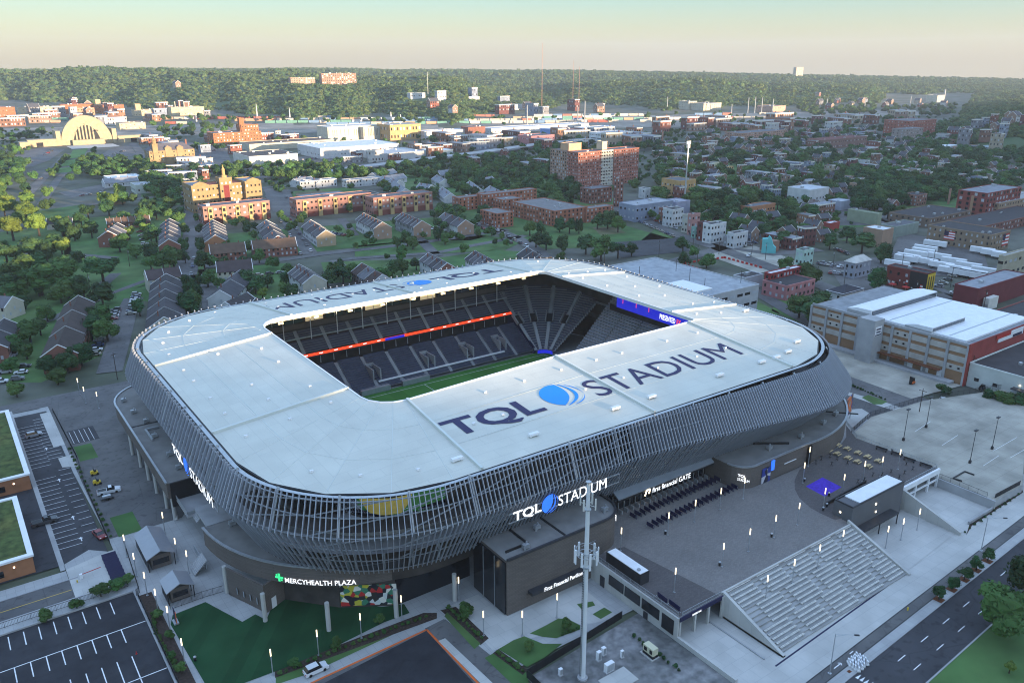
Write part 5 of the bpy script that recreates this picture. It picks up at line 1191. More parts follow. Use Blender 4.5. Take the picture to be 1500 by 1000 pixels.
def gable_local(t, L, w, he, hr, units, wcol, ecol, rcols, win=True, ridge=True, end_only=False, wtrim=MT['white']):
    """a gabled row along local x under thing t, base z = 0"""
    W2 = w/2; ul = L/units
    wall = lobj('wall', M().box(-L/2, L/2, -W2, W2, -.3, he), MT['wall'], t, wcol, tinted=True)
    for s in (-1, 1):
        x = s*L/2; e = M(); q = .06*s
        e.add([(x+q, -W2-.05, -.3), (x+q, W2+.05, -.3), (x+q, W2+.05, he), (x+q, 0, hr-.15), (x+q, -W2-.05, he), (x, -W2, -.3), (x, W2, -.3), (x, W2, he), (x, 0, hr-.15), (x, -W2, he)], [(0, 1, 2, 3, 4) if s > 0 else (4, 3, 2, 1, 0)]+[(i, 5+i, 5+(i+1) % 5, (i+1) % 5) for i in range(5)])
        g = lobj('gable_wall', e, MT['wall'], t, ecol)
        if win: lobj('window', M().box(x+q, x+q+.05*s, -.5, .5, he*.6, he*.6+1.4).box(x+q, x+q+.05*s, -W2*.6, -W2*.6+.9, he*.25, he*.25+1.4).box(x+q, x+q+.05*s, W2*.6-.9, W2*.6, he*.25, he*.25+1.4), pane['w'], g, kind='stuff')
        lobj('trim', M().bar((x+q*1.5, -W2-.4, he-.25), (x+q*1.5, 0, hr+.05), .22, .3).bar((x+q*1.5, W2+.4, he-.25), (x+q*1.5, 0, hr+.05), .22, .3), wtrim, g)
    sl = (hr-he)/W2
    for u in range(units):
        a, b = -L/2+u*ul, -L/2+(u+1)*ul; o = .45
        m = M().add([(a, -W2-o, he-o*sl), (b, -W2-o, he-o*sl), (b, 0, hr), (a, 0, hr), (a, W2+o, he-o*sl), (b, W2+o, he-o*sl), (a, -W2-o, he-o*sl-.2), (b, -W2-o, he-o*sl-.2), (a, W2+o, he-o*sl-.2), (b, W2+o, he-o*sl-.2)], [(0, 1, 2, 3), (3, 2, 5, 4), (6, 7, 1, 0), (4, 5, 9, 8)])
        r_ = lobj('roof', m, MT['roof'], t, rcols[u % len(rcols)])
        if ridge and u: lobj('party_wall', M().bar((a, -W2-.3, he+.0), (a, 0, hr+.12), .24, .35).bar((a, W2+.3, he+.0), (a, 0, hr+.12), .24, .35), MT['trim'], r_)
        lobj('chimney', M().box((a+b)/2-.25, (a+b)/2+.25, W2*.3, W2*.3+.5, he, hr+.6), MT['wall'], r_, BRICK)
    if win:
        D, P = wins(-L/2, L/2, -W2, W2, 0, he, max(1, round(he/3)), 2.4, 1.0, 1.5, 'fb')
        lobj('window_rank', D, pane['d'], wall, kind='stuff'); lobj('window_rank', P, pane['w'], wall, kind='stuff')
    return wall
def row(label, phrase, pa, pb, hr, w, units, wcol, ecol, rcols, he=None, z=0, group='rows of gabled town houses', cat='row house', ext=0, **k):
    a, b = Vector(G(*pa, hr)), Vector(G(*pb, hr)); d = b-a; L = d.length+ext; mid = (a+b)/2; he = he or hr-w*.32
    t = thing('row_house', label, cat, (mid.x, mid.y, 0), math.atan2(d.y, d.x), group)
    gable_local(t, L, w, he, hr, units, wcol, ecol, rcols, **k)
    n = max(1, int(L/w))
    for i in range(n): p = a+d*((i+.5)/n); FOOT.append((p.x, p.y, w*.62))
    if phrase: ANCH.append((phrase, mid.x, mid.y))
    return t
def road(name, pts, w, z=-.1, mt='asphaltold', px=True):
    P = [G(*p, z) for p in pts] if px else pts
    structure(name, M().ribbon(P, w, z), MT[mt])
    for a, b in zip(P, P[1:]):
        L = math.hypot(b[0]-a[0], b[1]-a[1]); k = max(1, int(L/(w*.9)))
        for i in range(k): t = (i+.5)/k; ROADS.append((a[0]+(b[0]-a[0])*t, a[1]+(b[1]-a[1])*t, w*.55))
ROADS = []
def lawn(pts, mt='grass', z=-.2, name='lawn'): return sheet(name, pts, z, MT[mt], True)

# ------------------------------------------------------------------ lawns, streets and lots of the middle distance
for P in ([(35, 312), (125, 299), (102, 332), (42, 345)], [(165, 362), (208, 370), (212, 398), (165, 396)], [(0, 405), (150, 395), (215, 405), (213, 418), (140, 440), (60, 470), (0, 475)], [(112, 455), (214, 416), (214, 436), (188, 440), (168, 482), (128, 478)],
          [(365, 352), (420, 362), (560, 347), (640, 338), (640, 350), (430, 372), (375, 372)], [(640, 337), (712, 330), (735, 340), (690, 352), (640, 352)], [(520, 360), (700, 344), (770, 352), (740, 366), (520, 378)], [(470, 384), (640, 378), (720, 366), (800, 370), (690, 400), (480, 415)], [(375, 392), (420, 385), (428, 402), (378, 412)], [(372, 415), (430, 405), (430, 425), (375, 430)],
          [(735, 336), (900, 326), (985, 350), (960, 358), (800, 365), (742, 350)], [(425, 281), (510, 274), (560, 284), (480, 293), (430, 290)], [(1078, 424), (1142, 458), (1136, 466), (1082, 450)], [(1230, 352), (1260, 345), (1300, 350), (1290, 358)], [(960, 335), (990, 345), (960, 365), (930, 360)], [(1150, 420), (1200, 440), (1210, 470), (1190, 480), (1130, 455)]):
    lawn(P)
for P in ([(90, 322), (290, 306), (300, 400), (262, 445), (200, 440), (100, 440)], [(290, 395), (425, 385), (445, 445), (300, 460)], [(300, 345), (640, 318), (700, 332), (560, 350), (300, 385)], [(640, 300), (900, 290), (900, 335), (700, 340)], [(0, 340), (100, 330), (110, 420), (0, 440)], [(20, 470), (120, 450), (150, 520), (60, 560), (0, 560)], [(210, 262), (300, 262), (290, 300), (205, 300)], [(540, 256), (840, 236), (840, 300), (640, 292), (560, 275)], [(1000, 230), (1340, 225), (1490, 280), (1300, 330), (1060, 345), (985, 290)]): lawn(P, 'grass', -.27)
lawn([(107, 220), (129, 217), (122, 230), (99, 233)], 'mall', -.05); lawn([(97, 235), (120, 232), (112, 241), (87, 244)], 'mall', -.05); lawn([(84, 247), (110, 244), (104, 252), (74, 254)], 'mall', -.05)
lawn([(868, 333), (902, 333), (918, 341), (880, 345)], 'drygrass', -.18, 'infield'); lawn([(430, 283), (470, 279), (482, 282), (440, 287)], 'drygrass', -.18, 'infield')
lawn([(0, 242), (30, 222), (66, 215), (95, 219), (72, 235), (30, 250), (5, 252)], 'asphaltold', -.2, 'parking_lot'); lawn([(132, 238), (160, 219), (190, 212), (200, 226), (170, 237)], 'asphaltold', -.2, 'parking_lot')
lawn([(85, 282), (150, 270), (160, 276), (105, 290)], 'asphaltold', -.2, 'parking_lot'); lawn([(385, 275), (425, 278), (440, 312), (400, 310)], 'asphaltold', -.2, 'school_yard')
lawn([(1030, 372), (1105, 360), (1190, 390), (1110, 400)], 'oldconc', -.15, 'gravel_lot'); lawn([(895, 355), (1000, 348), (1010, 368), (910, 378)], 'asphalt', -.18, 'court')
lawn([(1290, 400), (1320, 340), (1440, 365), (1450, 400), (1400, 405)], 'asphaltold', -.15, 'trailer_yard'); lawn([(1210, 385), (1300, 375), (1310, 420), (1240, 430)], 'asphaltold', -.17, 'parking_lot')
lawn([(1150, 280), (1260, 270), (1330, 300), (1290, 330), (1200, 330)], 'asphaltold', -.19, 'yard')
lawn([(340, 236), (352, 222), (440, 230), (510, 222), (500, 246), (360, 248)], 'asphaltold', -.2, 'parking_lot'); lawn([(250, 205), (330, 215), (340, 240), (290, 245)], 'asphaltold', -.2, 'parking_lot')
lawn([(0, 188), (560, 178), (1000, 168), (1330, 160), (1360, 168), (1000, 186), (560, 192), (0, 205)], 'ballast', -.25, 'rail_yard')
for n_, pts, w_ in (('street', [(262, 440), (272, 400), (279, 365), (284, 330), (281, 300), (272, 268)], 12), ('street', [(160, 545), (172, 505), (186, 455), (196, 436)], 9), ('street', [(310, 452), (305, 420), (290, 402)], 8),
                    ('path', [(0, 492), (60, 472), (105, 455), (140, 438), (152, 415), (170, 400)], 6), ('path', [(140, 438), (215, 410)], 4), ('street', [(170, 378), (110, 372), (95, 385)], 6),
                    ('street', [(300, 390), (380, 385), (430, 378), (470, 372), (560, 362), (640, 352), (745, 336)], 7), ('street', [(455, 372), (440, 350), (425, 330), (413, 310), (395, 285)], 9), ('street', [(505, 392), (490, 382), (520, 378), (640, 370), (700, 358), (770, 345)], 6),
                    ('street', [(690, 322), (735, 340), (770, 355), (800, 378)], 10), ('street', [(575, 318), (610, 345), (640, 375)], 7), ('street', [(500, 320), (520, 345)], 6), ('street', [(650, 318), (690, 330)], 6),
                    ('street', [(895, 300), (935, 318), (985, 342), (1050, 362), (1130, 392), (1210, 420), (1280, 452)], 11), ('street', [(1200, 365), (1130, 372), (1060, 362), (980, 385), (870, 412)], 10), ('street', [(1060, 362), (1020, 335), (985, 315)], 8),
                    ('street', [(1060, 470), (1130, 470), (1200, 484), (1260, 520)], 7), ('street', [(1095, 420), (1130, 440), (1200, 480)], 8), ('street', [(1240, 385), (1330, 400), (1395, 432), (1440, 408), (1480, 388)], 10), ('street', [(1280, 452), (1340, 440), (1395, 432)], 9),
                    ('street', [(1320, 330), (1280, 318), (1330, 345), (1400, 352)], 8), ('street', [(130, 300), (210, 290), (300, 282), (420, 272)], 8), ('highway', [(350, 262), (480, 252), (600, 238), (700, 226), (800, 212), (880, 205), (960, 196)], 14), ('highway', [(340, 258), (480, 247), (600, 233), (700, 222), (800, 208)], 10),
                    ('street', [(60, 300), (85, 262), (130, 222)], 7), ('street', [(30, 295), (62, 262), (100, 225)], 9), ('street', [(210, 240), (205, 222), (195, 210)], 10), ('street', [(40, 350), (20, 400), (0, 420)], 7)):
    road(n_, pts, w_)
for px_ in range(0, 9):                                       # highway viaduct rails
    pass
hb = M(); P = [G(*p, 5) for p in [(480, 250), (600, 235), (700, 223), (800, 209), (870, 203)]]
for a, b in zip(P, P[1:]): hb.bar((*a, 4.6), (*b, 4.6), 16, 1.0)
hw = thing('highway_viaduct', 'long grey highway viaduct crossing behind the gable houses', 'viaduct', (*P[1], 0)); obj('deck', hb, MT['concrete'], hw)
for a, b in zip(P, P[1:]):
    k = max(2, int(math.hypot(b[0]-a[0], b[1]-a[1])/30))
    for i in range(k): x, y = a[0]+(b[0]-a[0])*(i+.5)/k, a[1]+(b[1]-a[1])*(i+.5)/k; obj('pier', M().box(x-.6, x+.6, y-3, y+3, -.3, 4.1), MT['concrete'], hw)

# ------------------------------------------------------------------ named buildings
RSL = [(.085, .08, .085), (.055, .05, .055), (.10, .095, .10)]
row('long dark roofed brick row beside the street left of the stadium', 'the dark brick row', (86, 500), (113, 436), 10.5, 12, 3, BRICK, BRICK, [(.05, .038, .034), (.06, .045, .04)], ext=8)
row('cream gabled house with balcony at the left picture edge', 'the cream edge house', (-14, 432), (18, 434), 9.5, 11, 1, CREAM, CREAM, [RG])
row('brick row with pale dormers cut by the left picture edge', 'the cut brick row', (-12, 500), (6, 466), 9, 9, 2, BRICK, BRICK, [RD])
row('cream hipped house ending a stepped row by the park', 'the cream park row', (212, 396), (262, 390), 10.5, 11, 2, CREAM, CREAM, [(.06, .045, .045)])
row('stepped cream row with dark roofs nearest the stadium roof', 'the stepped cream row', (240, 462), (243, 402), 9.5, 15, 5, CREAM, CREAM, [RD, (.06, .055, .06)], ext=4)
row('small brick gabled house alone among trees by the park', 'the lone brick gable', (158, 338), (172, 326), 10, 13, 3, BRICK, BRICK, [RD, RG])
row('narrow brick row with white gable trim beside the park street', 'the narrow brick row', (247, 350), (248, 320), 9.5, 12, 5, CREAM, BRICK, RSL)
row('narrow stepped row with sunlit brick gable before the ochre school', 'the stepped gable row', (315, 344), (312, 322), 10, 14, 5, CREAM, (.36, .17, .09), RSL)
row('low house with paired dark gables on the park lawn', 'the paired gable house', (68, 320), (106, 318), 7, 9, 3, CREAM, BRICK, [RD])
row('long low brick row behind the lone brick gable', 'the low brick row', (155, 320), (218, 315), 7, 9, 6, BRICK, BRICK, [(.10, .06, .04)])
row('brown roofed brick row with white windows, west of the two', 'the west brown row', (306, 358), (358, 354), 9.5, 13, 3, BRICK, BRICK, [RB], ridge=False)
row('brown roofed brick row with white windows, longer of the two', 'the long brown row', (368, 352), (432, 347), 9.5, 13, 4, BRICK, BRICK, [RB], ridge=False)
row('cream hipped row with bay gables before the brown rows', 'the bay gable row', (316, 383), (368, 379), 9.5, 13, 2, CREAM, CREAM, [(.06, .045, .045)], ridge=False)
row('dark grey gabled house below the bay gable row', 'the dark grey house', (322, 425), (352, 395), 9, 12, 2, WHITE, WHITE, [(.06, .058, .065)])
row('dark roofed house with white eaves beside the stadium corner', 'the white eave house', (330, 442), (362, 428), 9, 12, 1, WHITE, WHITE, [(.05, .045, .045)])
row('dark roofed gable row between the pink terrace and brown rows', 'the dark gable row', (407, 345), (390, 322), 9.5, 13, 3, GREY, BRICK, RSL)
row('tan ended gable row on the corner of the loop street', 'the tan ended row', (477, 337), (455, 322), 10, 12, 3, WHITE, TAN, RSL)
row('white sided row with tan end wall, left of the lawn pair', 'the white sided row', (560, 325), (533, 312), 11, 12, 6, WHITE, (.33, .22, .16), RSL)
row('grey sided row with tan end wall, right of the lawn pair', 'the grey sided row', (618, 323), (590, 311), 11, 12, 6, GREY, (.33, .22, .16), RSL)
row('gable row half hidden by trees near the red brick courts', 'the hidden gable row', (682, 322), (652, 311), 10, 12, 3, WHITE, (.33, .22, .16), RSL)
row('white sided solar roofed row just behind the stadium roof', 'the white solar row', (460, 402), (438, 387), 10.5, 12, 4, WHITE, CREAM, RSL)
row('brown roofed row behind the roof lettering', 'the brown lettering row', (560, 402), (530, 385), 9, 12, 3, (.15, .12, .11), WHITE, [(.06, .04, .035), RG])
row('white row with brick end behind the far roof emblem', 'the white emblem row', (655, 385), (628, 370), 10, 11, 4, WHITE, BRICK, RSL)
row('long row of alternating roofs behind the far roof corner', 'the alternating row', (728, 384), (696, 367), 10, 12, 5, WHITE, BRICK, RSL)
row('dark gabled row at the far roof corner', 'the dark corner row', (800, 380), (772, 362), 9.5, 12, 3, (.10, .08, .08), WHITE, [RD])
row('long cream eave building against the far side of stadium', None, (395, 440), (375, 436), 8, 8, 2, WHITE, WHITE, [(.05, .05, .05)])
# pink terraces with ochre bays
def terrace(label, phrase, c, depth=13, bays=5):
    t, (x0, x1, y0, y1, h) = bldg(label, phrase, c, PINK, RG, 3, 3.2, 'pink_terrace', 'terrace', depth, 'pink brick terraces with ochre bays', wn='window_rank', ww=1.6)
    for k in range(bays):
        x = x0+(k+.5)*(x1-x0)/bays; b = obj('bay', M().box(x-1.5, x+1.5, y0-1.0, y0-.003, -.3, h-.5), MT['wall'], t, color=(.42, .30, .14))
        obj('window', M().box(x-.9, x+.9, y0-1.06, y0-1.004, h*.68, h*.86).box(x-.9, x+.9, y0-1.06, y0-1.004, h*.36, h*.54), pane['d'], b, kind='stuff')
        obj('base_course', M().box(x0-.05, x1+.05, y0-.06, y0-.003, -.3, h*.28), MT['wall'], t, color=(.16, .05, .04)) if k == 0 else None
terrace('pink brick terrace with ochre bays in front of ochre school', 'the west pink terrace', corner(300, 330, None, 397, 304), 13, 5)
terrace('longer pink brick terrace with ochre bays, left half', 'the middle pink terrace', corner(436, 319, None, 545, 294), 14, 5)
terrace('longer pink brick terrace with ochre bays, right half', 'the east pink terrace', corner(548, 316, None, 634, 291), 14, 5)
# ochre school with a lantern
x0, x1, y0, y1, h = corner(285, 313, None, 386, 274)
sch = thing('school', 'ochre three storey school with central gable and lantern', 'school', ((x0+x1)/2, y0, 0)); OC = (.27, .185, .095); reg('the ochre school', x0, x1, y0, y0+26); q = (x1-x0)
for a, b, dy in ((0, .24, 0), (.76, 1, 0)):
    w_ = block(sch, x0+q*a, x0+q*b, y0+dy, y0+26, -.3, h+.3, OC, (.2, .21, .23), 4, 3, 'wing', par=.8, plant=False); xm = x0+q*(a+b)/2
    obj('pediment', M().prism([(xm-5, y0-.3), (xm+5, y0-.3), (xm+5, y0+.4), (xm-5, y0+.4)], h, h+1.6).add([(xm-5, y0-.3, h+1.6), (xm+5, y0-.3, h+1.6), (xm, y0-.3, h+3.4), (xm-5, y0+.4, h+1.6), (xm+5, y0+.4, h+1.6), (xm, y0+.4, h+3.4)], [(0, 1, 2), (5, 4, 3), (0, 2, 5, 3), (1, 4, 5, 2)]), MT['wall'], w_, color=OC)
block(sch, x0+q*.24+.01, x0+q*.76-.01, y0+5, y0+24, -.3, h-.6, OC, (.30, .08, .05), 4, 2.8, 'main_range', par=.6, plant=False)
w_ = block(sch, x0+q*.41, x0+q*.59, y0+2.2, y0+12, -.3, h+4.2, OC, (.3, .3, .3), 4, 2.6, 'entrance_bay', par=.8, plant=False); obj('red_panel', M().box(x0+q*.46, x0+q*.54, y0+2.1, y0+2.19, 2, h-1), MT['wall'], w_, color=(.16, .03, .03))
xm = x0+q/2; obj('lantern', M().lathe([(2.2, h+4), (2.2, h+6), (1.2, h+6.2), (1.2, h+10), (1.5, h+10.2), (.6, h+11.6), (.1, h+14)], xm, y0+6, 8), MT['wall'], sch, color=(.42, .27, .12))
# gothic ochre hall with clock tower
x0, x1, y0, y1, h = corner(221, 243, None, 287, 222)
gt = thing('gothic_hall', 'ochre gothic hall with slate roof and tall tower', 'hall', ((x0+x1)/2, y0, 0)); reg('the gothic hall', x0, x1, y0, y0+26); OC2 = (.29, .205, .11); dz = 20
w_ = block(gt, x0, x1, y0, y0+22, -.3, h+.3, OC2, RG, 4, 4, 'wall', par=0, plant=False); ym = y0+11
obj('hip_roof', M().add([(x0-.5, y0-.5, h+.1), (x1+.5, y0-.5, h+.1), (x1+.5, y0+22.5, h+.1), (x0-.5, y0+22.5, h+.1), (x0+9, ym, h+7), (x1-9, ym, h+7)], [(0, 1, 5, 4), (1, 2, 5), (2, 3, 4, 5), (3, 0, 4)]), MT['roof'], w_, color=(.11, .10, .11))
ht = zof(x0+8, y0, 201); obj('tower', M().box(x0+4, x0+9.4, y0-1.5, y0+3.9, -.3, ht*.74).box(x0+3.7, x0+9.7, y0-1.8, y0+4.2, ht*.74, ht*.77).lathe([(2.3, ht*.77), (2.2, ht*.88), (2.7, ht*.885), (.15, ht*1.03)], x0+6.7, y0+1.2, 8), MT['wall'], gt, color=OC2)
for u in (.42, .68): obj('dormer', M().prism([(x0+(x1-x0)*u-3.5, y0-.8), (x0+(x1-x0)*u+3.5, y0-.8), (x0+(x1-x0)*u+3.5, y0+4), (x0+(x1-x0)*u-3.5, y0+4)], -.3, h+3).add([(x0+(x1-x0)*u-3.5, y0-.8, h+3), (x0+(x1-x0)*u+3.5, y0-.8, h+3), (x0+(x1-x0)*u, y0+1.6, h+5.2)], [(0, 1, 2)]), MT['wall'], gt, color=OC2)
obj('chimney', M().box(x1-6, x1-4.4, ym, ym+1.6, h, h+10), MT['wall'], gt, color=BRICK)
# half-dome rail terminal
x0, y0 = G(92, 213); x1 = x0+along(x0, y0, 1, -.15, 167); Lx = x1-x0; cx = (x0+x1)/2; cy = y0-.0; ut = thing('rail_terminal', 'pale half domed art deco terminal with tall arched window', 'terminal', (cx, cy, 0)); UC = (.34, .285, .19); reg('the domed terminal', x0, x1, cy, cy+60); hU = zof(cx, cy, 168)-1
def archM(r, hh, y0_, y1_, k=22, zb=-.3):
    P = [(cx-r, zb)]+[(cx-r*math.cos(math.pi*i/k), max(0, hh*math.sin(math.pi*i/k))) for i in range(k+1)]+[(cx+r, zb)]; n = len(P)
    return M().add([(a, y0_, b) for a, b in P]+[(a, y1_, b) for a, b in P], [list(range(n))[::-1] if False else list(range(n-1, -1, -1)), list(range(n, 2*n))]+[(i, (i+1) % n, n+(i+1) % n, n+i) for i in range(n)])
r0 = Lx*.52; mUT = MT['wall']
obj('facade_arch', archM(r0, hU, cy, cy+8), mUT, ut, color=UC)
for k in range(5): obj('dome_step', archM(r0*(.93-.13*k), hU*(.95-.1*k), cy+8+k*9, cy+17+k*9), mUT, ut, color=UC)
obj('window_arch', archM(r0*.52, hU*.66, cy-.5, cy-.1), MT['glass'], ut)
for k in range(-3, 4):
    xx = cx+k*r0*.13; hh = hU*.66*math.sqrt(max(0, 1-(k*.25)**2)); obj('window_mullion', M().box(xx-r0*.03, xx+r0*.03, cy-1.4, cy-.52, 0, hh*(1.02 if k else 1.1)), mUT, ut, color=UC)
obj('clock', M().lathe([(2.2, -.3), (2.2, .3)], 0, 0, 12), MT['white'], ut); c_ = ut.children[-1]; c_.rotation_euler = (R(90), 0, 0); c_.location = (cx-ut.location.x, cy-1.8-ut.location.y, hU*.5)
obj('entrance_block', M().box(cx-r0*.6, cx+r0*.6, cy-8, cy-1.6, -.3, hU*.17), mUT, ut, color=UC)
for s in (-1, 1):
    a = cx+s*r0*.99; obj('buttress', M().box(min(a, a+s*Lx*.09), max(a, a+s*Lx*.09), cy-2, cy+30, -.3, hU*.5), mUT, ut, color=UC)
    b = cx+s*(r0+Lx*.09); ln = Lx*.55; w_ = obj('wing', M().box(min(b, b+s*ln), max(b, b+s*ln), cy-4, cy+14, -.3, hU*.24), mUT, ut, color=UC)
    obj('end_pavilion', M().box(min(b+s*ln, b+s*ln*1.3), max(b+s*ln, b+s*ln*1.3), cy-14, cy+6, -.3, hU*.2), mUT, ut, color=UC); obj('doorway', M().box(b+s*ln*.6-4, b+s*ln*.6+4, cy-4.1, cy-4.004, -.2, hU*.14), MT['glass'], w_)
sheet('forecourt', [(cx-r0*.9, cy-12), (cx-r0*.9, cy-60), (cx+r0*.9, cy-60), (cx+r0*.9, cy-12)], -.12, MT['paleconc'])
# factories and halls towards the rail yard
def fact(label, phrase, px, py, pxl, pxr, pyt, col, rcol=RG, floors=0, sx=4, **k): return bldg(label, phrase, corner(px, py, pxl, pxr, pyt), col, rcol, floors, sx, **k)
OB = (.30, .125, .06)
t, b = fact('sunlit orange brick factory with a taller stepped end', 'the orange factory', 314, 213, None, 384, 196, OB, RG, 4, 4, depth=30)
block(t, b[0]+(b[1]-b[0])*.62, b[1]-1, b[2]+6, b[3]-2, b[4], 9, OB, RG, 2, 4, 'upper_storeys', plant=False); block(t, b[0]+(b[1]-b[0])*.6, b[0]+(b[1]-b[0])*.7, b[2]+8, b[2]+16, b[4], 18, OB, RG, 0, 4, 'lift_tower', plant=False)
fact('low dark roofed warehouse with skylights and pale walls', 'the dark roofed warehouse', 366, 243, 355, 437, 230, (.52, .51, .45), (.07, .06, .06), 0, depth=55)
fact('cream block with blank walls by the ochre brick hall', 'the cream blank block', 481, 207, 465, 555, 187, (.52, .48, .38), (.5, .49, .46), 1, 3, faces='f', ww=.5, wh=9); fact('pale ribbed cube beside the cream blank block', 'the ribbed cube', 533, 205, 528, 557, 187, (.46, .43, .36), (.3, .3, .3), 1, 2.2, ww=.6, wh=12, depth=30)
fact('ochre brick hall with arched windows and flat roof', 'the arched window hall', 572, 206, 556, 617, 184, (.40, .27, .13), (.3, .3, .28), 2, 5, ww=2.0, wh=4, depth=40)
fact('very long low warehouse with brown roof by orange factory', 'the long brown warehouse', 366, 221, 360, 490, 212, (.45, .42, .33), (.12, .085, .07), 0, depth=40)
fact('wide white roofed plant with sawtooth annex', 'the white plant', 470, 233, 452, 585, 218, (.50, .50, .50), RW, 1, 4, depth=70); fact('low grey white hall behind the highway', 'the grey white hall', 560, 236, 548, 622, 226, (.46, .46, .46), (.42, .43, .44), 0, depth=50)
fact('pale blue roofed low shed by the highway', 'the pale shed', 632, 230, 626, 664, 222, (.4, .45, .45), RW, 0, depth=30); fact('brick hall with white corner by the rail yard', 'the brick corner hall', 686, 201, 680, 711, 187, BRICK, RG, 0, depth=20)
fact('long white low shed beside the brick corner hall', 'the long white shed', 622, 204, 612, 684, 193, WHITE, (.45, .46, .48), 1, 4, depth=20); fact('long white and glass depot at the rail yard', 'the glass depot', 720, 196, 716, 862, 189, WHITE, (.5, .5, .5), 1, 5, depth=30)
fact('pink striped bus depot with green signs', 'the pink depot', 778, 215, 770, 812, 200, (.42, .2, .2), RG, 2, 3, depth=30); fact('bright blue low warehouse', 'the blue warehouse', 806, 200, 795, 822, 190, (.16, .28, .55), (.3, .34, .4), 0, depth=25)
fact('brick warehouse with white trim right of the blue one', 'the trimmed warehouse', 828, 200, 822, 852, 190, BRICK, RG, 2, 4, depth=30); fact('white striped office block behind the red tower', 'the striped office', 884, 211, 882, 926, 196, (.58, .60, .60), (.4, .42, .45), 3, 2, ww=1.7, wh=1.2, depth=30)
fact('long white building among the brick halls', None, 852, 196, 842, 902, 188, WHITE, RW, 1, 3, depth=20); fact('brick gothic school with pale wings far off', 'the far brick school', 1085, 206, 1080, 1150, 196, (.36, .22, .16), RG, 3, 4, depth=30)
fact('red brick terminal warehouse at the wooded hill', 'the red hill warehouse', 1330, 204, 1322, 1368, 178, (.28, .10, .07), RG, 6, 5, depth=40); fact('grey stepped warehouse leaning on the red one', 'the grey stepped warehouse', 1322, 210, 1318, 1350, 190, (.26, .22, .2), RG, 5, 5, depth=18)
fact('long dark maroon hall among the far houses', 'the maroon hall', 1205, 219, 1200, 1268, 206, (.2, .12, .1), DARKR, 2, 4, depth=25); fact('white three storey block below the wooded hill', 'the white hill block', 1376, 224, 1358, 1404, 216, WHITE, RW, 2, 3, depth=14); fact('maroon roofed block above the white one', 'the maroon block', 1380, 216, 1376, 1400, 207, (.3, .2, .14), DARKR, 2, 3, depth=14)
fact('grey vaulted hall under the wooded hill', 'the vaulted hall', 1466, 226, 1466, 1492, 218, (.26, .31, .33), (.26, .31, .33), 0, depth=30); fact('long orange brick block under the wooded hill', 'the orange hill block', 1414, 224, 1410, 1440, 217, (.34, .2, .12), RG, 2, 4, depth=16)
fact('far white offices with red roof towards the right ridge', 'the far white offices', 1008, 162, 1005, 1020, 149, CREAM, RG, 4, 5, depth=30); fact('far cream plant beside the chimneys', 'the far cream plant', 1030, 163, 1025, 1056, 152, CREAM, RG, 3, 6, depth=40); fact('far brick plant between tall poles', 'the far brick plant', 1130, 166, 1126, 1150, 156, (.4, .26, .2), RG, 2, 5, depth=40)
fact('far pale grain mill with tall chimney', 'the far grain mill', 1372, 150, 1369, 1382, 140, CREAM, RG, 0, 5, depth=30)
for lab, ph, c in (('long sunlit brick plant at the foot of the left hill', 'the sunlit brick plant', (91, 167, 89, 140, 154)), ('sunlit brick plant with square tower below the hill', 'the tower plant', (140, 166, 139, 183, 155)), ('red brick warehouse at the left picture edge', 'the edge warehouse', (-6, 172, -8, 24, 158)), ('long yellow low plant below the left hill', 'the yellow plant', (28, 168, 26, 84, 158)),
                   ('pale low plant with small cupola below the hill', 'the cupola plant', (198, 170, 195, 240, 162)), ('cream power house with short stacks below the hill', 'the power house', (252, 170, 250, 300, 158)), ('pale hall right of the domed terminal', 'the pale hall', (176, 190, 172, 214, 181))):
    t, b = fact(lab, ph, *c, (OB if 'brick' in lab else (.48, .40, .26)), RG, 2, 6, depth=30)
    if 'tower' in lab or 'cupola' in lab: block(t, b[0]+4, b[0]+14, b[2]+4, b[2]+14, b[4], 12, (.45, .33, .2), RG, 0, 4, 'tower', plant=False)
    if 'stacks' in lab:
        for k in range(4): obj('stack', M().tube((b[0]+10+k*9, b[2]+6, b[4]), (b[0]+10+k*9, b[2]+6, b[4]+12), 1, 6), MT['wall'], t, color=CREAM)
# red apartment tower
x0, x1, y0, y1, h = corner(846, 276, 835, 934, 224); q = x1-x0
at = thing('apartment_tower', 'tall red brick apartment block with patterned white centre', 'tower block', ((x0+x1)/2, y0, 0)); reg('the red apartment tower', x0, x1, y0, y0+40)
for a, b, dy, cl, f in ((0, .37, 0, (.28, .115, .085), 'lf'), (.58, 1, 0, (.28, .115, .085), 'fr')): block(at, x0+q*a, x0+q*b, y0+dy, y0+16, -.3, h, cl, RG, 11, 2.6, 'wing', par=.6, faces=f, ww=1.1, wh=1.1)
w_ = block(at, x0+q*.37+.01, x0+q*.58-.01, y0+1, y0+16, -.3, h, (.50, .47, .40), RG, 11, 2.6, 'centre_bay', par=.5, faces='f', ww=1.5, wh=1.2)
lz = M()
for fl in range(11):
    for k in range(4):
        xx = x0+q*(.385+.05*k); z = (fl+.05)*h/11; lz.bar((xx, y0+.95, z), (xx+q*.025, y0+.95, z+h/22), .1, .18).bar((xx+q*.05, y0+.95, z), (xx+q*.025, y0+.95, z+h/22), .1, .18)
obj('lattice', lz, MT['wall'], w_, kind='stuff', color=DARKR)
block(at, x0-.1, x0+q*.2, y0+16.1, y0+40, -.3, h, (.30, .20, .15), RG, 11, 2.8, 'rear_wing', faces='l'); block(at, x0+q*.45, x0+q*.53, y0+6, y0+14, h, 7, (.5, .42, .3), RG, 0, 3, 'lift_house', plant=False); block(at, x0+q*.05, x0+q*.25, y0+18, y0+30, h, 6, (.5, .33, .2), RG, 0, 3, 'plant_room', plant=False)
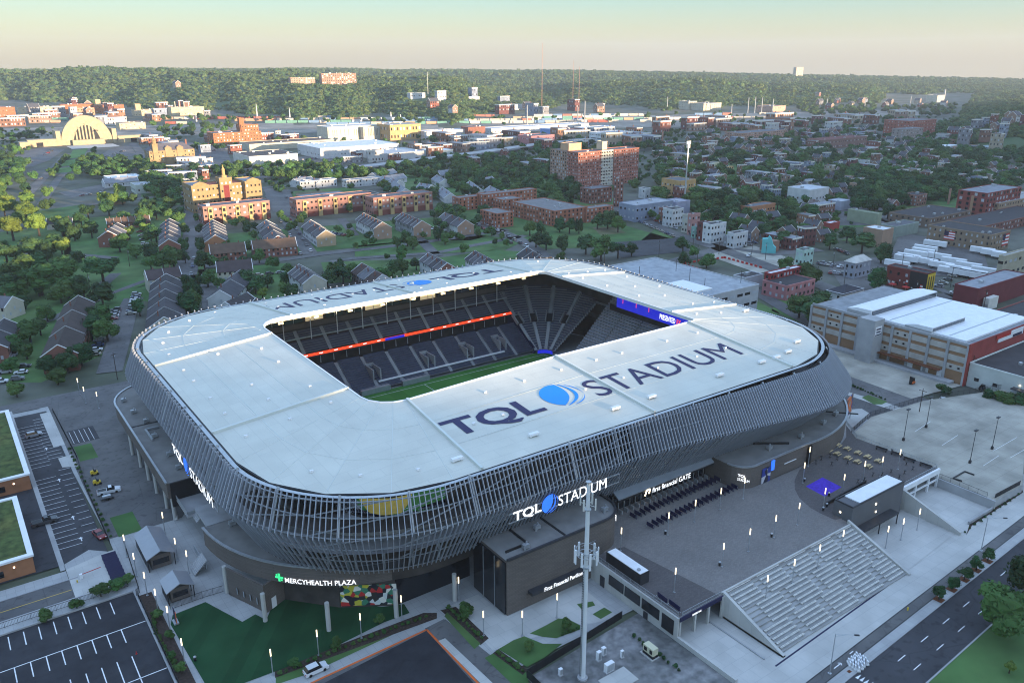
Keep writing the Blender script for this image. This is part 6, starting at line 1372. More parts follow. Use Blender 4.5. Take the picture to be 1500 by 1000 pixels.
x0, x1, y0, y1, h = corner(902, 303, 898, 912, 263); t, _ = bldg('slim red brick tower with paired dark windows', 'the slim red tower', (x0, x1, y0, y1, h), BRICK, RG, 9, 2.6, 'slim_tower', 'tower', ww=1.2, wh=1.6)
fact('brick four storey flats beside the slim red tower', 'the brick flats', 866, 299, 854, 896, 278, BRICK, RG, 4, 3, depth=14)
def court(label, phrase, c, col=(.30, .115, .07)): return bldg(label, phrase, c, col, (.17, .165, .165), 4, 3.4, 'red_court', 'flats', None, 'red brick court flats', wn='window_rank')
for lab, ph, (px, py, pxl, pxr, pyt) in (('red brick court flats, long rear range under the gable houses', 'the rear court range', (708, 307, 700, 786, 286)), ('red brick court flats, small block by the hidden gable row', 'the small court block', (672, 309, 664, 706, 291)), ('red brick court flats, low block facing the street lawn', 'the street court block', (728, 334, 704, 752, 314)),
                                         ('red brick court flats, tall middle range behind street block', 'the middle court range', (738, 311, 722, 766, 294)), ('red brick court flats, long range along the ball field', 'the field court range', (812, 332, 750, 860, 310)), ('red brick court flats, end block nearest the blue grey hall', 'the end court block', (858, 326, 855, 898, 307))): court(lab, ph, (lambda c: (c[0], max(c[1], c[0]+9), c[2], max(c[3], c[2]+9), c[4]))(corner(px, py, pxl, pxr, pyt)))
# school annex, white motel rows, grey gables
fact('low school annex with black roof and white band', 'the school annex', 524, 298, 515, 556, 287, (.36, .34, .32), RD, 1, 3, depth=16); fact('wide flat grey annex beside the ball lawn', 'the flat annex', 448, 299, 440, 512, 291, (.30, .2, .16), (.24, .26, .28), 0, depth=20)
fact('white two storey row with blue doors, left of the pair', 'the left white row', 440, 277, 437, 494, 267, WHITE, (.22, .24, .27), 2, 3, depth=10); fact('white two storey row with blue doors, right of the pair', 'the right white row', 508, 275, 505, 562, 265, WHITE, (.22, .24, .27), 2, 3, depth=10)
for k, (pa, pb) in enumerate([((594, 276), (572, 262)), ((632, 270), (615, 268)), ((660, 283), (648, 274)), ((700, 274), (688, 265)), ((735, 280), (718, 272)), ((560, 258), (590, 254)), ((545, 253), (575, 247)), ((652, 262), (640, 256)), ((585, 264), (560, 258)), ((470, 262), (440, 258)), ((700, 262), (720, 258)), ((640, 250), (660, 248)), ((430, 262), (455, 258)), ((150, 262), (200, 258))]):
    row('white gabled low house with grey roof, %s from the school annex' % ORD[k], None, pa, pb, 7.5, 11, 2, WHITE, WHITE, [(.20, .21, .23)], ridge=False, group='white gabled low houses')
fact('white flat roofed school building among the trees', 'the white flat school', 160, 272, 156, 208, 262, WHITE, RW, 1, 4, depth=22); fact('pale green factory office beside the white school', 'the pale green office', 200, 284, 190, 226, 272, (.45, .48, .42), (.3, .32, .34), 1, 4, depth=20); fact('low brown shed behind the lone brick gable', 'the brown shed', 160, 300, 158, 184, 293, (.3, .2, .12), (.3, .2, .1), 0, depth=12)
# right: street of tall houses, blue grey hall, paint-splashed walls
fact('large blue grey flat roofed hall with loading side', 'the blue grey hall', 930, 325, 906, 985, 302, (.21, .24, .31), (.30, .31, .33), 2, 4, ww=1.5); fact('small white cube house behind the blue grey hall', 'the white cube house', 945, 291, 936, 952, 277, WHITE, RD, 2, 3, depth=8)
fact('lilac grey low block right of the blue grey hall', 'the lilac block', 990, 314, 978, 1010, 297, (.30, .30, .38), (.3, .3, .34), 0, depth=14)
def tall(label, ph, px, py, pxl, pxr, pyt, col, rc=RD, fl=3, **k): return bldg(label, ph, corner(px, py, pxl, pxr, pyt), col, rc, fl, 2.4, 'town_house', 'house', None, 'tall flat fronted town houses', wn='window_rank', **k)
tall('tall white town house with blank side wall', 'the tall white house', 984, 333, 970, 1000, 308, WHITE); tall('brick fronted town house with white bays beside white one', None, 972, 328, 964, 984, 307, BRICK)
tall('pale tan town house in the terraced street', None, 1006, 341, 998, 1014, 316, (.4, .38, .32)); tall('pink front town house with ivy side', None, 1012, 344, 1006, 1024, 315, (.38, .2, .18)); tall('low green shop front in the terraced street', None, 1018, 349, 1012, 1026, 334, (.2, .36, .3), fl=2)
tall('dark red town house with white trim', None, 1028, 353, 1020, 1040, 327, DARKR); tall('white corner house with broken plaster side', 'the white corner house', 1040, 357, 1028, 1062, 330, (.55, .55, .54))
tall('small white house with black windows at the crossroads', 'the crossroads house', 1074, 364, 1064, 1094, 343, WHITE, fl=2); tall('grey shack left of the crossroads house', None, 1064, 361, 1059, 1072, 348, GREY, fl=1)
x0, y0 = G(1115, 370); tw = thing('teal_wall', 'tall teal painted broken gable wall at the crossroads', 'wall', (x0, y0, 0)); x1 = x0+along(x0, y0, .6, -.8, 1136)*.6; yb_ = y0-(x1-x0)/.6*.8
tw_m = M(); hh = zof(x0, y0, 348); n_ = Vector((.8, .6)); P = [(0, -.3), (1, -.3), (1, .35*hh), (.8, .5*hh), (.62, .95*hh), (.45, 1.12*hh), (.38, .95*hh), (0, .9*hh)]
tw_m.add([(x0+(x1-x0)*a, y0+(yb_-y0)*a, b) for a, b in P]+[(x0+(x1-x0)*a+n_.x*4, y0+(yb_-y0)*a+n_.y*4, b) for a, b in P], [tuple(range(8)), tuple(range(15, 7, -1))]+[(i, 8+i, 8+(i+1) % 8, (i+1) % 8) for i in range(8)]); obj('wall', tw_m, MT['wall'], tw, color=(.12, .42, .42)); reg('the teal wall', x0-4, x0+8, y0-8, y0+8)
obj('shed', M().box(x0+6, x0+14, y0-2, y0+6, -.3, 6), MT['wall'], tw, color=(.25, .14, .1))
tall('deep red town house with white roof by the stadium ramp', 'the deep red house', 1126, 430, 1117, 1172, 402, (.22, .03, .03), RW, 3); fact('white garage with grey doors below the gravel lot', 'the white garage', 1090, 425, 1073, 1116, 408, (.42, .43, .45), RD, 0); fact('pink low house half behind a tree', 'the pink house', 1150, 440, 1148, 1192, 420, (.38, .16, .16), RD, 2, 3, depth=14)
t, b = fact('white wooden house with dark hipped roof by the loft building', 'the white hip house', 1232, 452, 1208, 1263, 432, WHITE, RD, 2, 3); obj('hip_roof', M().add([(b[0]-.6, b[2]-.6, b[4]+.1), (b[1]+.6, b[2]-.6, b[4]+.1), (b[1]+.6, b[3]+.6, b[4]+.1), (b[0]-.6, b[3]+.6, b[4]+.1), ((b[0]+b[1])/2, (b[2]+b[3])/2, b[4]+3)], [(0, 1, 4), (1, 2, 4), (2, 3, 4), (3, 0, 4)]), MT['roof'], t, color=(.04, .04, .05))
tall('mint green and brick house by the parked cars', 'the mint house', 1175, 389, 1164, 1190, 368, (.35, .48, .42), fl=2)
t, b = fact('grey italianate house with pale mansard roof', 'the grey mansard house', 1250, 408, 1235, 1273, 386, (.26, .27, .31), (.5, .48, .44), 2, 3)
obj('hip_roof', M().add([(b[0]-.5, b[2]-.5, b[4]+.1), (b[1]+.5, b[2]-.5, b[4]+.1), (b[1]+.5, b[3]+.5, b[4]+.1), (b[0]-.5, b[3]+.5, b[4]+.1), (b[0]+3, b[2]+3, b[4]+3), (b[1]-3, b[2]+3, b[4]+3), (b[1]-3, b[3]-3, b[4]+3), (b[0]+3, b[3]-3, b[4]+3)], [(0, 1, 5, 4), (1, 2, 6, 5), (2, 3, 7, 6), (3, 0, 4, 7), (4, 5, 6, 7)]), MT['roof'], t, color=(.48, .46, .42))
t, b = fact('red and black muralled bar with yellow end wall', 'the muralled bar', 1355, 430, 1296, 1366, 402, (.15, .035, .03), RD, 2, 4, faces='l'); obj('black_paint', M().box(b[0]-.08, b[0]-.004, b[2], b[2]+(b[3]-b[2])*.42, -.2, b[4]), MT['black'], t); obj('yellow_end', M().box(b[0], b[1], b[2]-.1, b[2]-.004, -.2, b[4]+.4), MT['yellow'], t)
for k in range(3): obj('end_window', M().box(b[0]+1+k*(b[1]-b[0])/3.4, b[0]+1.8+k*(b[1]-b[0])/3.4, b[2]-.16, b[2]-.11, b[4]*.2, b[4]*.85), MT['black'], t)
random.seed(11)
for k in range(16): yy = b[2]+random.random()*(b[3]-b[2]); zz = random.uniform(.3, b[4]*.45); obj('mural_blot', M().box(b[0]-.16, b[0]-.09, yy, yy+random.uniform(.4, 1.6), zz, zz+random.uniform(.4, 1.4)), MT['white'] if k % 3 else MT['red'], t)
for k in range(3):
    x, y = b[0]-4, b[2]+8+k*7; u = thing('parasol', 'red parasol before the muralled bar, %s from its yellow end' % ORD[k], 'parasol', (x, y, 0), 0, 'red parasols at the muralled bar'); obj('canopy', M().lathe([(2.0, 2.3), (.1, 3.0)], x, y, 8), MT['red'], u); obj('pole', M().tube((x, y, 0), (x, y, 2.4), .05, 5), MT['steel'], u)
# flag warehouse and its neighbours
t, b = fact('brown brick warehouse with painted flags', 'the flag warehouse', 1448, 370, 1356, 1476, 345, (.22, .16, .11), RD, 3, 3.2, ww=1.0)
def flag(y, z, w_, h_, face, name='flag'):
    f = M(); s = M(); u = M()
    for k in range(7):
        (f if k % 2 == 0 else s).add([(b[0]-.12, y-w_*0, z+h_*k/7), (b[0]-.12, y-w_, z+h_*k/7), (b[0]-.12, y-w_, z+h_*(k+1)/7), (b[0]-.12, y, z+h_*(k+1)/7)] if face == 'l' else [(y, b[2]-.12, z+h_*k/7), (y+w_, b[2]-.12, z+h_*k/7), (y+w_, b[2]-.12, z+h_*(k+1)/7), (y, b[2]-.12, z+h_*(k+1)/7)], [(0, 1, 2, 3)])
    u.add([(b[0]-.16, y, z+h_*.45), (b[0]-.16, y-w_*.42, z+h_*.45), (b[0]-.16, y-w_*.42, z+h_), (b[0]-.16, y, z+h_)] if face == 'l' else [(y, b[2]-.16, z+h_*.45), (y+w_*.42, b[2]-.16, z+h_*.45), (y+w_*.42, b[2]-.16, z+h_), (y, b[2]-.16, z+h_)], [(0, 1, 2, 3)])
    o = obj('painted_flag', f, MT['red'], t); obj('white_stripe', s, MT['white'], o); obj('blue_canton', u, MT['navy'], o)
flag(b[2]+(b[3]-b[2])*.72, b[4]*.35, (b[3]-b[2])*.17, b[4]*.5, 'l'); flag(b[0]+(b[1]-b[0])*.62, b[4]*.2, (b[1]-b[0])*.33, b[4]*.7, 'f')
fact('long brown range with flag end behind the flag warehouse', 'the long brown range', 1360, 334, 1352, 1420, 321, (.17, .12, .09), RD, 2, 4, depth=30); fact('very long red brick range at the right edge', 'the long red range', 1440, 345, 1420, 1540, 332, (.17, .075, .06), RD, 2, 4, depth=25)
t, b = fact('tall red brick factory with pale stair strip', 'the tall red factory', 1440, 320, 1398, 1490, 284, (.21, .055, .045), (.2, .21, .23), 5, 4.5, ww=2.0, wh=2.2); obj('stair_strip', M().box(b[0]-.12, b[0]-.004, b[2]+(b[3]-b[2])*.42, b[2]+(b[3]-b[2])*.52, -.2, b[4]*.86), MT['wall'], t, color=(.34, .2, .12))
fact('pale brown brick range before the tall red factory', 'the pale brown range', 1460, 318, 1446, 1530, 299, (.30, .21, .14), (.3, .3, .3), 3, 4, depth=20); fact('small brick ruin house near the wood', 'the brick ruin', 1342, 302, 1332, 1356, 287, (.26, .13, .1), RD, 3, 3, depth=12)
fact('green painted low workshop', 'the green workshop', 1284, 330, 1240, 1290, 314, (.24, .27, .19), (.24, .27, .2), 0); fact('grey green flat workshop with black roof patch', 'the grey green workshop', 1310, 348, 1288, 1344, 333, (.24, .28, .24), (.1, .1, .11), 0); fact('brick gabled shop with white roof', 'the white roofed shop', 1290, 362, 1262, 1306, 338, (.30, .2, .14), RW, 0)
fact('small red garage with pale roof', 'the small red garage', 1215, 338, 1205, 1229, 328, (.3, .05, .04), RW, 0); fact('white low workshop behind the tree clump', 'the white workshop', 1184, 300, 1152, 1212, 279, WHITE, (.42, .44, .47), 1, 4); fact('grey blue low shed beside white workshop', 'the grey blue shed', 1230, 308, 1212, 1245, 296, (.3, .32, .38), (.38, .4, .43), 0)
fact('long orange brick house with white windows in the trees', 'the orange brick house', 1098, 315, 1096, 1135, 304, (.38, .17, .09), RG, 1, 3, depth=10); fact('wide brown flat roofed shop by the trees', 'the brown flat shop', 1076, 292, 1072, 1104, 283, (.25, .15, .11), (.26, .25, .25), 0, depth=16)
fact('cream sunlit long house near the leaning tall tower', 'the cream long house', 1036, 250, 1034, 1055, 240, (.52, .48, .33), RG, 1, 3, depth=10); fact('sunlit ochre row among the dark trees', 'the ochre row', 1048, 254, 1046, 1074, 247, (.52, .36, .16), RG, 2, 3, depth=10); fact('ochre gabled block beside the lattice light tower', 'the ochre block', 995, 290, 968, 1018, 266, (.45, .28, .12), RG, 2, 3)
fact('pale brick flats with balcony roofs among trees', 'the pale brick flats', 1240, 272, 1225, 1253, 261, (.38, .22, .13), RG, 2, 3); fact('tan gabled house near the wood edge', 'the tan wood house', 1262, 284, 1243, 1268, 271, (.32, .22, .15), RG, 2, 3)
# white trailers in the yard: each one by itself
tr = None; n = 0
for (xa, ya), cnt, (dx, dy) in (((1313, 392), 5, (14, -7.5)), ((1330, 382), 5, (24, 6)), ((1352, 374), 5, (22, 7)), ((1392, 402), 6, (16, 3)), ((1438, 372), 4, (16, 4))):
    for k in range(cnt):
        x, y = G(xa+dx*k, ya+dy*k); lab = 'white box trailer, %s in the yard from the muralled bar towards the flag warehouse' % ORD[n]; n += 1
        if tr is None:
            tr = thing('box_trailer', lab, 'trailer', (x, y, 0), R(100), 'white trailers in the fenced yard'); lobj('trailer_box', M().box(-6.5, 6.5, -1.25, 1.25, 1.1, 4.0), MT['white'], tr); lobj('chassis', M().box(-6, 6, -.5, .5, .7, 1.09), MT['black'], tr)
            for u in (-4.6, -3.4): lobj('wheel', M().tube((u, -1.2, .5), (u, 1.2, .5), .5, 8), MT['tyre'], tr)
            lobj('door', M().box(6.5, 6.56, -1.15, 1.15, 1.2, 3.9), MT['steel'], tr)
        else: dup(tr, (x, y, 0), R(100+random.uniform(-3, 3)), lab)
FOOT.append((*G(1380, 385), 40))
# the loft building on the right
lx, ly0, ly1, lh = 288.5, 128.3, 192, 14.4
lf = thing('loft_building', 'long concrete framed brick loft building with white roofs', 'building', (300, 160, 0)); reg('the loft building', 288, 340, 128, 192)
obj('wall', M().box(lx, 340, ly0, ly1, -.3, lh), MT['wall'], lf, color=(.27, .155, .085)); obj('flat_roof', M().box(lx+.4, 339.6, ly0+.4, ly1-.4, lh, lh+.15), MT['roof'], lf, color=(.23, .24, .25))
obj('parapet', M().box(lx-.15, lx+.4, ly0, ly1, lh, lh+.9), MT['concrete'], lf)
nb = 9; bw = (ly1-ly0)/nb
for k in range(nb+1): obj('pilaster', M().box(lx-.55, lx-.003, ly0+k*bw-.45, ly0+k*bw+.45, -.3, lh), MT['concrete'], lf)
for k in range(nb):
    a, b = ly0+k*bw+.5, ly0+(k+1)*bw-.5
    for z in (4.2, 7.6, 11.0):
        pn = obj('panel', M().box(lx-.2, lx-.004, a, b, z+.3, z+2.4), MT['lofted'], lf)
        if (k*7+int(z)) % 4 == 0:
            for ya_ in (a+1.2, b-2): obj('window', M().box(lx-.27, lx-.203, ya_, ya_+.8, z+1.0, z+1.75), MT['glass'], pn)
for y in (135, 141, 147): obj('dock_door', M().box(lx-.1, lx-.004, y, y+2.8, .4, 3.2), MT['white'], lf)
obj('dock_canopy', M().box(lx-3, lx-.6, 136, 163, 3.5, 3.75), MT['rust'], lf); obj('dock_platform', M().box(lx-4, lx-.6, 131, 190, -.2, .9), MT['concrete'], lf)
st_ = obj('stair_tower', M().box(lx-7, lx-.6, 160, 166.5, -.3, 16.8), MT['concrete'], lf); obj('tower_sign', M().box(lx-6.2, lx-2.0, 159.88, 159.99, 10.6, 14.2), MT['white'], st_); obj('sign_line', M().box(lx-5.6, lx-2.6, 159.8, 159.87, 13, 13.5).box(lx-5.4, lx-2.8, 159.8, 159.87, 11.9, 12.4).box(lx-6.0, lx-2.2, 159.8, 159.87, 10.8, 11.2), MT['navy'], st_)
obj('white_roof', M().box(lx+3, 339, 131, 176, lh+.15, lh+.8), MT['white'], lf)
for a, b, x1_, z in ((177.6, 167.3, 338.5, 17.6), (153.4, 143.0, 314, 17.0)):
    o = obj('roof_monitor', M().add([(lx+2, b, lh+.2), (lx+2, a, lh+.2), (lx+2, a, z-1.2), (lx+2, a*.6+b*.4, z-.1), (lx+2, b, z), (x1_, b, lh+.2), (x1_, a, lh+.2), (x1_, a, z-1.2), (x1_, a*.6+b*.4, z-.1), (x1_, b, z)], [(4, 3, 2, 1, 0), (5, 6, 7, 8, 9), (3, 8, 7, 2), (4, 9, 8, 3), (2, 7, 6, 1), (0, 5, 9, 4)]), MT['white'], lf)
    obj('clerestory', M().box(lx+2.4, x1_-.4, b-.1, b-.004, lh+1, z-.4), MT['bluegl'], o); obj('monitor_front', M().box(lx+1.9, lx+1.996, b+.1, a-.1, lh+.3, z-1.4), MT['concrete'], o)
obj('roof_valley', M().box(lx+4, 338, 160.2, 160.8, lh+.8, lh+.86).box(lx+4, 338, 137.2, 137.8, lh+.8, lh+.86), MT['steel'], lf)
obj('red_end', M().box(lx+.02, 340, ly0-.3, ly0-.003, -.3, lh+.8), MT['wall'], lf, color=(.26, .05, .045)); obj('red_pier', M().box(lx-.6, lx+1.8, ly0-.7, ly0-.31, -.3, lh+1), MT['wall'], lf, color=(.3, .05, .04))
obj('billboard', M().box(309, 328, ly0-.55, ly0-.31, lh-2.6, lh+.2), MT['white'], lf); obj('red_billboard', M().box(307, 318, ly0-.62, ly0-.56, lh-1.1, lh+.5), MT['red'], lf); obj('blue_billboard', M().box(320, 327, ly0-.62, ly0-.56, lh-2.5, lh-1.5), MT['blue'] if False else MT['navy'], lf)
t, b = bldg('white rendered store with black roof at the right edge', 'the white store', (289.5, 340, 96, 127.4, 8.2), (.50, .52, .48), RD, 1, 6, faces='l', ww=1.6, wh=1.2)
obj('canopy', M().box(286.8, 289.3, 104, 112, 4.2, 4.5), MT['darksteel'], t); obj('wall_lamp', M().box(289.3, 289.48, 110, 110.4, 5.2, 5.6), MT['bulb'], t)
bldg('dark brick store behind the white one with black roof', 'the dark brick store', (341, 372, 128.6, 146, 13), (.20, .06, .055), RD, 0)
bldg('dark maroon warehouse beyond the loft building with white roof', 'the maroon warehouse', corner(1428, 455, None, 1500, 425)[:3]+(corner(1428, 455, None, 1500, 425)[2]+11, 10), (.14, .03, .035), (.25, .26, .28), 0)
bldg('tan concrete tower factory at the right edge', 'the tan tower factory', corner(1462, 425, 1454, 1560, 376), (.33, .30, .22), (.3, .3, .3), 3, 5, ww=2.4)
for k, p in enumerate([(1416, 462), (1440, 470), (1446, 455), (1478, 465), (1496, 462)]):
    x, y = G(*p); t = thing('freight_box', 'cream freight box behind the loft building, %s from the street end' % ORD[k], 'container', (x, y, 0), 0, 'cream freight boxes'); obj('container_body', M().box(x, x+9, y, y+2.5, 0, 3.2 if k != 2 else 5.6), MT['offwhite'], t); obj('door', M().box(x-.06, x-.003, y+.15, y+2.35, .1, 2.9), MT['steel'], t)
# parking garage with stair head behind the far roof edge
t, b = bldg('pale parking garage roof deck behind the stadium', 'the parking garage', (236, 296, 225, 290, 14.5), (.36, .37, .38), (.30, .32, .34), 3, 5, ww=3.6, wh=1.2, plant=False); obj('stair_head', M().box(237, 246, 216, 224.9, -.3, 22), MT['wall'], t, color=(.40, .43, .42)); obj('stair_roof', M().box(234.5, 252, 214, 230, 22, 22.6), MT['white'], t)
obj('stair_frame', M().box(236.8, 236.99, 215.9, 216.3, 14, 22).box(236.8, 236.99, 220, 220.4, 0, 22).box(236.8, 236.99, 216, 225, 14, 14.4).box(241, 241.3, 215.8, 215.99, 0, 22), MT['white'], t)
for k in range(7): obj('deck_lamp', M().tube((244+k*8, 232+8*(k % 3)*2, 14.5), (244+k*8, 232+8*(k % 3)*2, 20.5), .12, 5), MT['darksteel'], t)
# tall lattice light tower, antennas, chimneys, far poles
def pole(label, px, py, pyt, r, name='steel_mast', cat='mast', mt='steel', d=None, z=None, group=None, head=False, taper=.5):
    if d is None: x, y = G(px, py); z0 = 0
    else:
        a = YAW+math.atan((px-750)/FPX*math.cos(PITCH)); x, y = d*math.sin(a), d*math.cos(a); z0 = terrain(x, y)
    h = zof(x, y, pyt)-z0; t = thing(name, label, cat, (x, y, z0), 0, group)
    obj('shaft', M().tube((x, y, z0-1), (x, y, z0+h), r, 6, 0, r*taper), MT[mt] if isinstance(mt, str) else mt, t)
    if head: obj('head', M().box(x-2.2, x+2.2, y-.5, y+.5, z0+h-1, z0+h+1.2).tube((x, y, z0+h-4), (x, y, z0+h-1.5), 1.5, 8), MT['offwhite'], t)
    return t
pole('tall pale pole topped with phone antennas behind the terraces', 1002.5, 300, 209, .85, 'phone_pole', 'pole', 'steel', head=True)
rw_ = mat('faded_red', (.38, .2, .15), .6, var=.1)
for k, (px, d, pyt, r) in enumerate([(795, 1950, 63, .75), (841, 2000, 89, .6), (850, 1980, 98, .7), (626, 2000, 106, .5)]): pole('red and white radio mast on the middle hill, %s from its tallest' % ORD[k] if k else 'tallest thin radio mast on the middle hill', px, 0, pyt, r, 'radio_mast', 'mast', rw_ if k != 3 else 'steel', d, group='radio masts on the hill')
for k, (px, py, pyt) in enumerate([(377, 173, 152), (425, 176, 158), (573, 176, 164), (587, 176, 168), (288, 178, 168)]): pole('lattice power pylon at the rail yard foot of the hill, %s from the power house' % ORD[[1, 2, 3, 4, 0][k]], px, py, pyt, 2.2, 'power_pylon', 'pylon', 'steel', group='power pylons at the rail yard', taper=.25)
for k, (px, py, pyt) in enumerate([(772, 182, 154), (846, 178, 157), (856, 184, 148), (1095, 166, 143), (1105, 166, 142), (1115, 166, 143), (1131, 166, 145), (1071, 168, 153), (1210, 163, 145), (1332, 160, 141), (1266, 160, 146), (977, 162, 142), (1382, 148, 131), (1451, 152, 145)]): pole('tall pale yard pole by the rail lines, %s counted from the glass depot' % ORD[k], px, py, pyt, 1.3 if k not in (12,) else 3, 'yard_pole', 'pole', 'concrete', group='tall yard poles', taper=.7)
pole('brick chimney beyond the striped office', 970, 208, 192, 1.6, 'chimney', 'chimney', rw_, taper=.8); pole('slim brick chimney by the tall red factory', 1389, 298, 276, .9, 'chimney', 'chimney', rw_, taper=.8)
# freight wagons and boxes of the rail yard
random.seed(5); fb = M().box(-9, 9, -1.5, 1.5, .6, 4.2).box(-8, 8, -1, 1, 0, .6).mesh('freight_wagon', MT['wall']); WAG = []
cols = [(.40, .16, .12), (.55, .50, .42), (.45, .40, .34), (.30, .10, .08), (.55, .52, .48), (.16, .26, .40), (.14, .30, .24), (.5, .3, .2), (.6, .58, .55)]
CN = ['rust red', 'cream', 'tan', 'dark red', 'pale grey', 'blue', 'green', 'orange brown', 'white']
YR = [(1.2, 0, 1150, .75), (4.2, 0, 900, .7), (7.4, 250, 1180, .6), (10.5, 420, 1000, .55)]
for off, pa, pb, fill in YR:                                   # rows of wagons on parallel tracks
    f_ = lambda q: G(q, 175.5-q*.0075+off*(1.15-q*.0002))
    q = pa
    while q < pb and len(WAG) < 290:
        x, y = f_(q); x2, y2 = f_(q+8); L = math.hypot(x2-x, y2-y)/8; run = random.random() < fill; k = random.randrange(len(cols))
        for _ in range(random.randint(2, 6)):
            x, y = f_(q)
            if run and not (85 < q < 215 and off > 1.5) and q < pb and len(WAG) < 290:
                kk = k if random.random() < .7 else random.randrange(len(cols)); o = link('freight_wagon', fb, None, (x, y, -.2), None, cols[kk], (0, 0, math.atan2(y2-y, x2-x))); o.scale = (1, 1, 1.15); WAG.append((o, CN[kk]+' freight wagon', 'wagons in the far rail yard', x, y))
            q += 19.5/L
# ------------------------------------------------------------------ cars
def car_parts(kind='car'):
    t = thing('parked_car', '', 'car', (0, 0, 0)); L, Wd = (4.6, 1.8) if kind != 'pickup' else (5.8, 2.0)
    hb_, hc = (.85, 1.42) if kind == 'car' else (1.05, 1.75) if kind == 'suv' else (1.1, 1.85)
    m = M(); hw_ = Wd/2
    P = [(-L/2, .3), (L/2, .3), (L/2+.04, .55), (L/2-.1, hb_*.86), (L/2-1.1, hb_), (-L/2+.1, hb_), (-L/2-.03, .6)]
    n = len(P); m.add([(a, -hw_, b) for a, b in P]+[(a, hw_, b) for a, b in P], [tuple(range(n)), tuple(range(2*n-1, n-1, -1))]+[(i, n+i, n+(i+1) % n, (i+1) % n) for i in range(n)])
    lobj('body', m, MT['gloss'], t, (.5, .5, .5), tinted=True)
    a0, a1 = {'car': (-L/2+.55, L/2-1.3), 'suv': (-L/2+.15, L/2-1.2), 'pickup': (-.5, L/2-1.4)}[kind]; w1 = hw_-.22
    g = M().add([(a0, -hw_+.06, hb_), (a1, -hw_+.06, hb_), (a1, hw_-.06, hb_), (a0, hw_-.06, hb_), (a0+.45, -w1, hc-.06), (a1-.75, -w1, hc-.06), (a1-.75, w1, hc-.06), (a0+.45, w1, hc-.06)], [(0, 1, 5, 4), (1, 2, 6, 5), (2, 3, 7, 6), (3, 0, 4, 7)]); lobj('glass', g, MT['glass'], t)
    lobj('roof', M().box(a0+.42, a1-.72, -w1-.02, w1+.02, hc-.07, hc), MT['gloss'], t, (.5, .5, .5), tinted=True)
    if kind == 'pickup': lobj('truck_bed', M().box(-L/2+.15, -.6, -hw_+.15, hw_-.15, hb_-.02, hb_+.02), MT['black'], t)
    for x in (-L*.31, L*.31):
        for s in (-1, 1): lobj('wheel', M().tube((x, s*(hw_-.22), .34), (x, s*(hw_+.02), .34), .34, 8), MT['tyre'], t)
    for s in (-1, 1): lobj('headlight', M().box(L/2-.06, L/2+.05, s*hw_*.7-.18, s*hw_*.7+.18, .6, .74), MT['white'], t); lobj('tail_light', M().box(-L/2-.05, -L/2+.03, s*hw_*.7-.16, s*hw_*.7+.16, .62, .8), MT['red'], t)
    return t
PROTO = {}
CARC = [((.62, .63, .64), 'white'), ((.30, .31, .33), 'silver'), ((.06, .06, .065), 'black'), ((.13, .135, .145), 'grey'), ((.03, .05, .12), 'dark blue'), ((.20, .02, .02), 'red'), ((.35, .33, .28), 'beige')]
AUTO = []                                                     # things that still need a label: (object, look, group, x, y)
def car(px, py, rz, c, kind='car', label=None, z=-.03, xy=None):
    x, y = xy or G(px, py, z)
    if kind not in PROTO:
        o = PROTO[kind] = car_parts(kind); o.location = (x, y, z); o.rotation_euler = (0, 0, rz)
        for ch in o.children:
            if ch.get('tinted'): ch.color = (*c[0], 1)
    else: o = dup(PROTO[kind], (x, y, z), rz, color=c[0])
    o['category'] = 'car' if kind != 'pickup' else 'pickup truck'; o['group'] = 'parked cars'
    if label: o['label'] = label
    else: AUTO.append((o, c[1]+(' parked car' if kind == 'car' else ' parked SUV' if kind == 'suv' else ' pickup truck'), 'parked cars', x, y))
    return o
car(463, 983, R(2), CARC[0], 'suv', 'white SUV parked by the kerb below the turf'); car(160, 721, R(-8), CARC[0], 'pickup', 'white pickup truck on the service road beside the stadium')
car(50, 639, R(2), CARC[1], 'suv', 'silver SUV alone in the marked left lot'); car(66, 766, R(2), CARC[2], 'pickup', 'black pickup truck in the marked left lot near the street'); car(146, 785, R(-78), CARC[5], 'car', 'red car by the fence at the end of the left lot')
car(1385, 590, R(-75), CARC[0], 'suv', 'white SUV parked by the far fence of the concrete lot')
for k, (px, py) in enumerate([(141, 694), (145, 708)]):
    x, y = G(px, py); t = thing('mower', 'yellow and black ride-on mower, %s from the white pickup' % ('second' if k == 0 else 'first'), 'mower', (x, y, 0), 0, 'ride-on mowers by the service road'); obj('mower_body', M().box(x-1.4, x+.5, y-.6, y+.6, .3, .9).box(x-1.3, x-.6, y-.4, y+.4, .9, 1.3), MT['yellow'], t); obj('seat', M().box(x-.4, x+.1, y-.3, y+.3, .9, 1.4), MT['black'], t); obj('roll_bar', M().bar((x-.5, y-.5, .9), (x-.5, y-.5, 2), .08, .08).bar((x-.5, y+.5, .9), (x-.5, y+.5, 2), .08, .08).bar((x-.5, y-.5, 2), (x-.5, y+.5, 2), .08, .08), MT['black'], t)
    for u in (-1.1, .3):
        for s in (-1, 1): obj('wheel', M().tube((x+u, y+s*.5, .32), (x+u, y+s*.75, .32), .32, 8), MT['tyre'], t)
sc_ = thing('trailer', 'small black utility trailer beside the white pickup', 'trailer', (*G(157, 731), 0)); x, y = G(157, 731); obj('trailer_bed', M().box(x-1.6, x+1.6, y-.8, y+.8, .5, .7), MT['darksteel'], sc_); obj('wheel', M().tube((x, y-.9, .35), (x, y+.9, .35), .35, 8), MT['tyre'], sc_); obj('load', M().box(x-1, x+1, y-.5, y+.5, .7, 1.2), MT['steel'], sc_)
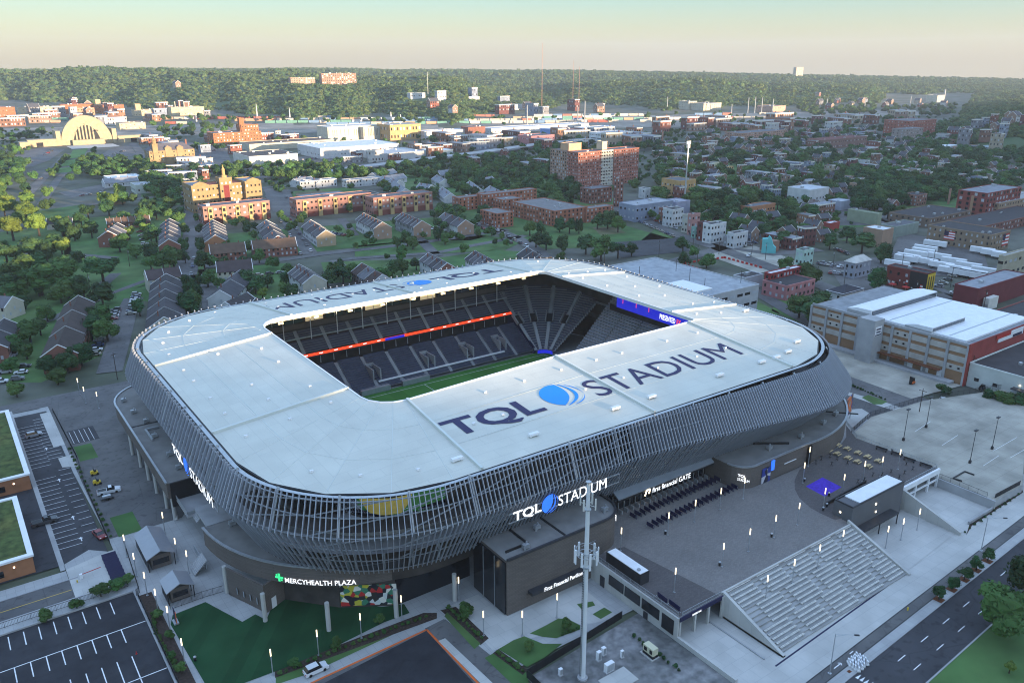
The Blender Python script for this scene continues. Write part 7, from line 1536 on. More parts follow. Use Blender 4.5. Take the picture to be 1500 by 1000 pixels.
fk = thing('forklift', 'orange and black forklift in the loft building yard', 'forklift', (*G(1336, 562), 0)); x, y = G(1336, 562); obj('forklift_body', M().box(x-1, x+1, y-.6, y+.6, .25, 1.0), MT['orange'], fk); obj('mast', M().box(x-1.3, x-1.1, y-.5, y+.5, .1, 3), MT['black'], fk); obj('cage', M().box(x-.6, x-.5, y-.5, y+.5, 1, 2.2).box(x+.5, x+.6, y-.5, y+.5, 1, 2.2).box(x-.6, x+.6, y-.5, y+.5, 2.2, 2.3), MT['black'], fk)
for u in (-.6, .6): obj('wheel', M().tube((x+u, y-.65, .28), (x+u, y+.65, .28), .28, 8), MT['tyre'], fk)
tr_ = thing('tractor', 'green tractor beside the white store', 'tractor', (*G(1440, 571), 0)); x, y = G(1440, 571); obj('hood', M().box(x-.5, x+1.4, y-.5, y+.5, .6, 1.3), mat('tractor_green', (.02, .16, .04), .5), tr_); obj('cab', M().box(x-1.2, x-.2, y-.6, y+.6, .7, 2.2), MT['glass'], tr_)
for u, r_ in ((-.9, .75), (1.0, .45)): obj('wheel', M().tube((x+u, y-.9, r_), (x+u, y-.55, r_), r_, 9).tube((x+u, y+.55, r_), (x+u, y+.9, r_), r_, 9), MT['tyre'], tr_)
random.seed(21)
def cars_along(pa, pb, n, rz=None, side=0, skip=.15):
    a, b = Vector(G(*pa)), Vector(G(*pb)); d = b-a; ang_ = math.atan2(d.y, d.x)+(rz or 0)
    for k in range(n):
        if random.random() < skip: continue
        p = a+d*(k/(max(1, n-1))); car(0, 0, ang_+random.choice([0, math.pi])+random.uniform(-.04, .04), random.choice(CARC), random.choice(['car', 'car', 'suv']), None, -.03, (p.x, p.y))
H2 = math.pi/2
cars_along((146, 500), (139, 520), 4, H2); cars_along((158, 486), (170, 455), 8, H2); cars_along((200, 432), (192, 460), 8, H2); cars_along((2, 560), (8, 546), 2, H2); cars_along((26, 556), (36, 537), 3, H2); cars_along((10, 535), (22, 520), 3)
cars_along((278, 415), (288, 360), 6); cars_along((262, 415), (272, 365), 5); cars_along((455, 368), (425, 322), 7); cars_along((440, 372), (412, 325), 5); cars_along((388, 338), (400, 332), 3, H2); cars_along((470, 340), (505, 345), 7, H2); cars_along((575, 325), (600, 340), 6); cars_along((590, 320), (618, 334), 6); cars_along((630, 335), (655, 338), 6, H2)
cars_along((700, 322), (790, 372), 12); cars_along((690, 326), (770, 368), 9); cars_along((905, 312), (985, 346), 12); cars_along((918, 308), (1010, 343), 11); cars_along((380, 404), (410, 400), 3); cars_along((1080, 363), (1105, 356), 4, H2); cars_along((1200, 386), (1235, 392), 8, H2); cars_along((1216, 400), (1240, 402), 5, H2); cars_along((1225, 366), (1240, 372), 4); cars_along((1150, 355), (1195, 352), 6, H2); cars_along((1265, 300), (1290, 296), 5, H2); cars_along((1290, 304), (1318, 302), 4, H2)
car(1097, 375, R(200), CARC[0]); car(1398, 430, R(110), CARC[0], 'suv'); car(1402, 420, R(80), CARC[2]); car(1110, 463, R(-60), CARC[2]); car(280, 430, R(80), CARC[2]); cars_along((1375, 420), (1395, 405), 4, H2)
cars_along((130, 380), (95, 385), 3); cars_along((118, 377), (112, 384), 2); cars_along((40, 265), (60, 262), 3); cars_along((480, 246), (640, 229), 6); cars_along((640, 231), (800, 210), 8); cars_along((120, 287), (150, 282), 4); cars_along((200, 235), (203, 226), 3); cars_along((770, 265), (790, 272), 7, H2); cars_along((700, 260), (740, 256), 8, H2); cars_along((440, 310), (420, 290), 4)
cars_along((300, 222), (345, 218), 8, skip=.3); cars_along((150, 232), (185, 220), 10, H2, skip=.3); cars_along((40, 240), (75, 222), 8, H2, skip=.4); cars_along((205, 340), (212, 358), 4, H2); cars_along((430, 235), (500, 230), 12, H2, skip=.3); cars_along((400, 228), (440, 226), 8, H2, skip=.3)
# ------------------------------------------------------------------ red and white barriers round the gravel lot
rbp = None; n = 0
for (a, b, cnt) in (((1003, 386), (1058, 378), 9), ((1062, 378), (1114, 392), 9), ((1004, 388), (1044, 402), 8)):
    A, B = Vector(G(*a)), Vector(G(*b))
    for k in range(cnt):
        p = A.lerp(B, k/(cnt-1)); lab = 'red plastic barrier, %s of the line edging the pale gravel lot' % ORD[n]; n += 1
        if rbp is None: rbp = tag(link('plastic_barrier', M().prism([(-.9, -.3), (.9, -.3), (.9, .3), (-.9, .3)], 0, .4).box(-.85, .85, -.15, .15, .4, 1.1).mesh('plastic_barrier', [MT['red']]), None, (p.x, p.y, -.15)), lab, 'barrier', 'red barriers round the gravel lot'); rbp.rotation_euler = (0, 0, math.atan2((B-A).y, (B-A).x))
        else: dup(rbp, (p.x, p.y, -.15), math.atan2((B-A).y, (B-A).x), lab)
# utility poles with cross arms
up = None
for k, (px, py) in enumerate([(826, 400), (1021, 385), (965, 377), (1015, 362), (1053, 372), (885, 392), (1101, 372), (1121, 380), (1220, 392), (1165, 365), (1366, 392), (1392, 420), (1340, 440), (1236, 420), (1420, 560), (1345, 612), (1440, 455), (1320, 398), (720, 345), (1120, 330), (190, 390), (133, 430), (172, 555)]):
    x, y = G(px, py)
    if up is None:
        up = thing('utility_pole', '', 'utility pole', (x, y, -.2), R(20), 'timber utility poles'); lobj('post', M().tube((0, 0, 0), (0, 0, 10.5), .16, 6, 0, .11), MT['bark'], up); lobj('cross_arm', M().box(-1.2, 1.2, -.06, .06, 9.6, 9.75), MT['bark'], up); lobj('transformer', M().tube((.3, 0, 8), (.3, 0, 8.9), .22, 8), MT['steel'], up); o = up
    else: o = dup(up, (x, y, -.2), R(20+17*k))
    AUTO.append((o, 'timber utility pole', 'timber utility poles', x, y))
# ------------------------------------------------------------------ filler houses of the old quarter
random.seed(3)
def free(x, y, r):
    for a, b, c in FOOT:
        if (a-x)**2+(b-y)**2 < (c+r)**2: return False
    for a, b, c in ROADS:
        if (a-x)**2+(b-y)**2 < (c+r*.8)**2: return False
    return True
def inside(P, x, y):
    c = False; j = len(P)-1
    for i in range(len(P)):
        if (P[i][1] > y) != (P[j][1] > y) and x < (P[j][0]-P[i][0])*(y-P[i][1])/(P[j][1]-P[i][1])+P[i][0]: c = not c
        j = i
    return c
WALLS = [((.20, .075, .055), 'brick red'), ((.26, .14, .09), 'orange brick'), ((.19, .10, .07), 'brown brick'), ((.45, .45, .44), 'white'), ((.19, .19, .205), 'grey'), ((.32, .27, .20), 'tan'), ((.13, .05, .045), 'dark red'), ((.20, .23, .29), 'blue grey'), ((.16, .07, .05), 'maroon brick'), ((.24, .16, .12), 'pale brick')]
HP = {}
def house(x, y, z, kind, rz, c, s=1.0):
    if kind not in HP:
        t = thing('town_house' if kind != 'long' else 'workshop', '', 'house' if kind != 'long' else 'workshop', (x, y, z), rz, 'small houses of the old quarter')
        if kind == 'gable': gable_local(t, 11, 7.5, 6.5, 9.6, 1, c[0], c[0], [(.075, .075, .085)], wtrim=MT['offwhite'])
        elif kind == 'gable2': gable_local(t, 9, 7, 5.5, 8.4, 1, c[0], c[0], [(.15, .12, .11)], wtrim=MT['offwhite'])
        else:
            L, w_, h = {'flat': (13, 7, 9.5), 'long': (22, 9, 7.5), 'tall': (9, 7, 11.5)}[kind]
            wl = lobj('wall', M().box(-L/2, L/2, -w_/2, w_/2, -4, h), MT['wall'], t, c[0], tinted=True); lobj('roof', M().box(-L/2+.3, L/2-.3, -w_/2+.3, w_/2-.3, h, h+.15), MT['roof'], wl, {'flat': (.13, .13, .14), 'long': (.22, .23, .25), 'tall': (.08, .075, .08)}[kind]); lobj('cornice', M().box(-L/2-.2, L/2+.2, -w_/2-.2, -w_/2-.003, h-.7, h+.3).box(-L/2-.2, -L/2-.003, -w_/2, w_/2, h-.7, h+.3), MT['offwhite'], wl)
            D, P = wins(-L/2, L/2, -w_/2, w_/2, 0, h, max(2, int(h/3.3)), 2.3, .95, 1.7, 'flrb'); lobj('window_rank', D, pane['d'], wl, kind='stuff'); lobj('window_rank', P, pane['w'], wl, kind='stuff'); lobj('chimney', M().box(L*.3, L*.3+.7, -w_*.4, -w_*.4+.6, h, h+1.6), MT['wall'], wl, BRICK)
        HP[kind] = t; o = t; o.scale = (s, s, s)
    else: o = dup(HP[kind], (x, y, z), rz, scale=s, color=c[0])
    lk = {'gable': 'gabled house', 'gable2': 'small house', 'flat': 'flat house', 'long': 'low workshop', 'tall': 'tall house'}[kind]
    AUTO.append((o, c[1]+' '+lk, 'small houses of the old quarter' if kind != 'long' else 'low workshops of the valley', x, y)); FOOT.append((x, y, 6.5*s))
def fill_houses(P, n, kinds, s0=.78, s1=1.02, hill=False):
    xs = [p[0] for p in P]; ys = [p[1] for p in P]; got = 0; tries = 0
    while got < n and tries < n*40:
        tries += 1; px, py = random.uniform(min(xs), max(xs)), random.uniform(min(ys), max(ys))
        if not inside(P, px, py): continue
        if hill:
            a = YAW+math.atan((px-750)/FPX*math.cos(PITCH)); d = hill[0]+(hill[1]-hill[0])*random.random(); x, y = d*math.sin(a), d*math.cos(a); z = terrain(x, y)+5
        else: x, y = G(px, py); z = -.3
        if not free(x, y, 6): continue
        k = random.choice(kinds); house(x, y, z, k, random.choice([0, H2])+R(random.choice([0, 8, -12])), random.choice(WALLS), random.uniform(s0, s1)); got += 1
HK = ['gable', 'gable', 'gable', 'gable2', 'flat', 'tall', 'long']
fill_houses([(965, 232), (1350, 222), (1345, 262), (1100, 300), (985, 292)], 112, HK)
fill_houses([(940, 203), (1350, 184), (1420, 232), (1340, 230), (960, 232)], 78, HK, .85, 1.2)
fill_houses([(985, 290), (1250, 262), (1335, 300), (1200, 372), (1060, 345)], 26, HK)
fill_houses([(1345, 232), (1500, 236), (1500, 282), (1345, 275)], 34, HK)
fill_houses([(640, 206), (960, 196), (950, 215), (660, 222)], 24, ['long', 'long', 'flat'], 1.2, 2.0)
fill_houses([(590, 212), (830, 222), (820, 250), (700, 250), (600, 225)], 14, ['gable2', 'long'])
fill_houses([(960, 182), (1330, 172), (1330, 186), (960, 202)], 26, ['long', 'long', 'flat'], 1.4, 2.4)
fill_houses([(0, 172), (330, 168), (330, 180), (0, 186)], 16, ['long', 'flat'], 1.4, 2.2)
fill_houses([(1395, 150), (1560, 150), (1560, 190), (1395, 190)], 22, ['gable', 'flat', 'tall'], 1.0, 1.4, (1150, 1420))
fill_houses([(1200, 150), (1400, 150), (1400, 160), (1200, 160)], 14, ['gable', 'gable2'], 1.0, 1.4, (2000, 2500))
fill_houses([(30, 100), (330, 100), (330, 140), (30, 140)], 14, ['gable', 'flat'], 1.3, 2.0, (1900, 2450))
fill_houses([(620, 120), (900, 120), (900, 160), (620, 160)], 12, ['long', 'flat', 'gable'], 1.3, 2.2, (1600, 2150))
fill_houses([(215, 205), (460, 200), (350, 232), (300, 250), (240, 235)], 16, ['long', 'long', 'flat'], .8, 1.5); fill_houses([(500, 238), (640, 220), (760, 212), (700, 224), (560, 240)], 10, ['long', 'flat'], .9, 1.4); fill_houses([(210, 252), (345, 246), (345, 262), (220, 268)], 8, ['long', 'flat'], .9, 1.2)
def hill_block(label, ph, px0, px1, d, h, col, floors, dep=16):
    a = YAW+math.atan((px0-750)/FPX*math.cos(PITCH)); x0, y0 = d*math.sin(a), d*math.cos(a); x1 = x0+along(x0, y0, 1, -.3, px1, 60); z = min(terrain(x0, y0), terrain(x1, y0))
    t = thing('hill_block', label, 'building', ((x0+x1)/2, y0, z)); block(t, x0, x1, y0, y0+dep, z-6, h+10, col, RG, floors, 6, ww=2.4, wh=2.2); reg(ph, x0, x1, y0, y0+dep); 
hill_block('far brick slab flats on the left hill crest, taller pair member', 'the crest flats', 470, 529, 2260, 26, (.30, .18, .13), 9); hill_block('far striped slab flats on the left hill crest', 'the striped crest flats', 424, 466, 2240, 17, (.34, .23, .17), 6); hill_block('far low brick terrace on the left hill', 'the hill terrace', 100, 134, 2000, 10, (.42, .24, .15), 3)
hill_block('long white institute on the upper left hill', 'the hill institute', 24, 48, 2150, 9, WHITE, 3); hill_block('white low depot halfway up the middle hill', 'the hill depot', 600, 626, 1950, 9, WHITE, 2); hill_block('long white shed on the middle hill shoulder', 'the shoulder shed', 743, 771, 1900, 8, WHITE, 1); hill_block('pale tower block far on the right ridge', 'the ridge tower', 1169, 1181, 4200, 40, (.42, .36, .28), 8); hill_block('long pale office on the middle hill brow', 'the brow office', 672, 708, 2000, 7, WHITE, 1)
# ------------------------------------------------------------------ trees
random.seed(17)
def crown_mesh(name, mt, lobes, leaves, ls, seed, squash=1.0):
    """a crown one unit in radius: noisy clumps and many leaf sprays round them"""
    rnd = random.Random(seed); m = M(); C = []
    for k in range(lobes):
        if k == 0: C.append((0, 0, 0, .58))
        else:
            a = rnd.uniform(0, 6.28); q = rnd.uniform(.25, .62); C.append((q*math.cos(a), q*math.sin(a), rnd.uniform(-.45, .6)*squash, rnd.uniform(.2, .4)))
    for x, y, z, r in C:
        o = len(m.v); nu, nv = 8, 5
        for i in range(nv+1):
            th = math.pi*i/nv
            for j in range(nu):
                ph = 2*math.pi*j/nu+i*.4; rr = r*rnd.uniform(.78, 1.1); m.v.append((x+rr*math.sin(th)*math.cos(ph), y+rr*math.sin(th)*math.sin(ph), z+rr*math.cos(th)*squash))
        for i in range(nv):
            for j in range(nu): k2 = (j+1) % nu; m.f.append([o+i*nu+j, o+(i+1)*nu+j, o+(i+1)*nu+k2, o+i*nu+k2]); m.m.append(0)
    for _ in range(leaves):
        x, y, z, r = rnd.choice(C); d = Vector((rnd.gauss(0, 1), rnd.gauss(0, 1), rnd.gauss(.25, 1))).normalized(); c = Vector((x, y, z))+Vector((d.x, d.y, d.z*squash))*r*rnd.uniform(.92, 1.22)
        n = (d+Vector((rnd.gauss(0, .5), rnd.gauss(0, .5), rnd.gauss(0, .5)))).normalized(); u = n.orthogonal().normalized(); v = n.cross(u); t = rnd.uniform(0, 6.28); u, v = u*math.cos(t)+v*math.sin(t), v*math.cos(t)-u*math.sin(t); s = ls*rnd.uniform(.6, 1.5)
        m.add([c-u*s, c-v*s*.6, c+u*s, c+v*s*.6], [(0, 1, 2, 3)], 0)
    return m.mesh(name, mt)
TP = []
LV = 950
def tree_proto(k, fol, lobes, leaves, ls, sq, word):
    cm = crown_mesh('crown', FOL[fol], lobes, leaves, ls, 40+k, sq); tm = M(); tm.tube((0, 0, -.05), (0, 0, .52), .045, 7, 0, .026)
    for q in range(4): a = q*1.57+k; tm.tube((0, 0, .38+.05*q), (.2*math.cos(a), .2*math.sin(a), .62+.04*q), .02, 5, 0, .008)
    TP.append((cm, tm.mesh('trunk', MT['bark']), word))
tree_proto(0, 0, 13, LV, .068, .95, 'dark round tree'); tree_proto(1, 1, 13, LV, .068, 1.0, 'green round tree'); tree_proto(2, 2, 13, LV, .068, .9, 'yellow green tree'); tree_proto(3, 0, 13, LV, .068, 1.25, 'dark tall tree'); tree_proto(4, 1, 13, LV, .068, 1.1, 'loose green tree'); tree_proto(5, 0, 13, LV, .068, .8, 'dark spreading tree'); tree_proto(6, 3, 13, LV, .068, .95, 'purple leaved tree')
TREES = []
def tree(x, y, h, k, label=None, z=-.2, w=1.0):
    cm, tm, word = TP[k]; t = thing('tree', label or '', 'tree', (x, y, z), random.uniform(0, 6.28), 'trees round stadium and old quarter' if not label else None)
    sx = h*.5*w; link('trunk', tm, t).scale = (h, h, h); u_ = random.uniform; c = link('crown', cm, t, (0, 0, h*u_(.53, .58))); c.scale = (sx*u_(.86, 1.18), sx*u_(.86, 1.18), h*.45*u_(.86, 1.14)); c.rotation_euler = (u_(-.2, .2), u_(-.2, .2), 0)
    if not label: AUTO.append((t, word, 'trees round stadium and old quarter', x, y))
    return t
CAND = []                                                     # every other tree: position, height, sort
def cand(px, py, h, k=None, w=1.0, force=False):
    x, y = G(px, py); CAND.append((x, y, h*1.0, random.choice([0, 0, 1, 3, 4, 5]) if k is None else k, w, force))
# the ones the photograph shows singly
for px, py, h, k, w, lab in ((1462, 925, 11.5, 1, 1.05, 'large yellow green tree on the parkway median'), (1505, 880, 12, 0, 1, 'dark tree cut by the picture edge on the median'), (1478, 985, 3, 2, .9, 'sparse young yellow tree on the median lawn')):
    x, y = G(px, py); tree(x, y, h, k, lab, -.06, w)
grate = None
for k, (px, py) in enumerate([(1392, 852), (1419, 831), (1445, 808), (1470, 781), (1496, 770)]):
    x, y = pk(45.2+k*5.8, -4.0); tree(x, y, 3.6, 0, 'small round kerb tree in a rusty grate, %s from the crosswalk' % ORD[k], 0, 1.0)['group'] = 'kerb trees of the parkway'
    g = M().obox(x, y, R(2.5), 1.9, 1.9, .0, .012); o = tag(link('tree_grate', g.mesh('tree_grate', MT['rust'])), 'rusty square tree grate, %s from the crosswalk' % ORD[k], 'tree grate', 'tree grates')
for k, (px, py, h) in enumerate([(68, 908, 2.6), (113, 890, 2.6), (148, 873, 3.6), (173, 862, 3.0), (187, 855, 2.6)]):
    x, y = G(px, py); tree(x, y, h, 1, 'bushy green shrub between street and fresh lot, %s from the kiosks' % ORD[4-k], 0, 1.5)['group'] = 'bushes by the fresh asphalt lot'
for k, (px, py, h) in enumerate([(233, 905, 2.4), (250, 935, 2.4), (265, 985, 2.8), (252, 965, 2.0)]):
    x, y = G(px, py); tree(x, y, h, 1, 'young tree in the planted strip by the turf, %s from the kiosks' % ORD[k], 0, 1.0)['group'] = 'young trees in the planted strip'
for k, (px, py, h, lab) in enumerate([(430, 977, 2.6, 'young street tree on the turf side walk near the SUV'), (493, 949, 2.6, 'young street tree on the turf side walk, middle one'), (556, 913, 2.4, 'young street tree on the turf side walk near the mural'), (683, 903, 3.6, 'young tree in the bed by the entrance pavement'), (775, 953, 2.6, 'small round shrub on the curved lawn by the dark fence'), (830, 921, 2.8, 'small round tree on the rounded lawn by the pavilion')]):
    x, y = G(px, py); tree(x, y, h, 1, lab, 0, 1.1)
def shrubs(pts, n, h, what, kind='shrub', k0=1):
    P = [Vector(G(*p)) for p in pts]; L = [(b-a).length for a, b in zip(P, P[1:])]
    for q in range(n):
        s = sum(L)*(q+.5)/n; i = 0
        while i < len(L)-1 and s > L[i]: s -= L[i]; i += 1
        p = P[i].lerp(P[i+1], s/L[i]); hh = h*random.uniform(.7, 1.25)
        o = link('shrub', TP[k0][0], None, (p.x+random.uniform(-.2, .2), p.y+random.uniform(-.2, .2), hh*.42)); o.scale = (hh*.62, hh*.62, hh*.5); o.rotation_euler = (0, 0, random.uniform(0, 6)); tag(o, 'low clipped shrub, %s along the %s' % (ORD[q], what), 'shrub', 'low shrubs in the planted beds')
shrubs([(222, 897), (228, 925), (262, 985)], 18, .95, 'planted strip from the kiosks'); shrubs([(405, 988), (500, 950), (628, 901)], 24, .9, 'turf side bed from the SUV'); shrubs([(655, 888), (708, 936)], 12, 1.0, 'entrance bed from the curved wing'); shrubs([(726, 953), (768, 984)], 9, 1.0, 'lawn bed by the dark fence'); shrubs([(822, 930), (838, 925), (848, 920)], 5, .9, 'rounded lawn edge'); shrubs([(1236, 560), (1298, 586)], 16, .9, 'drive hedge beside the loft yard', k0=0); shrubs([(1410, 782), (1495, 722)], 12, .8, 'parkway bed below the concrete lot', k0=0); shrubs([(100, 655), (150, 760), (165, 790)], 20, .9, 'long bed beside the left lot fence'); shrubs([(925, 930), (1000, 985)], 10, .9, 'foot of the plaza wall in the yard', k0=0)
# clusters: (px, py, height, sort, width)
for q in [(20, 352, 19, 2, 1.1), (58, 345, 17, 2, 1.1), (85, 334, 11, 2, 1), (8, 318, 15, 2, 1), (40, 300, 13, 2, 1), (12, 390, 17, 5, 1.2), (45, 382, 16, 0, 1.2), (76, 372, 13, 5, 1.2), (30, 420, 18, 1, 1.2), (62, 432, 19, 1, 1.25), (95, 415, 16, 1, 1.2), (10, 440, 15, 0, 1.2), (152, 415, 18, 5, 1.35), (80, 360, 10, 1, 1), (110, 352, 11, 3, 1), (135, 348, 11, 5, 1), (92, 375, 12, 2, .9), (150, 300, 12, 2, 1), (165, 303, 13, 2, 1), (180, 300, 12, 1, 1), (130, 320, 13, 5, 1), (120, 332, 12, 0, 1), (105, 268, 11, 2, 1), (70, 290, 11, 2, 1), (40, 285, 11, 2, 1.1), (50, 265, 10, 2, 1.1), (178, 290, 14, 1, 1), (195, 300, 10, 2, 1), (235, 315, 9, 2, 1),
          (172, 345, 9, 1, 1), (190, 350, 10, 2, 1), (205, 335, 11, 0, 1), (222, 355, 11, 1, 1), (215, 345, 10, 2, 1), (225, 385, 13, 0, 1), (240, 395, 12, 1, 1), (255, 390, 13, 1, 1), (272, 385, 9, 0, .9), (270, 370, 10, 3, .9), (270, 345, 9, 0, .9), (296, 370, 10, 3, .8), (292, 345, 9, 3, .8), (290, 325, 7, 0, 1), (300, 395, 12, 0, 1), (305, 420, 10, 1, 1), (285, 440, 13, 3, .9), (275, 465, 13, 0, 1), (285, 455, 11, 1, .9), (360, 425, 12, 0, 1.1), (375, 430, 11, 0, 1), (385, 440, 8, 2, .9), (380, 385, 9, 1, .9), (395, 392, 7, 1, .9), (205, 462, 9, 0, 1), (150, 480, 12, 1, 1), (158, 500, 12, 1, 1), (135, 498, 13, 0, 1), (120, 535, 10, 0, 1.1), (75, 548, 8, 0, 1.2), (100, 545, 9, 3, 1), (60, 490, 9, 1, 1), (45, 500, 11, 1, 1), (70, 470, 9, 1, 1), (40, 525, 8, 1, 1), (20, 520, 9, 1, 1), (38, 452, 8, 0, 1), (85, 562, 7, 1, 1.2), (25, 580, 6, 1, 1.2), (15, 545, 7, 1, 1),
          (430, 440, 10, 0, 1), (420, 435, 9, 1, 1), (480, 420, 11, 0, 1), (503, 415, 11, 5, 1.1), (495, 405, 10, 3, 1), (512, 408, 10, 1, 1), (560, 412, 10, 1, 1.1), (575, 405, 10, 0, 1), (590, 400, 9, 1, 1), (610, 395, 8, 0, 1), (582, 364, 9, 1, .9), (597, 360, 11, 0, 1), (605, 365, 10, 1, 1), (642, 352, 9, 3, .9), (652, 358, 9, 1, .9), (670, 352, 6, 3, .9), (700, 348, 6, 1, .9), (723, 348, 6, 0, .9), (735, 352, 6, 1, .9), (740, 362, 6, 0, .9), (680, 372, 7, 0, 1), (725, 360, 5, 1, 1), (520, 365, 5, 1, 1), (535, 362, 5, 1, 1), (560, 345, 6, 1, .9), (547, 360, 6, 0, 1), (515, 350, 7, 0, 1), (567, 382, 5, 0, 1), (690, 332, 5, 0, 1), (620, 350, 5, 1, 1),
          (440, 330, 8, 1, .9), (432, 338, 8, 0, .9), (448, 345, 7, 1, .9), (410, 322, 8, 0, .9), (420, 330, 8, 1, .9), (425, 342, 9, 0, .9), (375, 340, 8, 0, 1), (362, 338, 8, 0, 1), (384, 348, 8, 2, .9), (372, 352, 7, 1, .9), (355, 330, 8, 0, 1), (495, 342, 6, 1, 1), (512, 338, 6, 0, 1), (465, 305, 7, 1, .9), (512, 312, 8, 0, 1), (640, 335, 9, 0, 1), (650, 340, 9, 0, 1), (672, 335, 9, 0, 1), (690, 338, 9, 0, 1), (660, 322, 9, 1, 1), (645, 318, 9, 0, 1), (635, 322, 8, 0, 1), (712, 305, 9, 1, 1), (720, 320, 9, 0, 1), (700, 330, 9, 3, .9), (705, 318, 9, 0, 1), (776, 345, 12, 1, .8), (793, 345, 11, 0, .8), (820, 340, 11, 0, 1), (834, 342, 12, 0, .9), (848, 342, 10, 3, .8), (875, 335, 13, 0, 1), (890, 335, 14, 0, 1), (905, 340, 13, 1, .9), (897, 332, 13, 0, 1),
          (785, 362, 11, 0, 1), (800, 366, 12, 0, 1.1), (825, 372, 12, 0, 1), (858, 372, 13, 0, 1), (880, 382, 15, 4, 1.2), (905, 378, 12, 5, 1.2), (925, 375, 10, 0, 1), (820, 388, 9, 1, .9), (1000, 370, 11, 0, 1), (1003, 390, 9, 0, 1.1), (1035, 392, 9, 1, 1.1), (1018, 378, 8, 0, 1), (955, 322, 8, 0, 1.1), (968, 326, 8, 0, 1),
          (1150, 400, 11, 1, 1.1), (1185, 420, 14, 1, 1.1), (1172, 412, 11, 0, 1), (1205, 480, 15, 1, 1.2), (1185, 475, 14, 0, 1.2), (1170, 465, 13, 1, 1.1), (1198, 460, 12, 0, 1.1), (1280, 425, 13, 0, 1.1), (1262, 370, 15, 0, 1.2), (1290, 385, 13, 0, 1), (1215, 365, 11, 0, 1.1), (1240, 355, 12, 0, 1.1), (1160, 345, 12, 0, 1.2), (1180, 350, 12, 1, 1.2), (1140, 338, 12, 0, 1.2), (1110, 330, 12, 0, 1.2), (1090, 340, 12, 1, 1.2), (1120, 350, 12, 0, 1.2), (1150, 325, 11, 0, 1.2), (1070, 325, 12, 0, 1.2), (1085, 310, 12, 0, 1.2), (1095, 300, 12, 1, 1.2), (1145, 362, 12, 0, 1.2), (1080, 355, 10, 0, 1.1), (1300, 320, 12, 0, 1.1), (1315, 318, 10, 5, 1.1), (1490, 600, 7, 0, 1.1), (1470, 596, 7, 1, 1.1), (1450, 590, 6, 0, 1.1), (1385, 582, 4, 1, 1.2), (1378, 575, 4, 0, 1.2),
          (1010, 258, 14, 2, 1), (1005, 245, 13, 2, 1), (1018, 270, 12, 0, 1), (1070, 235, 15, 6, 1.1), (1090, 238, 15, 0, 1.1), (885, 268, 15, 0, 1.1), (905, 262, 17, 0, 1), (930, 280, 12, 0, 1), (840, 290, 13, 0, 1.1), (850, 286, 12, 0, 1), (825, 285, 12, 0, 1), (810, 280, 12, 0, 1.1), (650, 238, 12, 2, 1), (640, 232, 10, 2, 1), (670, 245, 11, 2, 1), (690, 244, 10, 2, 1), (712, 248, 10, 2, 1), (755, 245, 10, 2, 1), (770, 240, 9, 2, 1), (780, 245, 9, 1, 1), (720, 240, 9, 1, 1)]:
    cand(*q, True) if len(q) == 5 else cand(*q)
def zone(P, n, h0, h1, sorts, w=1.15):
    xs = [p[0] for p in P]; ys = [p[1] for p in P]; got = 0; tr_ = 0
    while got < n and tr_ < n*30:
        tr_ += 1; px, py = random.uniform(min(xs), max(xs)), random.uniform(min(ys), max(ys))
        if not inside(P, px, py): continue
        x, y = G(px, py)
        if not free(x, y, 2.5): continue
        CAND.append((x, y, random.uniform(h0, h1), random.choice(sorts), w, False)); got += 1
MIX = [0, 0, 0, 1, 3, 4, 5]
zone([(108, 240), (205, 236), (225, 250), (180, 262), (110, 262)], 60, 9, 13, [0, 1, 1, 2]); zone([(0, 225), (30, 225), (50, 262), (0, 300)], 30, 10, 14, [1, 2, 2]); zone([(0, 195), (70, 195), (60, 208), (0, 215)], 20, 9, 12, [1, 0])
zone([(210, 250), (520, 248), (520, 272), (440, 264), (300, 262), (210, 270)], 95, 8, 13, MIX+[2]); zone([(205, 262), (282, 264), (282, 300), (210, 290)], 45, 9, 13, MIX); zone([(520, 250), (830, 225), (880, 232), (830, 262), (600, 268), (520, 262)], 150, 8, 13, MIX); zone([(640, 258), (840, 250), (845, 300), (700, 292), (650, 275)], 90, 8, 12, MIX)
zone([(560, 268), (650, 285), (640, 295), (560, 285)], 14, 7, 10, MIX); zone([(620, 205), (960, 198), (960, 222), (640, 226)], 80, 8, 13, MIX); zone([(225, 185), (340, 182), (345, 205), (230, 205)], 40, 9, 13, [0, 1])
zone([(940, 205), (1350, 188), (1350, 232), (960, 236)], 190, 8, 13, MIX, 1.2); zone([(960, 232), (1350, 226), (1345, 264), (1100, 302), (960, 300)], 230, 8, 13, MIX, 1.2); zone([(1000, 296), (1250, 265), (1330, 300), (1280, 330), (1060, 345)], 60, 8, 13, MIX, 1.2)
zone([(1245, 258), (1400, 262), (1400, 292), (1300, 308), (1250, 298)], 95, 10, 16, [0, 0, 1, 5], 1.25); zone([(1345, 230), (1500, 236), (1500, 282), (1400, 285), (1345, 268)], 110, 9, 14, MIX, 1.2); zone([(1320, 210), (1500, 210), (1500, 238), (1330, 232)], 100, 9, 14, MIX, 1.2)
zone([(955, 182), (1330, 172), (1330, 190), (955, 204)], 80, 8, 12, MIX, 1.2); zone([(230, 172), (620, 176), (620, 182), (230, 178)], 50, 8, 12, [1]); zone([(950, 295), (1060, 340), (1050, 345), (1000, 320)], 6, 7, 10, MIX); zone([(345, 208), (620, 205), (640, 222), (600, 228)], 16, 7, 10, [0, 1])
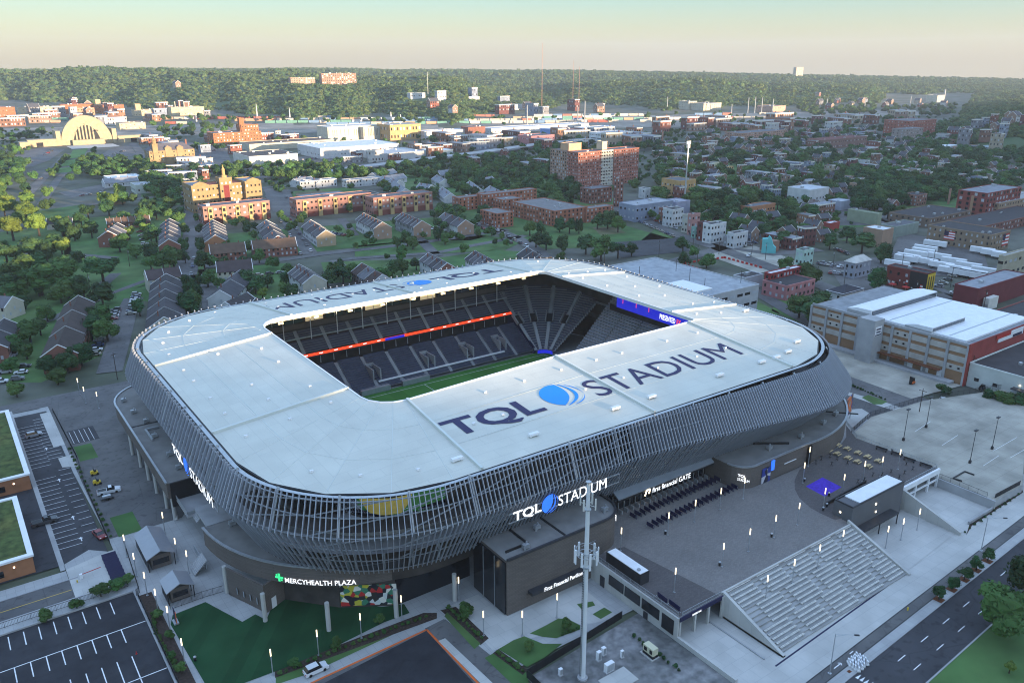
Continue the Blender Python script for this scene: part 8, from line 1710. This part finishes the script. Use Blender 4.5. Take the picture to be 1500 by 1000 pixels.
zone([(1170, 158), (1400, 156), (1395, 172), (1170, 171)], 130, 9, 14, MIX, 1.3); zone([(62, 262), (97, 232), (102, 233), (72, 264)], 14, 7, 9, [0, 1]); zone([(124, 241), (140, 221), (146, 222), (133, 243)], 12, 7, 9, [0, 1]); zone([(560, 178), (1000, 168), (1330, 160), (1340, 165), (1000, 178), (560, 190)], 40, 7, 11, [0, 1]); zone([(215, 205), (470, 200), (450, 214), (350, 218), (220, 240)], 30, 7, 10, MIX); zone([(345, 246), (520, 240), (520, 248), (345, 254)], 30, 7, 10, MIX); zone([(1345, 188), (1405, 180), (1405, 218), (1328, 216)], 60, 10, 15, [0, 0, 5], 1.2); zone([(60, 300), (280, 300), (300, 430), (270, 480), (120, 500), (0, 500), (0, 340)], 32, 9, 13, [0, 1, 1, 3]); zone([(295, 330), (700, 300), (740, 350), (480, 420), (300, 440)], 28, 6, 9, MIX); zone([(0, 300), (40, 296), (60, 330), (0, 345)], 8, 11, 15, [2, 2, 1]); zone([(195, 305), (280, 302), (275, 330), (200, 330)], 10, 8, 11, MIX); zone([(640, 312), (720, 310), (700, 335), (650, 335)], 10, 8, 10, MIX); zone([(1290, 345), (1500, 372), (1500, 410), (1450, 400)], 0, 8, 10, MIX)
def shown(c):
    x, y, h = c[0], c[1], c[2]; px, py, q = PX(x, y, h*.5)
    return h*FPX/q*(1 if -40 < px < 1540 and py < 1040 else 0)
CAND.sort(key=lambda c: -shown(c)); CAND = [c for c in CAND if shown(c) > 0]
NT = 300-3
for c in CAND[:NT]: tree(c[0], c[1], c[2], c[3], None, -.25, c[4])
# ------------------------------------------------------------------ woods: trees past the count, as scattered instances of crowns
def scatter(name, pts, fols):
    """pts: (x, y, z, radius, height); one object of points that carries low crowns"""
    me = bpy.data.meshes.new(name); me.from_pydata([(p[0], p[1], p[2]) for p in pts], [], [])
    at_ = me.attributes.new('size', 'FLOAT_VECTOR', 'POINT'); at_.data.foreach_set('vector', [q for p in pts for q in (p[3], p[3], p[4])])
    ro = me.attributes.new('turn', 'FLOAT', 'POINT'); ro.data.foreach_set('value', [random.uniform(0, 6.28) for _ in pts])
    o = link(name, me, None, None, 'stuff')
    ng = bpy.data.node_groups.new(name, 'GeometryNodeTree'); ng.interface.new_socket('Geometry', in_out='INPUT', socket_type='NodeSocketGeometry'); ng.interface.new_socket('Geometry', in_out='OUTPUT', socket_type='NodeSocketGeometry')
    N = ng.nodes; gi = N.new('NodeGroupInput'); go = N.new('NodeGroupOutput'); jn = N.new('GeometryNodeJoinGeometry'); ins = N.new('GeometryNodeInstanceOnPoints'); ins.inputs['Pick Instance'].default_value = True
    g2 = N.new('GeometryNodeGeometryToInstance')
    for f in fols:
        ob = N.new('GeometryNodeObjectInfo'); ob.inputs['Object'].default_value = f; ob.inputs['As Instance'].default_value = True; ng.links.new(ob.outputs['Geometry'], g2.inputs[0])
    a1 = N.new('GeometryNodeInputNamedAttribute'); a1.data_type = 'FLOAT_VECTOR'; a1.inputs['Name'].default_value = 'size'; a2 = N.new('GeometryNodeInputNamedAttribute'); a2.data_type = 'FLOAT'; a2.inputs['Name'].default_value = 'turn'
    cx = N.new('ShaderNodeCombineXYZ'); ng.links.new(a2.outputs['Attribute'], cx.inputs['Z']); rv = N.new('FunctionNodeRandomValue'); rv.data_type = 'INT'; rv.inputs['Min'].default_value = 0; rv.inputs['Max'].default_value = len(fols)-1
    ng.links.new(gi.outputs[0], ins.inputs['Points']); ng.links.new(g2.outputs[0], ins.inputs['Instance']); ng.links.new(a1.outputs['Attribute'], ins.inputs['Scale']); ng.links.new(cx.outputs[0], ins.inputs['Rotation']); ng.links.new([s_ for s_ in rv.outputs if s_.enabled][0], ins.inputs['Instance Index'])
    ng.links.new(ins.outputs[0], go.inputs[0]); md = o.modifiers.new('scatter', 'NODES'); md.node_group = ng
    return o
LOWC = []
for k, f in enumerate((0, 1, 1, 0, 2)): LOWC.append(bpy.data.objects.new('crown_shape', crown_mesh('crown_shape', FOL[f], 7, 230, .105, 90+k, .95)))
HILC = [bpy.data.objects.new('crown_shape', crown_mesh('crown_shape', FOLH[k % 3], 8, 260, .10, 120+k, .9)) for k in range(6)]
random.seed(29)
scatter('city_trees', [(c[0], c[1], c[2]*.52, c[2]*.55*c[4], c[2]*.5) for c in CAND[NT:]]+[(c[0], c[1], c[2]*.2, .5, c[2]*.2) for c in CAND[NT:NT+1]], LOWC[:4])
# ground cover of bushes and yards between the far houses
pts = []
for P, n in (([(960, 200), (1350, 186), (1500, 240), (1500, 285), (1330, 300), (1200, 350), (1060, 340), (960, 300)], 1500), ([(620, 200), (960, 195), (960, 260), (840, 300), (700, 290), (560, 262)], 900), ([(205, 245), (560, 245), (560, 270), (300, 300), (205, 300)], 350), ([(0, 190), (100, 186), (60, 215), (0, 240)], 120), ([(955, 180), (1400, 170), (1400, 190), (955, 204)], 300)):
    xs = [p[0] for p in P]; ys = [p[1] for p in P]
    for _ in range(n):
        px, py = random.uniform(min(xs), max(xs)), random.uniform(min(ys), max(ys))
        if not inside(P, px, py): continue
        x, y = G(px, py)
        if free(x, y, 0): h = random.uniform(2, 6); pts.append((x, y, h*.3, h*.75, h*.55))
scatter('garden_shrubbery', pts, LOWC[:4])
pts = []
for _ in range(90000):
    px = random.uniform(-60, 1560); d = 1250+3500*random.random()**1.35
    a = YAW+math.atan((px-750)/FPX*math.cos(PITCH)); x, y = d*math.sin(a), d*math.cos(a); z = terrain(x, y)
    if z < 2.5 or any((x-b)**2+(y-c)**2 < (r*.8)**2 for b, c, r in FOOT[-80:]): continue
    n = wob(x, y, 60)
    if n < -1.02: continue
    r = random.choice([3.5, 4.2, 5, 5.5, 6.5, 8])*random.uniform(.8, 1.2)*(1 if d < 2600 else 1.6); pts.append((x, y, z+r*.2, r, r*random.uniform(.6, .95)))
scatter('hill_woods', pts, HILC)
# ------------------------------------------------------------------ labels of the many: counted from one landmark towards another
def assign():
    buckets = {}
    for o, look, grp, x, y in AUTO+WAG:
        near = sorted(ANCH, key=lambda a: (a[1]-x)**2+(a[2]-y)**2)[:14]; a1 = near[0]; v = Vector((x-a1[1], y-a1[2])); best = None
        for a in near[1:]:
            u = Vector((a[1]-a1[1], a[2]-a1[2]))
            if u.length < v.length*1.05 or v.length < .1: continue
            c = u.normalized().dot(v.normalized())
            if best is None or c > best[0]: best = (c, a)
        a2 = (best or (0, near[1]))[1]; buckets.setdefault((look, a1[0], a2[0]), []).append((v.length, o, grp))
    for (look, p1, p2), L in buckets.items():
        L.sort(key=lambda q: q[0])
        for i, (_, o, grp) in enumerate(L):
            o['label'] = ('%s, %s from %s towards %s' % (look, ORD[i], p1, p2[4:])) if len(L) > 1 else '%s near %s, towards %s' % (look, p1, p2[4:])
            o['group'] = grp; o['category'] = o.get('category') or grp
for o, look, grp, x, y in WAG: o['category'] = 'freight wagon'
assign()
# ------------------------------------------------------------------ the air
hz = bpy.data.materials.new('haze'); hz.use_nodes = True; hn = hz.node_tree; hn.nodes.remove(hn.nodes['Principled BSDF'])
pv = hn.nodes.new('ShaderNodeVolumePrincipled'); pv.inputs['Color'].default_value = (.78, .87, 1.0, 1); pv.inputs['Density'].default_value = .000062; pv.inputs['Anisotropy'].default_value = .2
hn.links.new(pv.outputs[0], hn.nodes['Material Output'].inputs['Volume'])
structure('haze', M().box(-2600, 5600, -900, 5600, -1.6, 235), hz)['kind'] = 'stuff'
